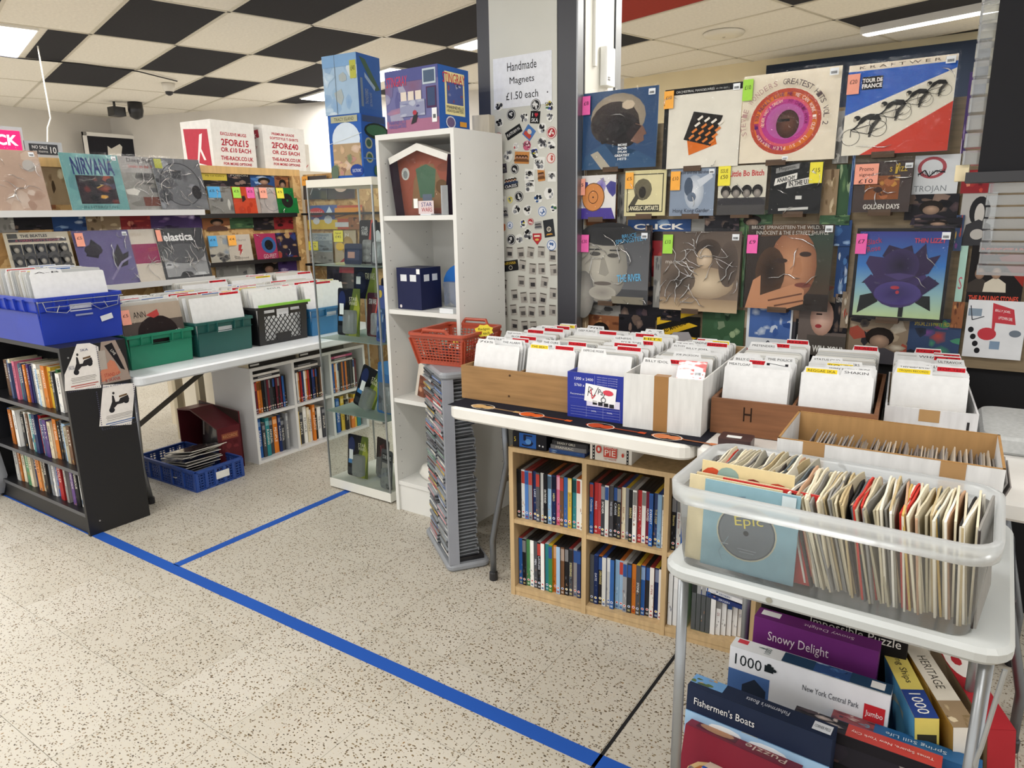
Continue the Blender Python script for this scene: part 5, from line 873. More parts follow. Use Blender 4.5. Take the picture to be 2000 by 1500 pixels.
# ------------------------------------------------------------------ CD tower with basket
TR = radians(-36); TO = Vector((-2.015, 2.235, 0)); TH = .82
t = thing('cd_tower', 'grey plastic tower packed with CDs beside the record table', 'cd tower', TO, TR)
for z, nm in ((0, 'base_plate'), (TH-.028, 'top_plate')):
    slab(0, .41, 0, .18, z, z+.028, .03, '8c9096').build(nm, 'plastic', t, smooth=False)
for x, y in ((.012, .066), (.385, .008)): MB().box((x, y, .028), (x+.018, y+.042, TH-.028), '9296a0').build('post', 'plastic', t)
MB().box((.07, .022, .028), (.385, .158, .046), '1c1c20').build('cd_stand', 'darkplastic', t)
MB().box((.226, .02, .046), (.234, .155, TH-.028), '2a2a2e').build('divider_fin', 'darkplastic', t)
r = random.Random(5); protos_cd = []
for k in range(14):
    q = MB(); c = ('26282e', 'c8cacc', '4a4c54', 'd8d8d4', '7a4a3c', '3c5a94', 'b0362c', 'd0b050', '3a3440', '9a9a94', 'c88a94', '18181c', '5a7a6a', 'e0dcd0')[k]
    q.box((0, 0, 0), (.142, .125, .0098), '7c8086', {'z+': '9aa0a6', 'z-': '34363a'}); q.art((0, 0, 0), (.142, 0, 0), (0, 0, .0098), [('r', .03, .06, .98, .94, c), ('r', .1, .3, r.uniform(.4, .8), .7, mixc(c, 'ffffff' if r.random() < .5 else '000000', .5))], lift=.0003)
    q.art((.142, 0, 0), (0, .125, 0), (0, 0, .0098), [('r', .0, .1, .96, .5, '2c2e32')], lift=.0003)
    protos_cd.append(q.build('cd_case', 'gloss')); 
TM = Matrix.Translation(TO) @ Matrix.Rotation(TR, 4, 'Z'); used = set(); nz = int((TH-.028-.05)/.0148)
for cidx, x in enumerate((.078, .24)):
    for k in range(nz):
        if r.random() < .04: continue
        j = r.randrange(14); o = protos_cd[j] if j not in used else protos_cd[j].copy()
        if j in used: COL.objects.link(o)
        used.add(j); o.location = TM @ Vector((x+r.uniform(-.002, .004), .012+r.uniform(-.008, .004), .047+k*.0148)); o.rotation_euler = (radians(r.uniform(0, 3)), 0, TR+radians(r.uniform(-2, 2)))
        tag(o, '%s-spined CD case, %s from the bottom, %s column of the grey tower' % (('black', 'pale grey', 'dark grey', 'white', 'brown', 'blue', 'red', 'yellow', 'plum', 'grey', 'pink', 'black', 'green', 'cream')[j], ORD[k], ('left', 'right')[cidx]), 'cd case', 'CD cases in the grey tower')
for j in range(14):
    if j not in used: bpy.data.objects.remove(protos_cd[j])
t = thing('basket', 'red-brown plastic basket of badges standing on the CD tower', 'basket', (-1.795, 2.235, TH+.001), radians(6))
def lattice(q, O, U, V, nu, nv, th, col, bt=.004):
    """open grid wall: bars along both directions of the face"""
    O, U, V = Vector(O), Vector(U), Vector(V); N = U.cross(V).normalized()*th
    def bar_(a, b, w_):
        d = (b-a).normalized(); s = N.normalized().cross(d)*w_/2
        q.mesh([a-s, a+s, b+s, b-s, a-s+N, a+s+N, b+s+N, b-s+N], [(0, 1, 2, 3), (7, 6, 5, 4), (0, 4, 5, 1), (2, 6, 7, 3), (1, 5, 6, 2), (3, 7, 4, 0)], col)
    for i in range(nu+1): bar_(O+U*(i/nu), O+U*(i/nu)+V, bt)
    for j in range(nv+1): bar_(O+V*(j/nv), O+V*(j/nv)+U, bt)
BC = 'a8462e'
bw0, bd0, bw1, bd1, bh = .2, .23, .25, .29, .125
for nm, A, B in (('front_wall', (-1, -1), (1, -1)), ('right_wall', (1, -1), (1, 1)), ('back_wall', (1, 1), (-1, 1)), ('left_wall', (-1, 1), (-1, -1))):
    q = MB(); P0 = Vector((A[0]*bw0/2, A[1]*bd0/2, .0)); P1 = Vector((B[0]*bw0/2, B[1]*bd0/2, .0)); Q0 = Vector((A[0]*bw1/2, A[1]*bd1/2, bh)); Q1 = Vector((B[0]*bw1/2, B[1]*bd1/2, bh))
    n = 14; mrows = 8; o_ = (P1-P0).cross(Vector((0, 0, 1))).normalized()*.0035
    pt = lambda u, v: (P0.lerp(P1, u)).lerp(Q0.lerp(Q1, u), v)
    def bar2(a, b, w_):
        d = (b-a).normalized(); s = o_.normalized().cross(d)*w_/2
        q.mesh([a-s, a+s, b+s, b-s, a-s+o_, a+s+o_, b+s+o_, b-s+o_], [(0, 1, 2, 3), (7, 6, 5, 4), (0, 4, 5, 1), (2, 6, 7, 3), (1, 5, 6, 2), (3, 7, 4, 0)], BC)
    for i in range(n+1): bar2(pt(i/n, 0), pt(i/n, .86), .0035 if 0 < i < n else .024)
    for j in range(mrows+1): bar2(pt(0, .12+.74*j/mrows), pt(1, .12+.74*j/mrows), .0035)
    bar2(pt(0, .06), pt(1, .06), .016); bar2(pt(0, .93), pt(1, .93), .02)
    q.build(nm, 'plastic', t)
slab(-bw0/2, bw0/2, -bd0/2, bd0/2, 0, .004+.012, .02, BC).build('bottom', 'plastic', t)
q = MB(); ringmesh(q, [(rrect(-bw1/2-.012, -bd1/2-.012, bw1/2+.012, bd1/2+.012, .03), bh-.006), (rrect(-bw1/2-.012, -bd1/2-.012, bw1/2+.012, bd1/2+.012, .03), bh+.004), (rrect(-bw1/2+.004, -bd1/2+.004, bw1/2-.004, bd1/2-.004, .02), bh+.004), (rrect(-bw1/2+.004, -bd1/2+.004, bw1/2-.004, bd1/2-.004, .02), bh-.006)], BC); q.build('rim', 'plastic', t)
for s in (-1, 1): MB().tube([(-.06, s*(bd1/2+.005), bh), (-.05, s*(bd1/2+.012), bh+.018), (.05, s*(bd1/2+.012), bh+.018), (.06, s*(bd1/2+.005), bh)], .007, BC, 8).build('handle', 'plastic', t)
q = MB(); n = 16; q.mesh([((.032 if k % 2 else .026)*cos(2*pi*k/n), 0, (.022 if k % 2 else .018)*sin(2*pi*k/n)) for k in range(n)], [tuple(range(n))], 'ecd84a'); q.art((-.03, 0, -.02), (.06, 0, 0), (0, 0, .04), [('t', 'Badges', .5, .62, .6, .25, '3a3420'), ('t', '£1 each', .5, .3, .6, .25, '3a3420')]); q.build('star_price_card', 'paper', t, loc=(bw1/2+.018, -.02, bh+.006), rz=radians(40)).scale = (1.25, 1, 1.2)
r = random.Random(8)
for k in range(34):
    q = MB(); c = r.choice(('d8d4d0', '3a3a40', 'a83c3c', '4a6aa0', 'd8c050', '7a8a7c', 'c8a8b0')); q.lathe([(.014, 0), (.016, .002), (.012, .005)], c, 12)
    o = q.build('badge', 'gloss', None, loc=(-1.795+r.uniform(-.08, .08), 2.235+r.uniform(-.1, .1), TH+.02+r.uniform(0, .045))); o.rotation_euler = (r.uniform(-.7, .7), r.uniform(-.7, .7), 0); tag(o, 'small %s pin badge heaped in the red-brown basket' % {'d8d4d0': 'white', '3a3a40': 'black', 'a83c3c': 'red', '4a6aa0': 'blue', 'd8c050': 'yellow', '7a8a7c': 'grey-green', 'c8a8b0': 'pink'}[c], 'badge', 'badges in the basket')

# ------------------------------------------------------------------ tall white shelf
SX0, SX1, SY0, SY1, SH = -2.305, -1.872, 2.36, 2.70, 1.737; WC = 'dededa'
t = thing('tall_shelf', 'tall narrow white open shelf beside the column', 'shelf unit', (SX0, SY0, 0)); W_, D_ = SX1-SX0, SY1-SY0
for x in (0, W_-.018):
    u = MB().box((x, 0, 0), (x+.018, D_, SH), WC).build('side_panel', 'laminate', t)
    q = MB()
    for yy in (.035, D_-.05):
        for k in range(26): q.mesh([(x+(.0184 if x > .1 else .0184), yy+.0025*cos(a), .12+.06*k+.0025*sin(a)) for a in [pi/3*j for j in range(6)]], [tuple(range(6))], '5a5a58')
    q.build('peg_holes', 'matte', u)
for z in (.132, .545, .963, 1.377): MB().box((.018, .006, z), (W_-.018, D_-.008, z+.02), WC).build('shelf', 'laminate', t)
MB().box((.018, 0, SH-.022), (W_-.018, D_, SH), WC).build('top', 'laminate', t)
MB().box((.018, .012, 0), (W_-.018, .028, .132), WC).build('plinth', 'laminate', t); MB().box((.018, D_-.006, 0), (W_-.018, D_-.001, SH-.022), 'd2d2ce').build('back_panel', 'laminate', t)
def carton(name, label, near, rz, W, D, H, base, left, right, cat='box', m_='gloss', group=None, topart=None):
    """closed carton; near = bottom corner nearest the viewer, left face along -local x, right face along +local y"""
    q = MB(); q.box((-W, 0, 0), (0, D, H), base); q.art((-W, 0, 0), (W, 0, 0), (0, 0, H), left); q.art((0, 0, 0), (0, D, 0), (0, 0, H), right)
    o = q.build(name, m_, None, loc=near, rz=rz); return tag(o, label, cat, group)
# toy cartons
carton('toy_carton', 'purple and blue toy carton with red lettering on the tall white shelf', (-1.953, 2.375, SH+.0005), 0, .29, .2, .248, '2c5ca8',
  [('ph', 0, 0, 1, 1, 51, ['6a6a98', '5a5a8c', '8a88a8', '9c9ab0', '7a5a78', 'a87a90'], 16), ('r', 0, 0, 1, .2, 'a06a86'), ('r', 0, .8, 1, 1, '50548c'), ('t', 'STINGRAY', .23, .82, .4, .16, 'c8384c'), ('r', .72, .72, .96, .96, 'b8c4cc'), ('r', .74, .75, .94, .93, '4a5c74'), ('r', .78, .35, .96, .68, '4a2c50'), ('r', .8, .38, .94, .66, '38486a')] + [('r', .3+.14*k, .5, .41+.14*k, .64, 'd8ccc0') for k in range(3)] + [('ph', .28, .25, .75, .5, 52, ['8c90ac', '5a5c84', 'b0b4c4', '707498'], 10), ('p', [(.48, .12), (.55, .3), (.62, .3), (.58, .15)], '2c2c30'), ('e', .56, .3, .04, .04, 'a83a48', 8), ('t', 'MARINEVILLE', .22, .17, .33, .06, '3c60a4'), ('t', 'HEADQUARTERS', .22, .1, .33, .06, '3c60a4'), ('r', .88, .12, .97, .34, 'e8e8ea'), ('r', .9, .18, .95, .24, '606468')],
  [('r', .2, .25, .85, .92, 'e8dca0'), ('r', .26, .42, .8, .76, '4a5a94'), ('ph', .28, .44, .78, .74, 53, ['4a5a94', '8a8cac', '2c3050', 'c8c8d8', '8a4a5a'], 9), ('t', 'STINGRAY', .5, .82, .74, .16, 'c8384c'), ('t', 'MARINEVILLE', .52, .37, .56, .05, '2c3450'), ('t', 'HEADQUARTERS', .52, .31, .56, .05, '2c3450'), ('e', .35, .13, .16, .1, 'c8ccd8', 12), ('e', .35, .13, .13, .08, '6a5a7c', 12), ('r', .65, .08, .88, .16, 'd89a3c')])
carton('toy_carton', 'blue toy carton with an island village picture, lower of two on the glass cabinet', (-2.475, 2.45, 1.5705), radians(6), .195, .18, .282, '2a5aa8',
  [('e', .52, .62, .42, .26, 'c8d4e0', 20), ('ph', .1, .05, .95, .55, 54, ['a89070', 'c8a888', '8a6a5a', 'd0b8a8', '6a7a5a', 'b07a7c'], 20), ('r', .1, .88, .9, .98, 'a8a88c'), ('t', 'TRACY ISLAND', .5, .93, .6, .05, '4a4838'), ('e', .8, .12, .2, .1, '22408c', 14), ('t', 'ELECTRONIC', .8, .12, .26, .05, 'd8e0f0'), ('e', .12, .1, .12, .12, '5c6c5a', 10), ('l', [(0, .55), (.5, .62), (1, .7)], .002, 'd8dcd8')],
  [('r', .05, .88, .95, .98, '3a4c70'), ('e', .6, .75, .5, .13, '1c2c28', 14), ('e', .6, .76, .42, .09, '3c6a4c', 14)] + [('e', .25+.4*(k % 2), .55-.22*(k//2), .15, .09, '88a4b8' if k % 2 else '9aa08c', 12) for k in range(4)] + [('e', .25+.4*(k % 2), .55-.22*(k//2), .1, .06, '3c5a4a', 12) for k in range(4)] + [('e', .55, .12, .16, .1, '3a5a44', 10), ('r', .0, .3, .9, .32, '5a80c0')])
carton('toy_carton', 'pale blue shiny toy carton, upper of two on the glass cabinet', (-2.478, 2.448, 1.853), radians(6), .2, .165, .255, '3a64a8',
  [('ph', 0, 0, 1, 1, 55, ['9ab4cc', '7c9cc0', 'b4c8d8', '88a8c4', 'c8d4dc', 'a0a8a8'], 18), ('r', 0, .8, 1, 1, '7aa0c8'), ('r', .36, 0, .372, 1, '5a646c'), ('r', .8, .58, .98, .88, 'b0b04a'), ('t', '£40', .89, .75, .12, .08, '3a3a28')],
  [('r', 0, 0, 1, .1, '3060a8'), ('p', [(.1, .95), (.35, .92), (.95, .45), (.75, .42)], '4a6450'), ('p', [(.3, .7), (.75, .48), (.7, .42), (.3, .62)], '9ab0c8'), ('r', .1, .12, .2, .6, '7a8a98'), ('t', 'THUNDERBIRD', .35, .3, .4, .09, '9aa8b8', 90), ('t', 'ELECTRONIC PLAYSET', .52, .26, .36, .06, '9aa8b8', 90)])
q = MB(); q.box((-.04, -.03, 0), (.04, .03, .075), 'c8c0b0'); tag(q.build('small_carton', 'card', None, loc=(-1.93, 2.645, SH+.0005), rz=.2), 'small beige packet behind the lettered toy carton', 'box')
# window-fronted doll carton in the top compartment (figure left out)
z1 = 1.3975; t = thing('doll_carton', 'brown window-fronted toy carton with white gabled lid on the top shelf', 'toy box', (-2.272, 2.40, z1)); bw, bh_ = .335, .298
q = MB(); pts = [(.03, 0), (bw-.03, 0), (bw, bh_*.82), (bw/2, bh_), (0, bh_*.82)]; n = 5
q.mesh([(x, .055, z) for x, z in pts]+[(x, .06, z) for x, z in pts], [tuple(range(n)), tuple(reversed(range(n, 2*n)))]+[(i, n+i, n+(i+1) % n, (i+1) % n) for i in range(n)], '9a5644')
q.art((0, .055, 0), (bw, 0, 0), (0, 0, bh_), [('p', [(.22, .1), (.28, .5), (.4, .72), (.62, .72), (.74, .48), (.74, .1)], '8a6a4c'), ('p', [(.38, .25), (.32, .66), (.5, .72), (.66, .64), (.62, .25)], '50705a'), ('p', [(.42, .05), (.42, .3), (.58, .3), (.58, .05)], '6a7688'), ('e', .14, .6, .07, .09, 'c8ccc8', 14), ('e', .14, .59, .04, .06, '8a9090', 10), ('e', .75, .4, .1, .1, '6c5034', 10), ('e', .8, .66, .12, .06, '8a5040', 10)]); q.build('backing_card', 'print', t)
q = MB()
for (x, z), (x2, z2) in zip(pts[1:]+pts[:1], pts[2:]+pts[:2]):
    c = 'e2e0da' if z2 > .2 and z > .2 else '3c3040'
    q.mesh([(x, 0, z), (x2, 0, z2), (x2, .055, z2), (x, .055, z)], [(0, 1, 2, 3)], c)
q.mesh([(.0, -.001, bh_*.82), (bw/2, -.001, bh_), (bw, -.001, bh_*.82), (bw*.98, -.001, bh_*.73), (bw/2, -.001, bh_*.9), (bw*.02, -.001, bh_*.73)], [(0, 1, 4, 5), (1, 2, 3, 4)], 'e2e0da'); q.build('carton_shell', 'print', t)
MB().mesh([(x, -.0005, z) for x, z in pts], [tuple(range(5))], 'ffffff').build('clear_window', 'sleeve', t)
q = MB(); q.box((.165, -.004, .006), (.25, -.002, .06), 'd8c8c8'); q.art((.165, -.004, .006), (.085, 0, 0), (0, 0, .054), [('t', 'STAR', .55, .72, .7, .32, '3a3a7c'), ('t', 'WARS', .55, .32, .7, .32, 'a83a40')]); q.build('logo_card', 'gloss', t)
MB().box((.142, -.008, .03), (.165, -.006, .07), 'eeeeea').build('price_label', 'paper', t)
q = MB(); q.box((0, 0, 0), (.045, .002, .12), 'd0d4d6'); tag(q.build('acrylic_stand', 'tray', None, loc=(-1.975, 2.39, z1), rz=-.2), 'clear acrylic display strip leaning at the right of the top compartment', 'display stand')
o = MB().box((0, 0, 0), (.06, .09, .006), 'd8dce0').art((0, 0, .006), (.06, 0, 0), (0, .09, 0), [('r', .1, .5, .9, .95, '8ab0c8')]).build('price_card', 'paper', None, loc=(-2.08, 2.375, z1)); tag(o, 'white price card lying in front of the doll carton', 'price card')
z2 = .9835
carton('toy_carton', 'plain dark blue toy carton with pale square stickers on each side', (-2.118, 2.40, z2), 0, .142, .14, .186, '232748', [('r', .16+.4*k, .68, .42+.4*k, .84, 'dcdfe4') for k in range(2)]+[('e', .13, .07, .05, .04, 'd8d0d0', 10), ('r', .84, .86, .98, .98, 'eeeeee')], [('r', .16+.4*k, .68, .42+.4*k, .84, 'dcdfe4') for k in range(2)])
t = thing('toy_blister', 'bright blue oval blister pack behind the dark blue carton', 'toy pack', (-2.1, 2.55, z2)); q = MB(); q.prism([(.1+.11*cos(2*pi*k/20), .1+.1*sin(2*pi*k/20)) for k in range(20)], 0, .004, '2c6ab8'); q.M = None
for i, v in enumerate(q.v): q.v[i] = (v[0], -v[2], v[1])
q.build('card', 'gloss', t); MB().box((.03, -.05, .01), (.17, -.005, .12), 'c8d0d8').build('blister', 'tray', t)
o = MB().box((0, 0, 0), (.075, .05, .02), 'dfe3e6').art((0, 0, .02), (.075, 0, 0), (0, .05, 0), [('r', .1, .2, .9, .8, 'c8ccd0')]).build('price_holder', 'plastic', None, loc=(-1.995, 2.375, z2)); tag(o, 'small clear price holder in the middle compartment', 'price holder')
z3 = .5655
for i, (x, y, h_, ry, lab) in enumerate(((-2.27, 2.50, .21, 8, 'cream magazine leaning at the back of the third compartment'), (-2.24, 2.46, .19, 6, 'cream magazine with brown faces leaning in front'))):
    q = MB(); q.box((0, 0, 0), (.15, .004, h_), 'd8d0c4'); q.art((0, 0, 0), (.15, 0, 0), (0, 0, h_), [('t', 'G I R L', .5, .9, .7, .06, 'b04a44'), ('ph', .15, .02, 1, .55, 60+i, ['7a4a38', 'b07a5c', '4a2c24', 'd0a080', '5a3a30'], 9)]); o = q.build('magazine', 'gloss', None, loc=(x, y, z3)); o.rotation_euler = (radians(-8), radians(ry), radians(-18)); tag(o, lab, 'magazine')
tag(MB().box((0, 0, 0), (.12, .08, .06), '1c1c20').build('black_box', 'matte', None, loc=(-2.1, 2.40, z3)), 'small black box in the third compartment', 'box')
q = MB(); q.lathe([(.09, 0), (.11, .03), (.09, .06), (.04, .075)], 'e4e2da', 14); o = q.build('folded_shirt_pack', 'shrink', None, loc=(-2.14, 2.50, .1525), smooth=True); o.scale = (1, .8, 1); tag(o, 'cream folded shirt in a clear bag on the lowest shelf', 'bag')

# ------------------------------------------------------------------ glass cabinet
GX0, GX1, GY0, GY1, GH = -2.81, -2.372, 2.39, 2.73, 1.57; W_, D_ = GX1-GX0, GY1-GY0
t = thing('glass_cabinet', 'narrow glass display cabinet with white base and top', 'cabinet', (GX0, GY0, 0))
MB().box((0, 0, .008), (W_, D_, .055), 'e0e0d8').build('base', 'laminate', t); MB().box((0, 0, GH-.035), (W_, D_, GH), 'e0ddd0').build('top', 'laminate', t)
for nm, a, b in (('front_glass', (.006, .004), (W_-.006, .004)), ('left_glass', (.004, .006), (.004, D_-.006)), ('right_glass', (W_-.004, .006), (W_-.004, D_-.006)), ('back_glass', (.006, D_-.004), (W_-.006, D_-.004))):
    MB().mesh([(*a, .055), (*b, .055), (*b, GH-.035), (*a, GH-.035)], [(0, 1, 2, 3)], 'ffffff').build(nm, 'glass', t)
for x in (.0, W_-.007):
    for y in (0, D_-.007): MB().box((x, y, .055), (x+.007, y+.007, GH-.035), 'a8acae').build('corner_post', 'metal', t)
for z in (.42, .8, 1.165): MB().box((.008, .008, z), (W_-.008, D_-.008, z+.005), 'ffffff').build('glass_shelf', 'glassedge', t)
def toycard(label, x, y, z, W, H, base, art, lean=-6., rz=0., roll=0., blister=True, tagged=True):
    q = MB(); q.prism(rrect(0, 0, W, H, .012, 3), 0, .0015, base)
    for i, v in enumerate(q.v): q.v[i] = (v[0], .0015-v[2], v[1])
    q.art((0, 0, 0), (W, 0, 0), (0, 0, H), art); o = q.build('toy_card', 'gloss', None, loc=(x, y, z)); o.rotation_euler = (radians(lean), radians(roll), rz); tag(o, label, 'toy pack', 'carded toys in the glass cabinet')
    if blister:
        b = MB(); b.prism(rrect(W*.4, H*.05, W*.88, H*.55, .012, 3), 0, .025, '8a9088')
        for i, v in enumerate(b.v): b.v[i] = (v[0], -v[2]-.001, v[1])
        b.build('blister', 'tray', o)
    if tagged: MB().box((W*.3, -.032, H*.45), (W*.48, -.031, H*.68), 'eceef0').build('price_tag', 'paper', o)
    return o
sw = lambda k: [('p', [(.35, 0), (1, 0), (1, 1), (.7, 1)], '5c6a2c'), ('p', [(.5, 0), (.85, 0), (1, .6), (.85, .9)], '9aa03c'), ('e', .2, .74, .16, .2, '25305c', 14), ('t', 'STAR', .7, .78, .36, .08, 'd8d4b8'), ('t', 'WARS', .7, .69, .36, .08, 'd8d4b8'), ('r', .05, .3, .3, .4, '4a80b8'), ('r', .05, .06, .35, .2, '30343c')]
toycard('black and green figure card standing on the cabinet base', -2.76, 2.47, .056, .15, .225, '17191e', sw(1))
toycard('dark red figure card behind the green one on the cabinet base', -2.63, 2.55, .056, .13, .21, '221418', [('p', [(.2, .1), (.9, .3), (.6, .9), (.3, .8)], '4a1c22'), ('l', [(.3, .8), (.8, .2)], .01, '8a4048')], rz=-.3, tagged=False)
toycard('grey boxed figure at the right of the cabinet base', -2.49, 2.44, .056, .10, .2, '4a4c50', [('r', .1, .7, .9, .9, '22242a'), ('t', 'STAR WARS', .5, .8, .7, .1, 'd0d0d0'), ('ph', .1, .05, .9, .65, 61, PAL['grey'], 10)], tagged=False, rz=-.2)
toycard('black and green figure card tilted on the lowest glass shelf', -2.735, 2.52, .445, .15, .225, '17191e', sw(2), roll=18, lean=-8)
toycard('blue-backed figure blister at the right of the lowest glass shelf', -2.54, 2.50, .426, .15, .26, '3a6aa4', [('ph', .05, .05, .95, .6, 62, ['6a7078', '8a9098', '4a4c50', 'a8acb0'], 8), ('e', .5, .9, .4, .14, '4a80b8', 14)], tagged=False)
toycard('yellow carded toy behind the blue-backed blister', -2.60, 2.62, .426, .12, .22, 'c8b04c', [('ph', .1, .1, .9, .8, 63, ['c8b04c', '8a5a3c', '4a3a2c', 'd8c88a'], 7)], tagged=False, blister=False)
toycard('green figure card with a plain grey shape on the second glass shelf', -2.79, 2.50, .806, .16, .24, '17191e', sw(3))
toycard('red figure card with clear bubble on the second glass shelf', -2.62, 2.54, .806, .13, .22, '3c1c22', [('p', [(.2, 0), (.8, 0), (.6, .9), (.3, .9)], '5c2428'), ('l', [(.45, .5), (.6, .95)], .008, 'd85a50'), ('t', 'STAR WARS', .3, .8, .4, .12, 'd8d8d8')], tagged=False)
toycard('tall lilac-blue boxed toy at the right of the second glass shelf', -2.475, 2.46, .806, .09, .27, '4a5a9c', [('ph', .1, .05, .9, .6, 64, PAL['blue'], 8), ('e', .3, .85, .2, .07, 'd8b84c', 10)], tagged=False, blister=False, rz=-.3)
toycard('dark blue boxed toy with a salmon price note on the second glass shelf', -2.62, 2.64, .83, .2, .26, '2a3464', [('r', .5, .3, .9, .9, '3a4a8c'), ('e', .75, .6, .12, .12, 'b83a40', 12), ('r', .2, .45, .5, .95, 'f0a890'), ('t', '£25', .35, .75, .2, .12, '4a3430')], tagged=False, blister=False)
toycard('black figure card with white tag hung under the top glass shelf', -2.76, 2.60, .985, .17, .165, '15171b', [('p', [(.5, 0), (1, 0), (1, 1), (.8, 1)], '78862c'), ('t', 'STAR WARS', .68, .7, .4, .2, 'd8d4b8'), ('e', .3, .5, .22, .34, '20283c', 12)], blister=False)
toycard('black boxed figure with red streak on the top glass shelf', -2.60, 2.50, 1.171, .12, .21, '1a1a1e', [('p', [(.5, .4), (.7, .4), (.75, 1), (.65, 1)], 'b8483c'), ('t', 'STAR', .3, .8, .35, .1, 'd0d0d0'), ('t', 'WARS', .3, .7, .35, .1, 'd0d0d0'), ('ph', .2, .05, .8, .45, 65, PAL['grey'], 6)], tagged=False)
toycard('dark boxed figure in front on the top glass shelf', -2.66, 2.46, 1.171, .12, .1, '26304a', [('r', .15, .2, .85, .7, '3c4460'), ('r', .2, .3, .6, .6, 'b08a80')], tagged=False, blister=False)
toycard('red and green boxed toy at the right of the top glass shelf', -2.5, 2.56, 1.171, .12, .31, '5a2024', [('r', 0, .85, 1, 1, '5c9c3c'), ('e', .5, .7, .4, .12, 'b8343c', 12), ('ph', .1, .05, .9, .55, 66, PAL['dark'], 8)], tagged=False)
toycard('white armoured figure pack at the right end of the top glass shelf', -2.47, 2.45, 1.171, .085, .2, '2a2c32', [('e', .5, .62, .25, .2, 'c8ccd0', 12), ('ph', .25, .2, .75, .6, 67, ['b8bcc0', '8a8e94', 'dfe2e4', '5a5c62'], 7)], tagged=False)

# ------------------------------------------------------------------ hanging panel behind the cabinet
HY = 3.66
hp = struct(MB().box((-4.33, HY, .3), (-3.0, HY+.018, 1.70), 'c8a878').build('wall_pegboard', 'osb')); hp['label'] = 'rough chipboard panel behind the glass cabinet'
for z in (1.41, 1.045): MB().box((-4.3, HY-.07, z), (-3.2, HY, z+.015), '17171a').build('rail', 'matte', hp)
def onhang(label, xa, ya, xb, yb, base, art, Y=HY-.03, cat='magazine', name='magazine', **kw):
    p = AY(xa, yb, Y); q = AY(xb, ya, Y); return cover(name, label, cat, (p.x, Y, p.z), q.x-p.x, q.z-p.z, art, base, sleeve=False, lean=-3, th=.003, mt='shrink', **kw)
onhang('dark record with a script title and orange price note behind the cabinet', 593, 342, 635, 390, '2c3440', [('l', [(.3, .2), (.5, .7), (.7, .4), (.9, .6)], .006, 'a8b0b8')], cat='record', name='record_sleeve', tagc='orange', ttxt='£8', tpos=(0, .6, .25, .4))
onhang('dark record with a round pale portrait behind the cabinet', 628, 345, 690, 390, '30363e', [('e', .6, .6, .2, .28, 'c8b0a0', 14)], cat='record', name='record_sleeve', Y=HY-.022)
onhang('blue and yellow bag of toys with red oval lettering', 602, 400, 656, 448, '3a5a9c', [('r', 0, 0, 1, .4, 'd8b83c'), ('e', .3, .7, .28, .2, 'c83040', 14), ('t', 'tronic', .3, .7, .42, .18, 'f0d8d8'), ('e', .3, .35, .12, .15, 'd8dce0', 8), ('e', .7, .4, .14, .18, 'c8d0d8', 8), ('p', [(.6, .6), (.75, .95), (.85, .7)], 'c8d8e8')], cat='toy pack', name='toy_bag')
onhang('red and orange toy card beside the blue bag', 655, 400, 705, 448, 'b04a34', [('r', 0, .45, 1, .9, 'd08a34'), ('l', [(0, .5), (1, .75)], .008, '6a2820'), ('r', .0, .1, .7, .3, 'c8ccd0'), ('ph', .5, .0, 1, .5, 71, PAL['warm'], 6)], cat='toy pack', name='toy_bag')
onhang('grey football programme lettered in blue with a yellow note', 606, 455, 646, 513, 'a8b4b8', [('t', 'TOTTENHAM', .45, .92, .8, .08, '34607c'), ('t', 'HOTSPUR', .4, .82, .7, .08, '34607c'), ('ph', 0, 0, 1, .38, 72, PAL['grey'], 8), ('ph', .3, .4, 1, .75, 73, ['7a8890', '4a5860', '98a4a8'], 6)], tagc='yellow', ttxt='Spurs|£5', tpos=(0, .42, .42, .3))
onhang('magazine with a fair-haired player in red and a yellow note', 655, 450, 692, 512, 'b0a48c', [('bust', .62, .45, .6, 'c8a088', 'c8a860', '9c2c38'), ('e', .25, .5, .2, .13, 'e0b83c', 14), ('t', 'N', .6, .86, .15, .1, 'e8e4d8')], tagc='yellow', ttxt='Signed|£45', tpos=(0, .64, .45, .36))
onhang('dark toy pack low on the chipboard panel', 640, 520, 700, 575, '26282e', [('ph', .1, .1, .9, .9, 74, PAL['dark'], 8)], cat='toy pack', name='toy_bag')
# ------------------------------------------------------------------ record rack on the left
RX = -4.36; HP = pi/2
rack = thing('record_rack', 'chipboard record rack with timber top rail behind the crates', 'display rack', (RX, 1.35, 0), HP)   # local x runs along the shop's y, local -y faces the aisle
MB().box((0, 0, .82), (2.27, .018, 1.70), 'c8a878').build('back_board', 'osb', rack)
MB().box((0, -.02, 1.688), (2.29, .045, 1.735), 'd0ac74').build('top_rail', 'pine', rack)
MB().box((2.2, -.045, .3), (2.27, 0, 1.69), 'c09a66').build('end_post', 'osb', rack)
for x in (.05, 1.28): MB().box((x, .26, 0), (x+.07, .33, .84), 'd8ccb4').build('leg', 'pine', rack)
for x in (.05, 1.28): MB().box((x, .018, .8), (x+.07, .33, .86), 'd8ccb4').build('brace', 'pine', rack)
def rshelf(x0, x1, z, d, col, lip=.03, th=.018):
    MB().box((x0, -d, z-th), (x1, 0, z), col).box((x0, -d-.006, z-th-.012), (x1, -d, z+.004), col).build('shelf', 'laminate', rack)
rshelf(0, 1.40, 1.452, .15, 'd4d4d4'); rshelf(0, 1.42, 1.035, .15, 'd0d0d0'); rshelf(1.42, 2.2, 1.425, .06, '17171a', th=.012); rshelf(1.42, 2.2, 1.11, .06, '17171a', th=.012)
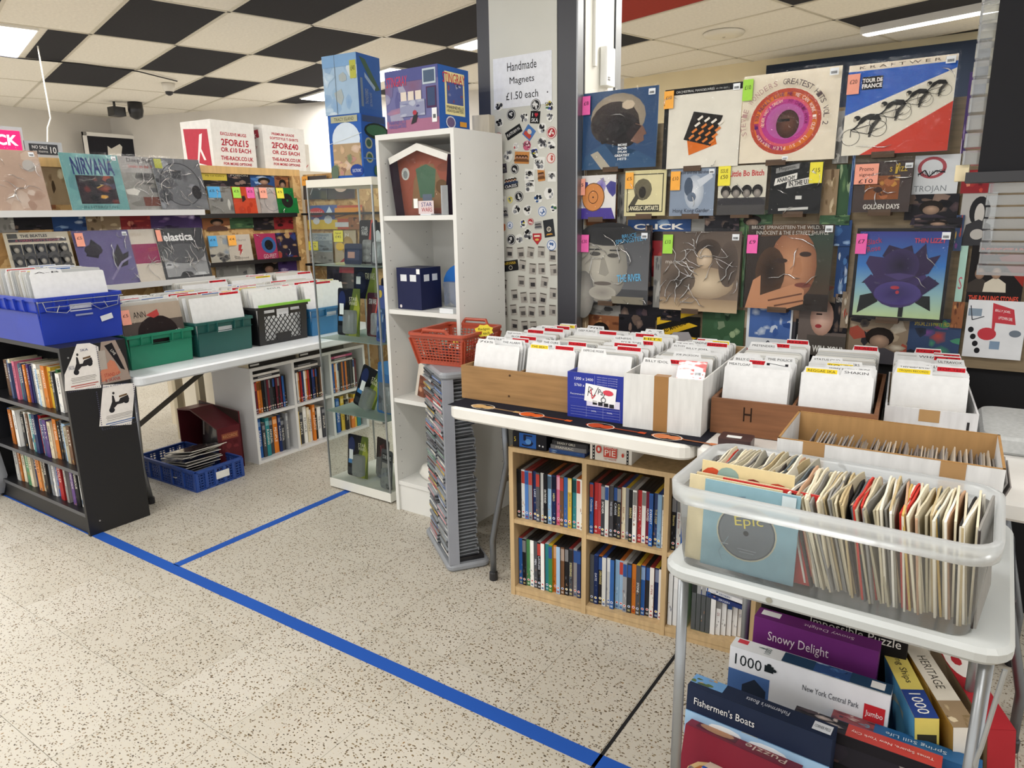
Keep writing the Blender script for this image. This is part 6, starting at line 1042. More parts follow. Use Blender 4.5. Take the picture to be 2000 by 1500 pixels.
def onrack(label, bl, w_, shapes, base, X, h_=None, name='record_sleeve', lean=-12, sleeve=True, z=None, **kw):
    p = AX(bl[0], bl[1], X); return cover(name, label, 'record', (X, p.y, z if z is not None else p.z), w_, h_ or w_, shapes, base, rz=HP, lean=lean, sleeve=sleeve, group='records on the left rack', **kw)
XS = RX+.135; Zu = 1.4528; Zl = 1.0358
onrack('pale pink crinkled record at the far left of the rack', (-32, 408), .315, [('ph', 0, 0, 1, 1, 81, ['b8a090', 'c8b4a4', 'a88c7c', 'd0c0b4'], 9), ('e', .82, .75, .1, .1, 'b8b4b0', 14)]+bar(.9, .94), 'b8a090', XS, z=Zu)
onrack('teal record with tall blue lettering over a blurred stage photo', (142, 408), .315, [('ph', 0, 0, 1, 1, 82, ['6a9c9c', '7aacac', '5c8c90', '88b4b0'], 14), ('t', '^NIRVANA', .52, .78, .72, .3, '28386c'), ('r', .18, .12, .84, .62, '261c24'), ('ph', .18, .12, .84, .62, 83, ['261c24', 'c8902c', '6a2420', '3a3048', 'd8a848', '14101a', '8a3a28'], 14), ('t', 'IN UTERO LIVE', .5, .06, .6, .05, '3c5c60')]+bar(.92, .94), '6a9c9c', XS+.006, z=Zu)
onrack('silver crinkled record with red title behind the teal one', (255, 409), .315, [('ph', 0, 0, 1, .7, 84, PAL['grey'], 14), ('t', 'Deep Purple', .45, .92, .6, .1, '26242a'), ('t', 'Smoke on the Water', .45, .82, .6, .06, 'b84a44'), ('r', .3, .08, .9, .25, '6a4038')], '9c9a98', XS-.006, z=Zu)
onrack('dark grey crinkled record with a faint disc, greenish tag', (318, 410), .315, [('ph', 0, 0, 1, 1, 85, ['6a6c70', '505256', '8a8e94', '3c3e42', '7a7c80'], 12), ('o', .5, .5, .42, .42, .96, '404246'), ('e', .8, .35, .1, .14, '2c2c30', 12), ('r', .05, .8, .2, .98, 'a8ac48')], '606266', XS+.004, z=Zu)
onrack('cream record with rows of small dark-haired heads', (32, 548), .315, [('r', 0, 0, 1, 1, 'b8b09c'), ('r', .05, .9, .2, .98, '3a3a34'), ('t', '^THE BEATLES', .45, .94, .42, .05, '26262a'), ('r', .05, .84, .95, .89, '2a2630'), ('t', "A HARD DAY'S NIGHT", .5, .865, .7, .04, 'a04450')] + [('r', .05+.182*i, .62-.2*j, .22+.182*i, .8-.2*j, '1f1f1e') for i in range(5) for j in range(4)] + [('bust', .135+.182*i, .72-.2*j, .13, 'a8a294', '26241f', '3c3a36') for i in range(5) for j in range(4)], 'b8b09c', XS, z=Zl, sleeve=False)
onrack('violet record with large dark petals, salmon price tag', (165, 550), .315, [('r', 0, 0, 1, 1, '6a6490'), ('p', [(.15, .55), (.3, .85), (.45, .7), (.35, .5)], '2c2a34'), ('p', [(.6, .5), (.75, .75), (.8, .55), (.92, .6), (.85, .35), (.66, .3)], '2c2a34'), ('e', .3, .65, .16, .1, '34303c', 12), ('l', [(.5, .1), (.75, .4), (.95, .5)], .012, '8a84ac')]+bar(.92, .93), '6a6490', XS+.006, z=Zl, tagc='salmon', ttxt='£5', tpos=(.03, .72, .14, .24))
onrack('white record with a magenta panel', (248, 549), .315, [('r', .05, .35, .75, .72, '94305c'), ('l', [(.55, .62), (1, .68)], .004, 'a85048'), ('l', [(.55, .58), (1, .64)], .004, 'a85048'), ('t', 'NEWSPEAK', .3, .9, .4, .05, 'c4b8a8')], 'd0c8bc', XS, z=Zl)
onrack('black and silver record with white script lettering', (325, 546), .315, [('r', 0, 0, 1, 1, '44464a'), ('ph', .05, .05, .95, .55, 86, ['9a9c9e', '6a6c70', 'c8cacc', '3a3c40', '84868a'], 12), ('e', .5, .5, .45, .2, '5c5e62', 16), ('t', '^elastica', .45, .83, .62, .16, 'e8e8e8')], '44464a', XS+.006, z=Zl, tagc='salmon', ttxt='', tpos=(.0, .75, .1, .22))
XB = RX+.052; Zb = 1.4258; Z2 = 1.1108
SG = [((420, 414), ['9aa8a0', 'd8b050', 'b84a7a', '6a8a7c'], None, 'blue', 'yellow and pink patterned single'), ((412, 415), PAL['grey'], None, 'blue', 'grey crinkled single with a blue price note'), ((460, 416), ['c84a2c', 'd05a34', 'b03a24', '2a2424'], None, 'green', 'orange-red single with a green tag'), ((487, 417), ['b8a8a0', '8a7a78', 'd0c4bc', '6a5c5c'], None, 'pink', 'brown sketch single with a pink tag'), ((512, 416), ['b8b0ac', 'a8a4a4', 'c8c0bc', 'dca8a0'], None, 'salmon', 'pale grey disc single with a salmon tag'), ((545, 415), ['1f7a3c', '1a6a34', '28884a'], 'disc', 'yellow', 'bright green single with a centre hole')]
for i, (bl, pl, kind, tg, lab) in enumerate(SG):
    onrack(lab+' on the black rail', bl, .18, [('ph', 0, 0, 1, 1, 90+i, pl, 8)]+([('e', .5, .5, .28, .28, '2a2624', 20), ('e', .5, .5, .05, .05, '1f7a3c', 8)] if kind else [('o', .55, .45, .36, .36, .95, '808080')] if i == 4 else []), pl[0], XB+.003*(i % 3), name='single_sleeve', lean=-7, z=Zb, tagc=tg, ttxt='£5', tpos=(0, .58, .34, .4))
SG2 = [((412, 497), [('ph', 0, 0, 1, 1, 101, ['b8b4a8', '2a2c34', '8a98a8', '3a3c44'], 9)], 'b8b4a8', 'blue', 'grey and navy single with a blue price note'), ((450, 498), [('t', 'Starburst', .5, .8, .6, .1, '8a8480'), ('p', [(.45, .62), (.6, .62), (.52, .45), (.6, .45), (.42, .2), (.48, .4), (.4, .4)], 'b83a40'), ('t', 'Suzy Sound', .5, .12, .6, .09, '6a6460')], 'ccc4b8', 'orange', 'white single with a red lightning flash'), ((503, 499), [('e', .62, .55, .34, .32, '3c68a0', 18), ('e', .62, .55, .2, .2, '1c1c22', 14), ('t', 'GO-FEET', .6, .12, .6, .16, 'd8d0d0')], 'b03a62', None, 'magenta single with a blue disc'), ((545, 500), [('ph', 0, 0, 1, 1, 102, ['2a2438', 'b04a40', '3c4a8c', 'c8a070', '6a2c4a', '3a8a8c'], 16)], '2a2438', None, 'busy many-coloured single')]
for i, (bl, sh, base, tg, lab) in enumerate(SG2): onrack(lab+' on the lower black rail', bl, .18, sh, base, XB+.003*(i % 2), name='single_sleeve', lean=-7, z=Z2, tagc=tg, ttxt='£4', tpos=(0, .6, .34, .38))
RB = [(55, 318, 95, 408, 'warm', 'GARY', 'cream cover with a man in a red cap'), (85, 325, 142, 400, 'sepia', '', 'cream cover with a black block'), (0, 420, 30, 455, 'grey', '', 'black and white crowd cover'), (30, 420, 102, 450, 'dark', '', 'dark stage cover'), (105, 420, 172, 452, 'blue', '', 'slate blue cover'), (172, 420, 205, 460, 'sepia', '', 'cream cover with black bird shapes'), (200, 420, 238, 455, 'sepia', '', 'cream cover with a dark coat'), (238, 420, 300, 455, 'red', '', 'crowd cover in dull red'), (296, 420, 400, 450, 'purple', '', 'dark purple cover'), (396, 340, 445, 372, 'y', 'My 1st Gallery', 'yellow titled cover'),
      (445, 340, 490, 365, 'dark', 'POISON', 'black cover with white faces'), (490, 343, 540, 366, 'blue', '', 'blue cover with a pale profile'), (538, 345, 565, 375, 'warm', '', 'orange cover with a portrait'), (565, 348, 577, 378, 'dark', 'Japan', 'black cover with yellow lettering'), (396, 422, 450, 448, 'warm', '', 'dark portrait cover'), (450, 424, 496, 447, 'green', '', 'blue and green striped cover'), (496, 424, 538, 450, 'dark', '', 'black cover with white boots'), (536, 424, 580, 448, 'red', '', 'plain maroon cover'), (424, 503, 465, 552, 'grey', '', 'white cover with black drawing'), (462, 504, 498, 552, 'grey', '', 'grey group cover'), (500, 503, 550, 545, 'dark', '', 'brown portrait cover'), (545, 502, 585, 540, 'purple', '', 'dark violet portrait cover')]
for i, (xa, ya, xb, yb, pal, txt, words) in enumerate(RB):
    X = RX+.002+.0004*i; p = AX(xa, yb, X); q = AX(xb, ya, X); w_, h_ = q.y-p.y, q.z-p.z; base = 'c8b44a' if pal == 'y' else PAL[pal][0]
    sh = [('ph', 0, 0, 1, .6 if pal == 'y' else 1, 200+i, PAL['dark' if pal == 'y' else pal], 8)]
    if i in (0, 11, 12, 14, 20): sh += [('bust', .5, .5, .5, 'b89078', '6a2424' if i == 0 else '2a2420', '5a4038')]
    if txt: sh += [('t', txt, .5, .86, .7, .12, '3a3424' if pal == 'y' else 'e0dcd0')]
    c = MB(); c.box((0, -.001, 0), (w_, 0, h_), base); c.art((0, -.001, 0), (w_, 0, 0), (0, 0, h_), sh, lift=.0001, step=.00004)
    tag(c.build('flat_cover', 'gloss', None, loc=(X, p.y, p.z), rz=HP), words+' papered on the left rack', 'record cover', 'covers papered on the left rack')
# signs on the rack
p = AX(45, 291, RX-.02); t = thing('lit_sign', 'glowing pink sign ending in ACK at the far left', 'sign', (RX-.02, p.y-.42, 1.7505), HP)
MB().box((0, 0, 0), (.43, .03, .135), 'b8bcc0').build('sign_case', 'plastic', t); MB().box((.015, -.004, .018), (.415, 0, .115), 'ff2e6a').build('lit_panel', 'neon', t)
q = MB(); q.art((.015, -.004, .018), (.4, 0, 0), (0, 0, .097), [('t', '^THE-RACK', .53, .5, .86, .55, 'ffffff')]); q.build('lettering', 'neonwhite', t)
p = AX(50, 303, RX-.02); q = MB(); q.box((0, 0, 0), (.19, .02, .085), 'a8acb2'); q.art((0, 0, 0), (.19, 0, 0), (0, 0, .085), [('r', .12, .2, .88, .85, '24262c'), ('t', 'NO SALE', .4, .65, .4, .2, 'e8e8e8'), ('t', 'on items', .4, .4, .4, .15, 'c8c8c8'), ('t', '10', .75, .5, .16, .4, 'e8e8e8')])
tag(q.build('sale_sign', 'plastic', None, loc=(RX-.02, p.y, 1.7355), rz=HP), 'small grey sign with a black panel on the rack top', 'sign')
for i, (x0, art_s, art_f, lab) in enumerate(((3.085, [('p', [(.12, .18), (.92, .0), (.88, .8), (.08, .85)], 'b83a4a'), ('p', [(.45, .1), (.6, .7), (.7, .72), (.62, .4), (.75, .15), (.68, .15), (.58, .35), (.5, .1)], 'eee4e4')], [('t', '^EXCLUSIVE MUGS', .5, .72, .6, .07, 'b02c3c'), ('t', '^2FOR£15', .52, .54, .64, .15, 'b02c3c'), ('t', '^OR £10 EACH', .53, .38, .7, .1, 'b02c3c'), ('t', '^THE-RACK.CO.UK', .54, .2, .76, .09, 'b02c3c'), ('t', '^FOR MORE OPTIONS', .54, .08, .66, .06, 'b02c3c')], 'white display carton advertising mugs, left of two on the rack top'),
      (3.49, [('p', [(.12, .62), (.88, .72), (.86, .9), (.12, .82)], 'a83444'), ('t', '^THE-RACK', .5, .76, .6, .09, 'eee0e0'), ('t', 'RED HENRY', .5, .5, .6, .06, 'b85058'), ('t', 'TALK TO US', .5, .3, .5, .05, 'b8686c'), ('t', 'ABOUT', .5, .22, .3, .05, 'b8686c'), ('t', 'HOLDERS', .5, .14, .4, .05, 'b8686c')], [('t', '^PREMIUM GRADE', .48, .82, .54, .06, 'b02c3c'), ('t', '^SOFTSTYLE T-SHIRTS', .5, .72, .68, .06, 'b02c3c'), ('t', '^2FOR£40', .51, .56, .64, .14, 'b02c3c'), ('t', '^OR £25 EACH', .52, .4, .66, .09, 'b02c3c'), ('t', '^THE-RACK.CO.UK', .52, .24, .7, .08, 'b02c3c'), ('t', '^FOR MORE OPTIONS', .52, .13, .64, .06, 'b02c3c')], 'white display carton advertising t-shirts, right of two on the rack top'))):
    w_ = .36 if i == 0 else .40; q = MB(); q.box((0, 0, 0), (w_, .3, .30), 'e4e2de'); q.art((0, 0, 0), (w_, 0, 0), (0, 0, .3), art_f); q.art((0, .3, 0), (0, -.3, 0), (0, 0, .3), art_s)
    tag(q.build('display_carton', 'print', None, loc=(RX-.05-.0, x0-.09, 1.7355), rz=HP+radians(5)), lab, 'display box')
tag(MB().box((-5.02, 2.93, 0), (-4.42, 4.06, 1.735), 'cfc8b8').box((-4.42, 3.0, .05), (-4.405, 3.48, 1.68), 'c8c0b0').box((-4.42, 3.5, .05), (-4.405, 3.98, 1.68), 'c8c0b0').build('storage_cupboard', 'laminate'), 'pale cupboard behind the rack carrying the display cartons', 'cupboard')
q = MB(); q.box((0, 0, 0), (.09, .02, .22), 'dcd8d0'); q.art((0, 0, 0), (.09, 0, 0), (0, 0, .22), [('t', 'VINYL', .35, .6, .5, .1, 'a09a90', 90), ('l', [(.3, .1), (.8, .3)], .006, 'b84a50')]); tag(q.build('card_sign', 'print', None, loc=(RX-.3, 3.93, 1.7355), rz=HP), 'narrow white card standing at the right end of the rack top', 'sign')

# ------------------------------------------------------------------ things far behind
p = AX(167, 305, -9.95); q_ = AX(272, 266, -9.95); t = thing('picture_frame', 'white-framed black picture with a pale shape on the far wall', 'picture', (-9.95, p.y, p.z-.25), HP); w_, h_ = q_.y-p.y, q_.z-p.z+.25
MB().box((0, 0, 0), (w_, .02, h_), '26262c').art((0, 0, 0), (w_, 0, 0), (0, 0, h_), [('p', [(.38, .3), (.4, .72), (.46, .66), (.62, .78), (.66, .72), (.6, .4), (.55, .3)], 'd8d4cc')]).build('print', 'print', t)
f = MB(); e = .045
for a, b in (((0, 0), (w_, e)), ((0, h_-e), (w_, h_)), ((0, 0), (e, h_)), ((w_-e, 0), (w_, h_))): f.box((a[0], -.02, a[1]), (b[0], .02, b[1]), 'e0deda')
f.build('frame', 'laminate', t)
p = G(1.5, .72); t = thing('dome_camera', 'small white dome camera on the ceiling tile', 'camera', (p.x, p.y, CEIL-.07)); MB().lathe([(.02, -.02), (.05, 0), (.06, .03), (.065, .07)], 'dcd8d0', 16).build('housing', 'plastic', t, smooth=True); MB().lathe([(.012, -.045), (.035, -.03), (.04, -.005)], '26262c', 14).build('lens', 'darkplastic', t, smooth=True)
p = G(2.75, .78); t = thing('dome_camera', 'black ceiling camera with a square bracket', 'camera', (p.x, p.y, CEIL-.14)); MB().lathe([(.02, -.05), (.07, -.02), (.085, .05), (.08, .14)], '1e1e22', 16).build('housing', 'darkplastic', t, smooth=True); MB().box((-.18, -.24, -.02), (-.04, -.1, .08), '1a1a1e').box((-.12, -.2, .08), (-.1, -.18, .14), '1a1a1e').build('bracket', 'darkplastic', t)
a = AX(92, 205, -6.5); b = AX(97, 275, -6.5); tag(MB().tube([(a.x, a.y, CEIL), (a.x, a.y+.01, a.z-.1), (b.x, b.y, b.z+.1), (b.x, b.y-.04, b.z-.15)], .006, 'e8e4da', 6).build('hanging_cord', 'plastic'), 'thin white cord hanging from the ceiling at the far left', 'cord')
tag(MB().tube([G(.85, -3, -.004), G(.9, -1.6, -.03), G(.95, -.8, -.012), G(.98, 0, -.02), G(1.3, .75, -.008)], .006, '2a2a2e', 6).build('ceiling_cable', 'matte'), 'thin black cable slung along the ceiling tiles', 'cable')

# ------------------------------------------------------------------ crate table
LTZ = .685
t = thing('folding_table', 'white folding table carrying the plastic crates on the left', 'table', (-3.25, 1.68, 0), HP)
slab(0, 1.8, 0, .74, LTZ-.045, LTZ, .04, 'd4d8dc').build('table_top', 'plastic', t)
MB().tube([(.06, .16, LTZ-.05), (.05, .17, .2), (.075, .175, .012)], .014, '7a7c80', 10).build('leg', 'metal', t, smooth=True); MB().lathe([(.018, 0), (.018, .03)], '222226', 10, c=(.075, .175)).build('foot_cap', 'darkplastic', t)
MB().tube([(.06, .62, LTZ-.05), (.06, .62, .012)], .014, '7a7c80', 10).build('leg', 'metal', t); MB().tube([(1.7, .12, LTZ-.05), (1.7, .12, .012)], .014, '7a7c80', 10).build('leg', 'metal', t); MB().tube([(1.7, .62, LTZ-.05), (1.7, .62, .012)], .014, '7a7c80', 10).build('leg', 'metal', t)
MB().box((.0, -.006, 0), (.55, .006, .022), '4c4844').build('brace', 'metal', t, loc=(.06, .17, .40)).rotation_euler = (0, radians(-28), 0)
def crate(label, y0, X, z, rz, W, D, H, col, slot=.0, dark=None, mesh=False, rimcol=None, notes=None):
    t = thing('plastic_crate', label, 'crate', (X, y0, z), rz, 'plastic crates of records'); e = .006; tap = .012
    MB().box((tap, tap, 0), (W-tap, D-tap, e), col).build('bottom', 'plastic', t)
    def wallq(P0, P1, nm, holes):
        d = (P1-P0); L = d.length; u = d/L; nrm = Vector((u.y, -u.x, 0)); q = MB()
        Q = lambda s, h, o=0.: P0+u*s+nrm*(o+tap*h/H)+Vector((0, 0, h))
        def pan(s0, s1, h0, h1):
            q.mesh([Q(s0, h0), Q(s1, h0), Q(s1, h1), Q(s0, h1), Q(s0, h0, -e), Q(s1, h0, -e), Q(s1, h1, -e), Q(s0, h1, -e)], [(0, 1, 2, 3), (7, 6, 5, 4), (0, 4, 5, 1), (2, 6, 7, 3), (1, 5, 6, 2), (3, 7, 4, 0)], col)
        if mesh and holes:
            pan(0, L, 0, H*.1); pan(0, L*.12, H*.1, H); pan(L*.88, L, H*.1, H); pan(L*.12, L*.36, H*.76, H*.84); pan(L*.64, L*.88, H*.76, H*.84); pan(L*.12, L*.88, H*.92, H); pan(L*.35, L*.65, H*.1, H*.27); pan(L*.34, L*.37, H*.74, H*.92); pan(L*.63, L*.66, H*.74, H*.92)
            s0, s1, h0, h1 = L*.12, L*.88, H*.1, H*.76; n = 8
            for i in range(-8, n+1):
                for sg in (1, -1):
                    A = s0+(s1-s0)*i/n; Bx = A+(h1-h0)*.85; pa, pb = (A, h0), (Bx, h1)
                    if Bx < s0 or A > s1: continue
                    if A < s0: f = (s0-A)/(Bx-A); pa = (s0, h0+(h1-h0)*f)
                    if Bx > s1: f = (s1-A)/(Bx-A); pb = (s1, h0+(h1-h0)*f)
                    if sg < 0: pa, pb = (s0+s1-pa[0], pa[1]), (s0+s1-pb[0], pb[1])
                    q.tube([Q(*pa, -.003), Q(*pb, -.003)], .0028, col, 4)
        elif holes:
            a, b, h0, h1 = L*.36, L*.64, H*.66, H*.82
            pan(0, a, 0, H); pan(b, L, 0, H); pan(a, b, 0, h0); pan(a, b, h1, H)
        else: pan(0, L, 0, H)
        # stiffening ribs and rolled rim
        for k in range(1, 6):
            s = L*k/6
            if not (mesh and holes) and not (L*.34 < s < L*.66 and holes): q.mesh([Q(s-.003, H*.72), Q(s+.003, H*.72), Q(s+.003, H*.97), Q(s-.003, H*.97), Q(s-.003, H*.72, .012), Q(s+.003, H*.72, .012), Q(s+.003, H*.97, .014), Q(s-.003, H*.97, .014)], [(4, 5, 6, 7), (0, 1, 5, 4), (1, 2, 6, 5), (3, 7, 6, 2), (0, 4, 7, 3)], col)
        if not mesh: q.mesh([Q(0, H*.7), Q(L, H*.7), Q(L, H*.72, .012), Q(0, H*.72, .012), Q(0, H*.69), Q(L, H*.69)], [(0, 3, 2, 1), (4, 5, 2, 3)], col)
        q.build(nm, 'plastic', t)
    c = [Vector((tap, tap, 0)), Vector((W-tap, tap, 0)), Vector((W-tap, D-tap, 0)), Vector((tap, D-tap, 0))]
    wallq(c[0], c[1], 'front_wall', True); wallq(c[1], c[2], 'side_wall', False); wallq(c[2], c[3], 'back_wall', True); wallq(c[3], c[0], 'side_wall', False)
    rc = rimcol or col; q = MB(); ringmesh(q, [(rrect(-.006, -.006, W+.006, D+.006, .012, 3), H-.012), (rrect(-.006, -.006, W+.006, D+.006, .012, 3), H+.002), (rrect(.008, .008, W-.008, D-.008, .01, 3), H+.002), (rrect(.008, .008, W-.008, D-.008, .01, 3), H-.012)], rc); q.build('rim', 'plastic', t)
    return t
def lpfill(X, y0, z, rz, W, D, seed, words, n, cards, lean=-9, front=None):
    """twelve-inch records standing one behind another in a crate"""
    r = random.Random(seed); M = Matrix.Translation(Vector((X, y0, z))) @ Matrix.Rotation(rz, 4, 'Z'); nd = 0; w_ = min(.312, W-.03)
    for i in range(n):
        y = .02+(D-.1)*i/n; p = M @ Vector(((W-w_)/2+r.uniform(-.002, .002), y, .008)); l2 = lean+r.uniform(-1.5, 1.5)
        if i == 0 and front:
            cover('record_sleeve', front[0], 'record', p, w_, .30, front[1], front[2], rz=rz, lean=lean, sleeve=True, group='records in the crates', **(front[3] if len(front) > 3 else {})); continue
        if r.random() < cards or i == 0:
            nd += 1; tc = r.choice((None, RED_, RED_, YEL_, '2860b0')); cw = {None: 'plain', RED_: 'red-tagged', YEL_: 'yellow-tagged'}.get(tc, 'blue-tagged')
            divider(p, l2, rz, r.choice(('ROCK', 'A-B', 'POP', 'SOUL', 'S', 'M', 'PUNK')), r.choice((0, 1, 2)), tc, '%s white divider, %s from front of %s' % (cw, ORD[nd-1], words), 'dividers in the crates', w_=w_, h_=.30)
        else:
            single(p, l2, rz, 'clear-sleeved record, %s card back in %s' % (ORD[i], words), 'records in '+words, r.randrange(6), w_, name='record_sleeve')
CX = -3.43
lpw = .345
crate('deep blue plastic crate of records on top of the black bookcase', 1.375, -3.40, .8705, HP, .365, .56, .205, '1f3aa8')
t = bpy.data.objects[[o.name for o in bpy.data.objects if o.get('label', '').startswith('deep blue')][0]]
q = MB()
for pts in ([(.0, .19), (.365, .19)], [(.03, .165), (.335, .165)], [(.02, .19), (.03, .15), (.11, .135), (.15, .165)], [(.345, .19), (.335, .15), (.255, .135), (.215, .165)], [(.07, .14), (.085, .17)], [(.29, .14), (.275, .17)]): q.tube([(x, -.018, z) for x, z in pts], .0018, 'b8bcc4', 5)
q.build('wire_handle', 'metal', t)
MB().box((.27, -.0035, .02), (.325, -.003, .045), 'd8dce0').build('torn_label', 'paper', t).rotation_euler = (0, radians(-12), 0)
MB().box((.15, -.0062, .115), (.225, -.0058, .123), '8c94b4').build('scuff', 'matte', t)
lpfill(-3.40, 1.375, .8705, HP, .365, .56, 31, 'the deep blue crate', 26, .3, front=None)
crate('bright green plastic crate of records on the crate table', 1.752, CX, LTZ+.001, HP, lpw, .5, .165, '1f7a5e'); lpfill(CX, 1.752, LTZ+.001, HP, lpw, .5, 32, 'the bright green crate', 20, .35, front=('brown record cover with a dark bushy head, salmon price tag', [('r', 0, .72, 1, 1, 'b8a898'), ('r', 0, 0, 1, .72, '5c524e'), ('e', .55, .5, .34, .3, '2a2022', 16), ('t', 'ANN', .3, .84, .2, .1, '2a2626'), ('p', [(.4, .82), (.6, .9), (.62, .8), (.52, .76)], 'c04a48')], '6a5c54', dict(tagc='salmon', ttxt='£5', tpos=(0, .7, .14, .24))))
crate('dark green plastic crate of records on the crate table', 2.115, CX, LTZ+.001, HP, lpw, .5, .18, '1f5450'); lpfill(CX, 2.115, LTZ+.001, HP, lpw, .5, 33, 'the dark green crate', 20, .35)
crate('black lattice milk crate of records with a lime green edge', 2.49, CX, LTZ+.001, HP, .365, .5, .215, '17171a', mesh=True); lpfill(CX, 2.49, LTZ+.001, HP, .365, .5, 34, 'the black milk crate', 20, .3)
tag(MB().box((0, -.022, 0), (.36, -.008, .014), '7ab83c').build('foam_strip', 'plastic', None, loc=(CX, 2.5, LTZ+.22), rz=HP), 'lime green edging strip along the black milk crate', 'strip')
crate('mid blue plastic crate of records at the far end of the crate table', 2.87, CX, LTZ+.001, HP, .34, .5, .165, '2a6c9c'); lpfill(CX, 2.87, LTZ+.001, HP, .34, .5, 35, 'the mid blue crate', 18, .1)
# record bin standing behind the crates
for j, (y0, lab) in enumerate(((2.45, 'the left bay of the far record bin'), (2.80, 'the middle bay of the far record bin'), (3.15, 'the right bay of the far record bin'))):
    lpfill(-4.03, y0, .70, HP, .345, .32, 40+j, lab, 15, .08)
t = thing('record_bin', 'low pale bin of records standing behind the crates', 'record bin', (-4.0, 2.43, 0), HP)
MB().box((0, 0, .66), (1.1, .34, .70), 'd0ccc0').build('bin_floor', 'laminate', t); MB().box((0, -.012, .66), (1.1, 0, .80), '8c8880').build('front_board', 'laminate', t)
for x in (.02, 1.04):
    for y in (.02, .28): MB().box((x, y, 0), (x+.04, y+.04, .66), 'd0c4a8').build('leg', 'pine', t)

# ------------------------------------------------------------------ black bookcase
BKX0, BKX1, BKY0, BKY1, BKH = -4.22, -3.283, 1.387, 1.668, .87
t = thing('bookcase', 'low black bookcase of paperbacks in the left foreground', 'bookcase', (BKX0, BKY0, 0)); W_, D_ = BKX1-BKX0, BKY1-BKY0; KC = '18181b'
for x in (0, W_-.018): MB().box((x, 0, 0), (x+.018, D_, BKH-.02), KC).build('side_panel', 'laminate', t)
MB().box((0, 0, BKH-.02), (W_, D_, BKH), KC).build('top', 'laminate', t); MB().box((.018, .012, 0), (W_-.018, .028, .085), KC).build('plinth', 'laminate', t); MB().box((.018, D_-.006, .085), (W_-.018, D_-.002, BKH-.02), '141416').build('back_panel', 'laminate', t)
zs = [.085, AY(152.6, 925, BKY0).z-.014, AY(137, 819, BKY0).z-.014]
for z in zs: MB().box((.018, .004, z), (W_-.018, D_-.006, z+.018), KC, {'y-': '55565a'}).build('shelf', 'laminate', t)
for k, (y, z) in enumerate(((.03, BKH-.045), (.25, BKH-.045), (.05, .06))): MB().lathe([(.004, 0), (.004, .001)], 'b0b0b0', 8).build('screw', 'metal', t, loc=(W_+.0005, y, z)).rotation_euler = (0, radians(90), 0)
BKC = [['black', 'pink', 'teal', 'navy', 'black', 'orange', 'purple', 'navy', 'grey', 'white', 'pale blue', 'cream', 'orange', 'yellow', 'white', 'dark grey', 'green', 'white', 'brown', 'pale blue', 'cream', 'navy'],
       ['black', 'black', 'white', 'brown', 'white', 'teal', 'navy', 'red', 'pale blue', 'navy', 'purple', 'cream', 'orange', 'black', 'dark grey', 'pale blue', 'cream', 'brown', 'blue', 'orange', 'black', 'white'],
       ['green', 'cream', 'navy', 'maroon', 'orange', 'cream', 'black', 'pale blue', 'grey', 'white', 'blue', 'white', 'red', 'black', 'grey', 'maroon', 'purple', 'black', 'white', 'orange', 'cream', 'navy']]
for k, (z, words) in enumerate(((zs[2]+.018, 'top'), (zs[1]+.018, 'middle'), (zs[0]+.018, 'bottom'))):
    r = random.Random(60+k); x = W_-.022; cols = BKC[k]; i = 0
    while x > .05 and i < 26:
        cn = cols[-1-(i % len(cols))]; th = r.uniform(.018, .036); h_ = r.uniform(.175, .2); x -= th+.0012
        c = mixc(NAMES[cn], r.choice(('ffffff', '000000', 'a08060')), r.uniform(0, .2)); q = MB(); dep = .125
        q.box((0, .002, 0), (th, dep, h_), 'd8ceb4', {'x-': c, 'x+': c}); q.box((0, .0, 0), (th, .003, h_), c)
        sh = [('ph', 0, 0, 1, r.choice((.3, .45, .0001)), r.randrange(9999), [c, mixc(c, '000000', .3), mixc(c, 'ffffff', .35), 'b08a50', '406080'], 4)]
        if th > .02: sh.append(('t', r.choice(('NIGHT', 'THE RIVER', 'JILLY', 'DEAD CALM', 'HARBOUR', 'LOST', 'GOLD', 'RECKLESS', 'WINTER', 'THE CALL')), .5, .68, .42*h_/th, .5*th/h_, 'f0ece0' if sum(lin(c)) < 1.0 else '2a2830', -90))
        q.art((0, 0, 0), (th, 0, 0), (0, 0, h_), sh, lift=.0002, step=.0001)
        o = q.build('paperback', 'gloss', None, loc=(BKX0+x, BKY0+.03+r.uniform(0, .025), z+.0004)); o.rotation_euler = (0, 0, 0); tag(o, '%s-spined paperback, %s from the right on the %s shelf of the black bookcase' % (cn, ORD[i], words), 'book', 'paperbacks in the black bookcase'); i += 1
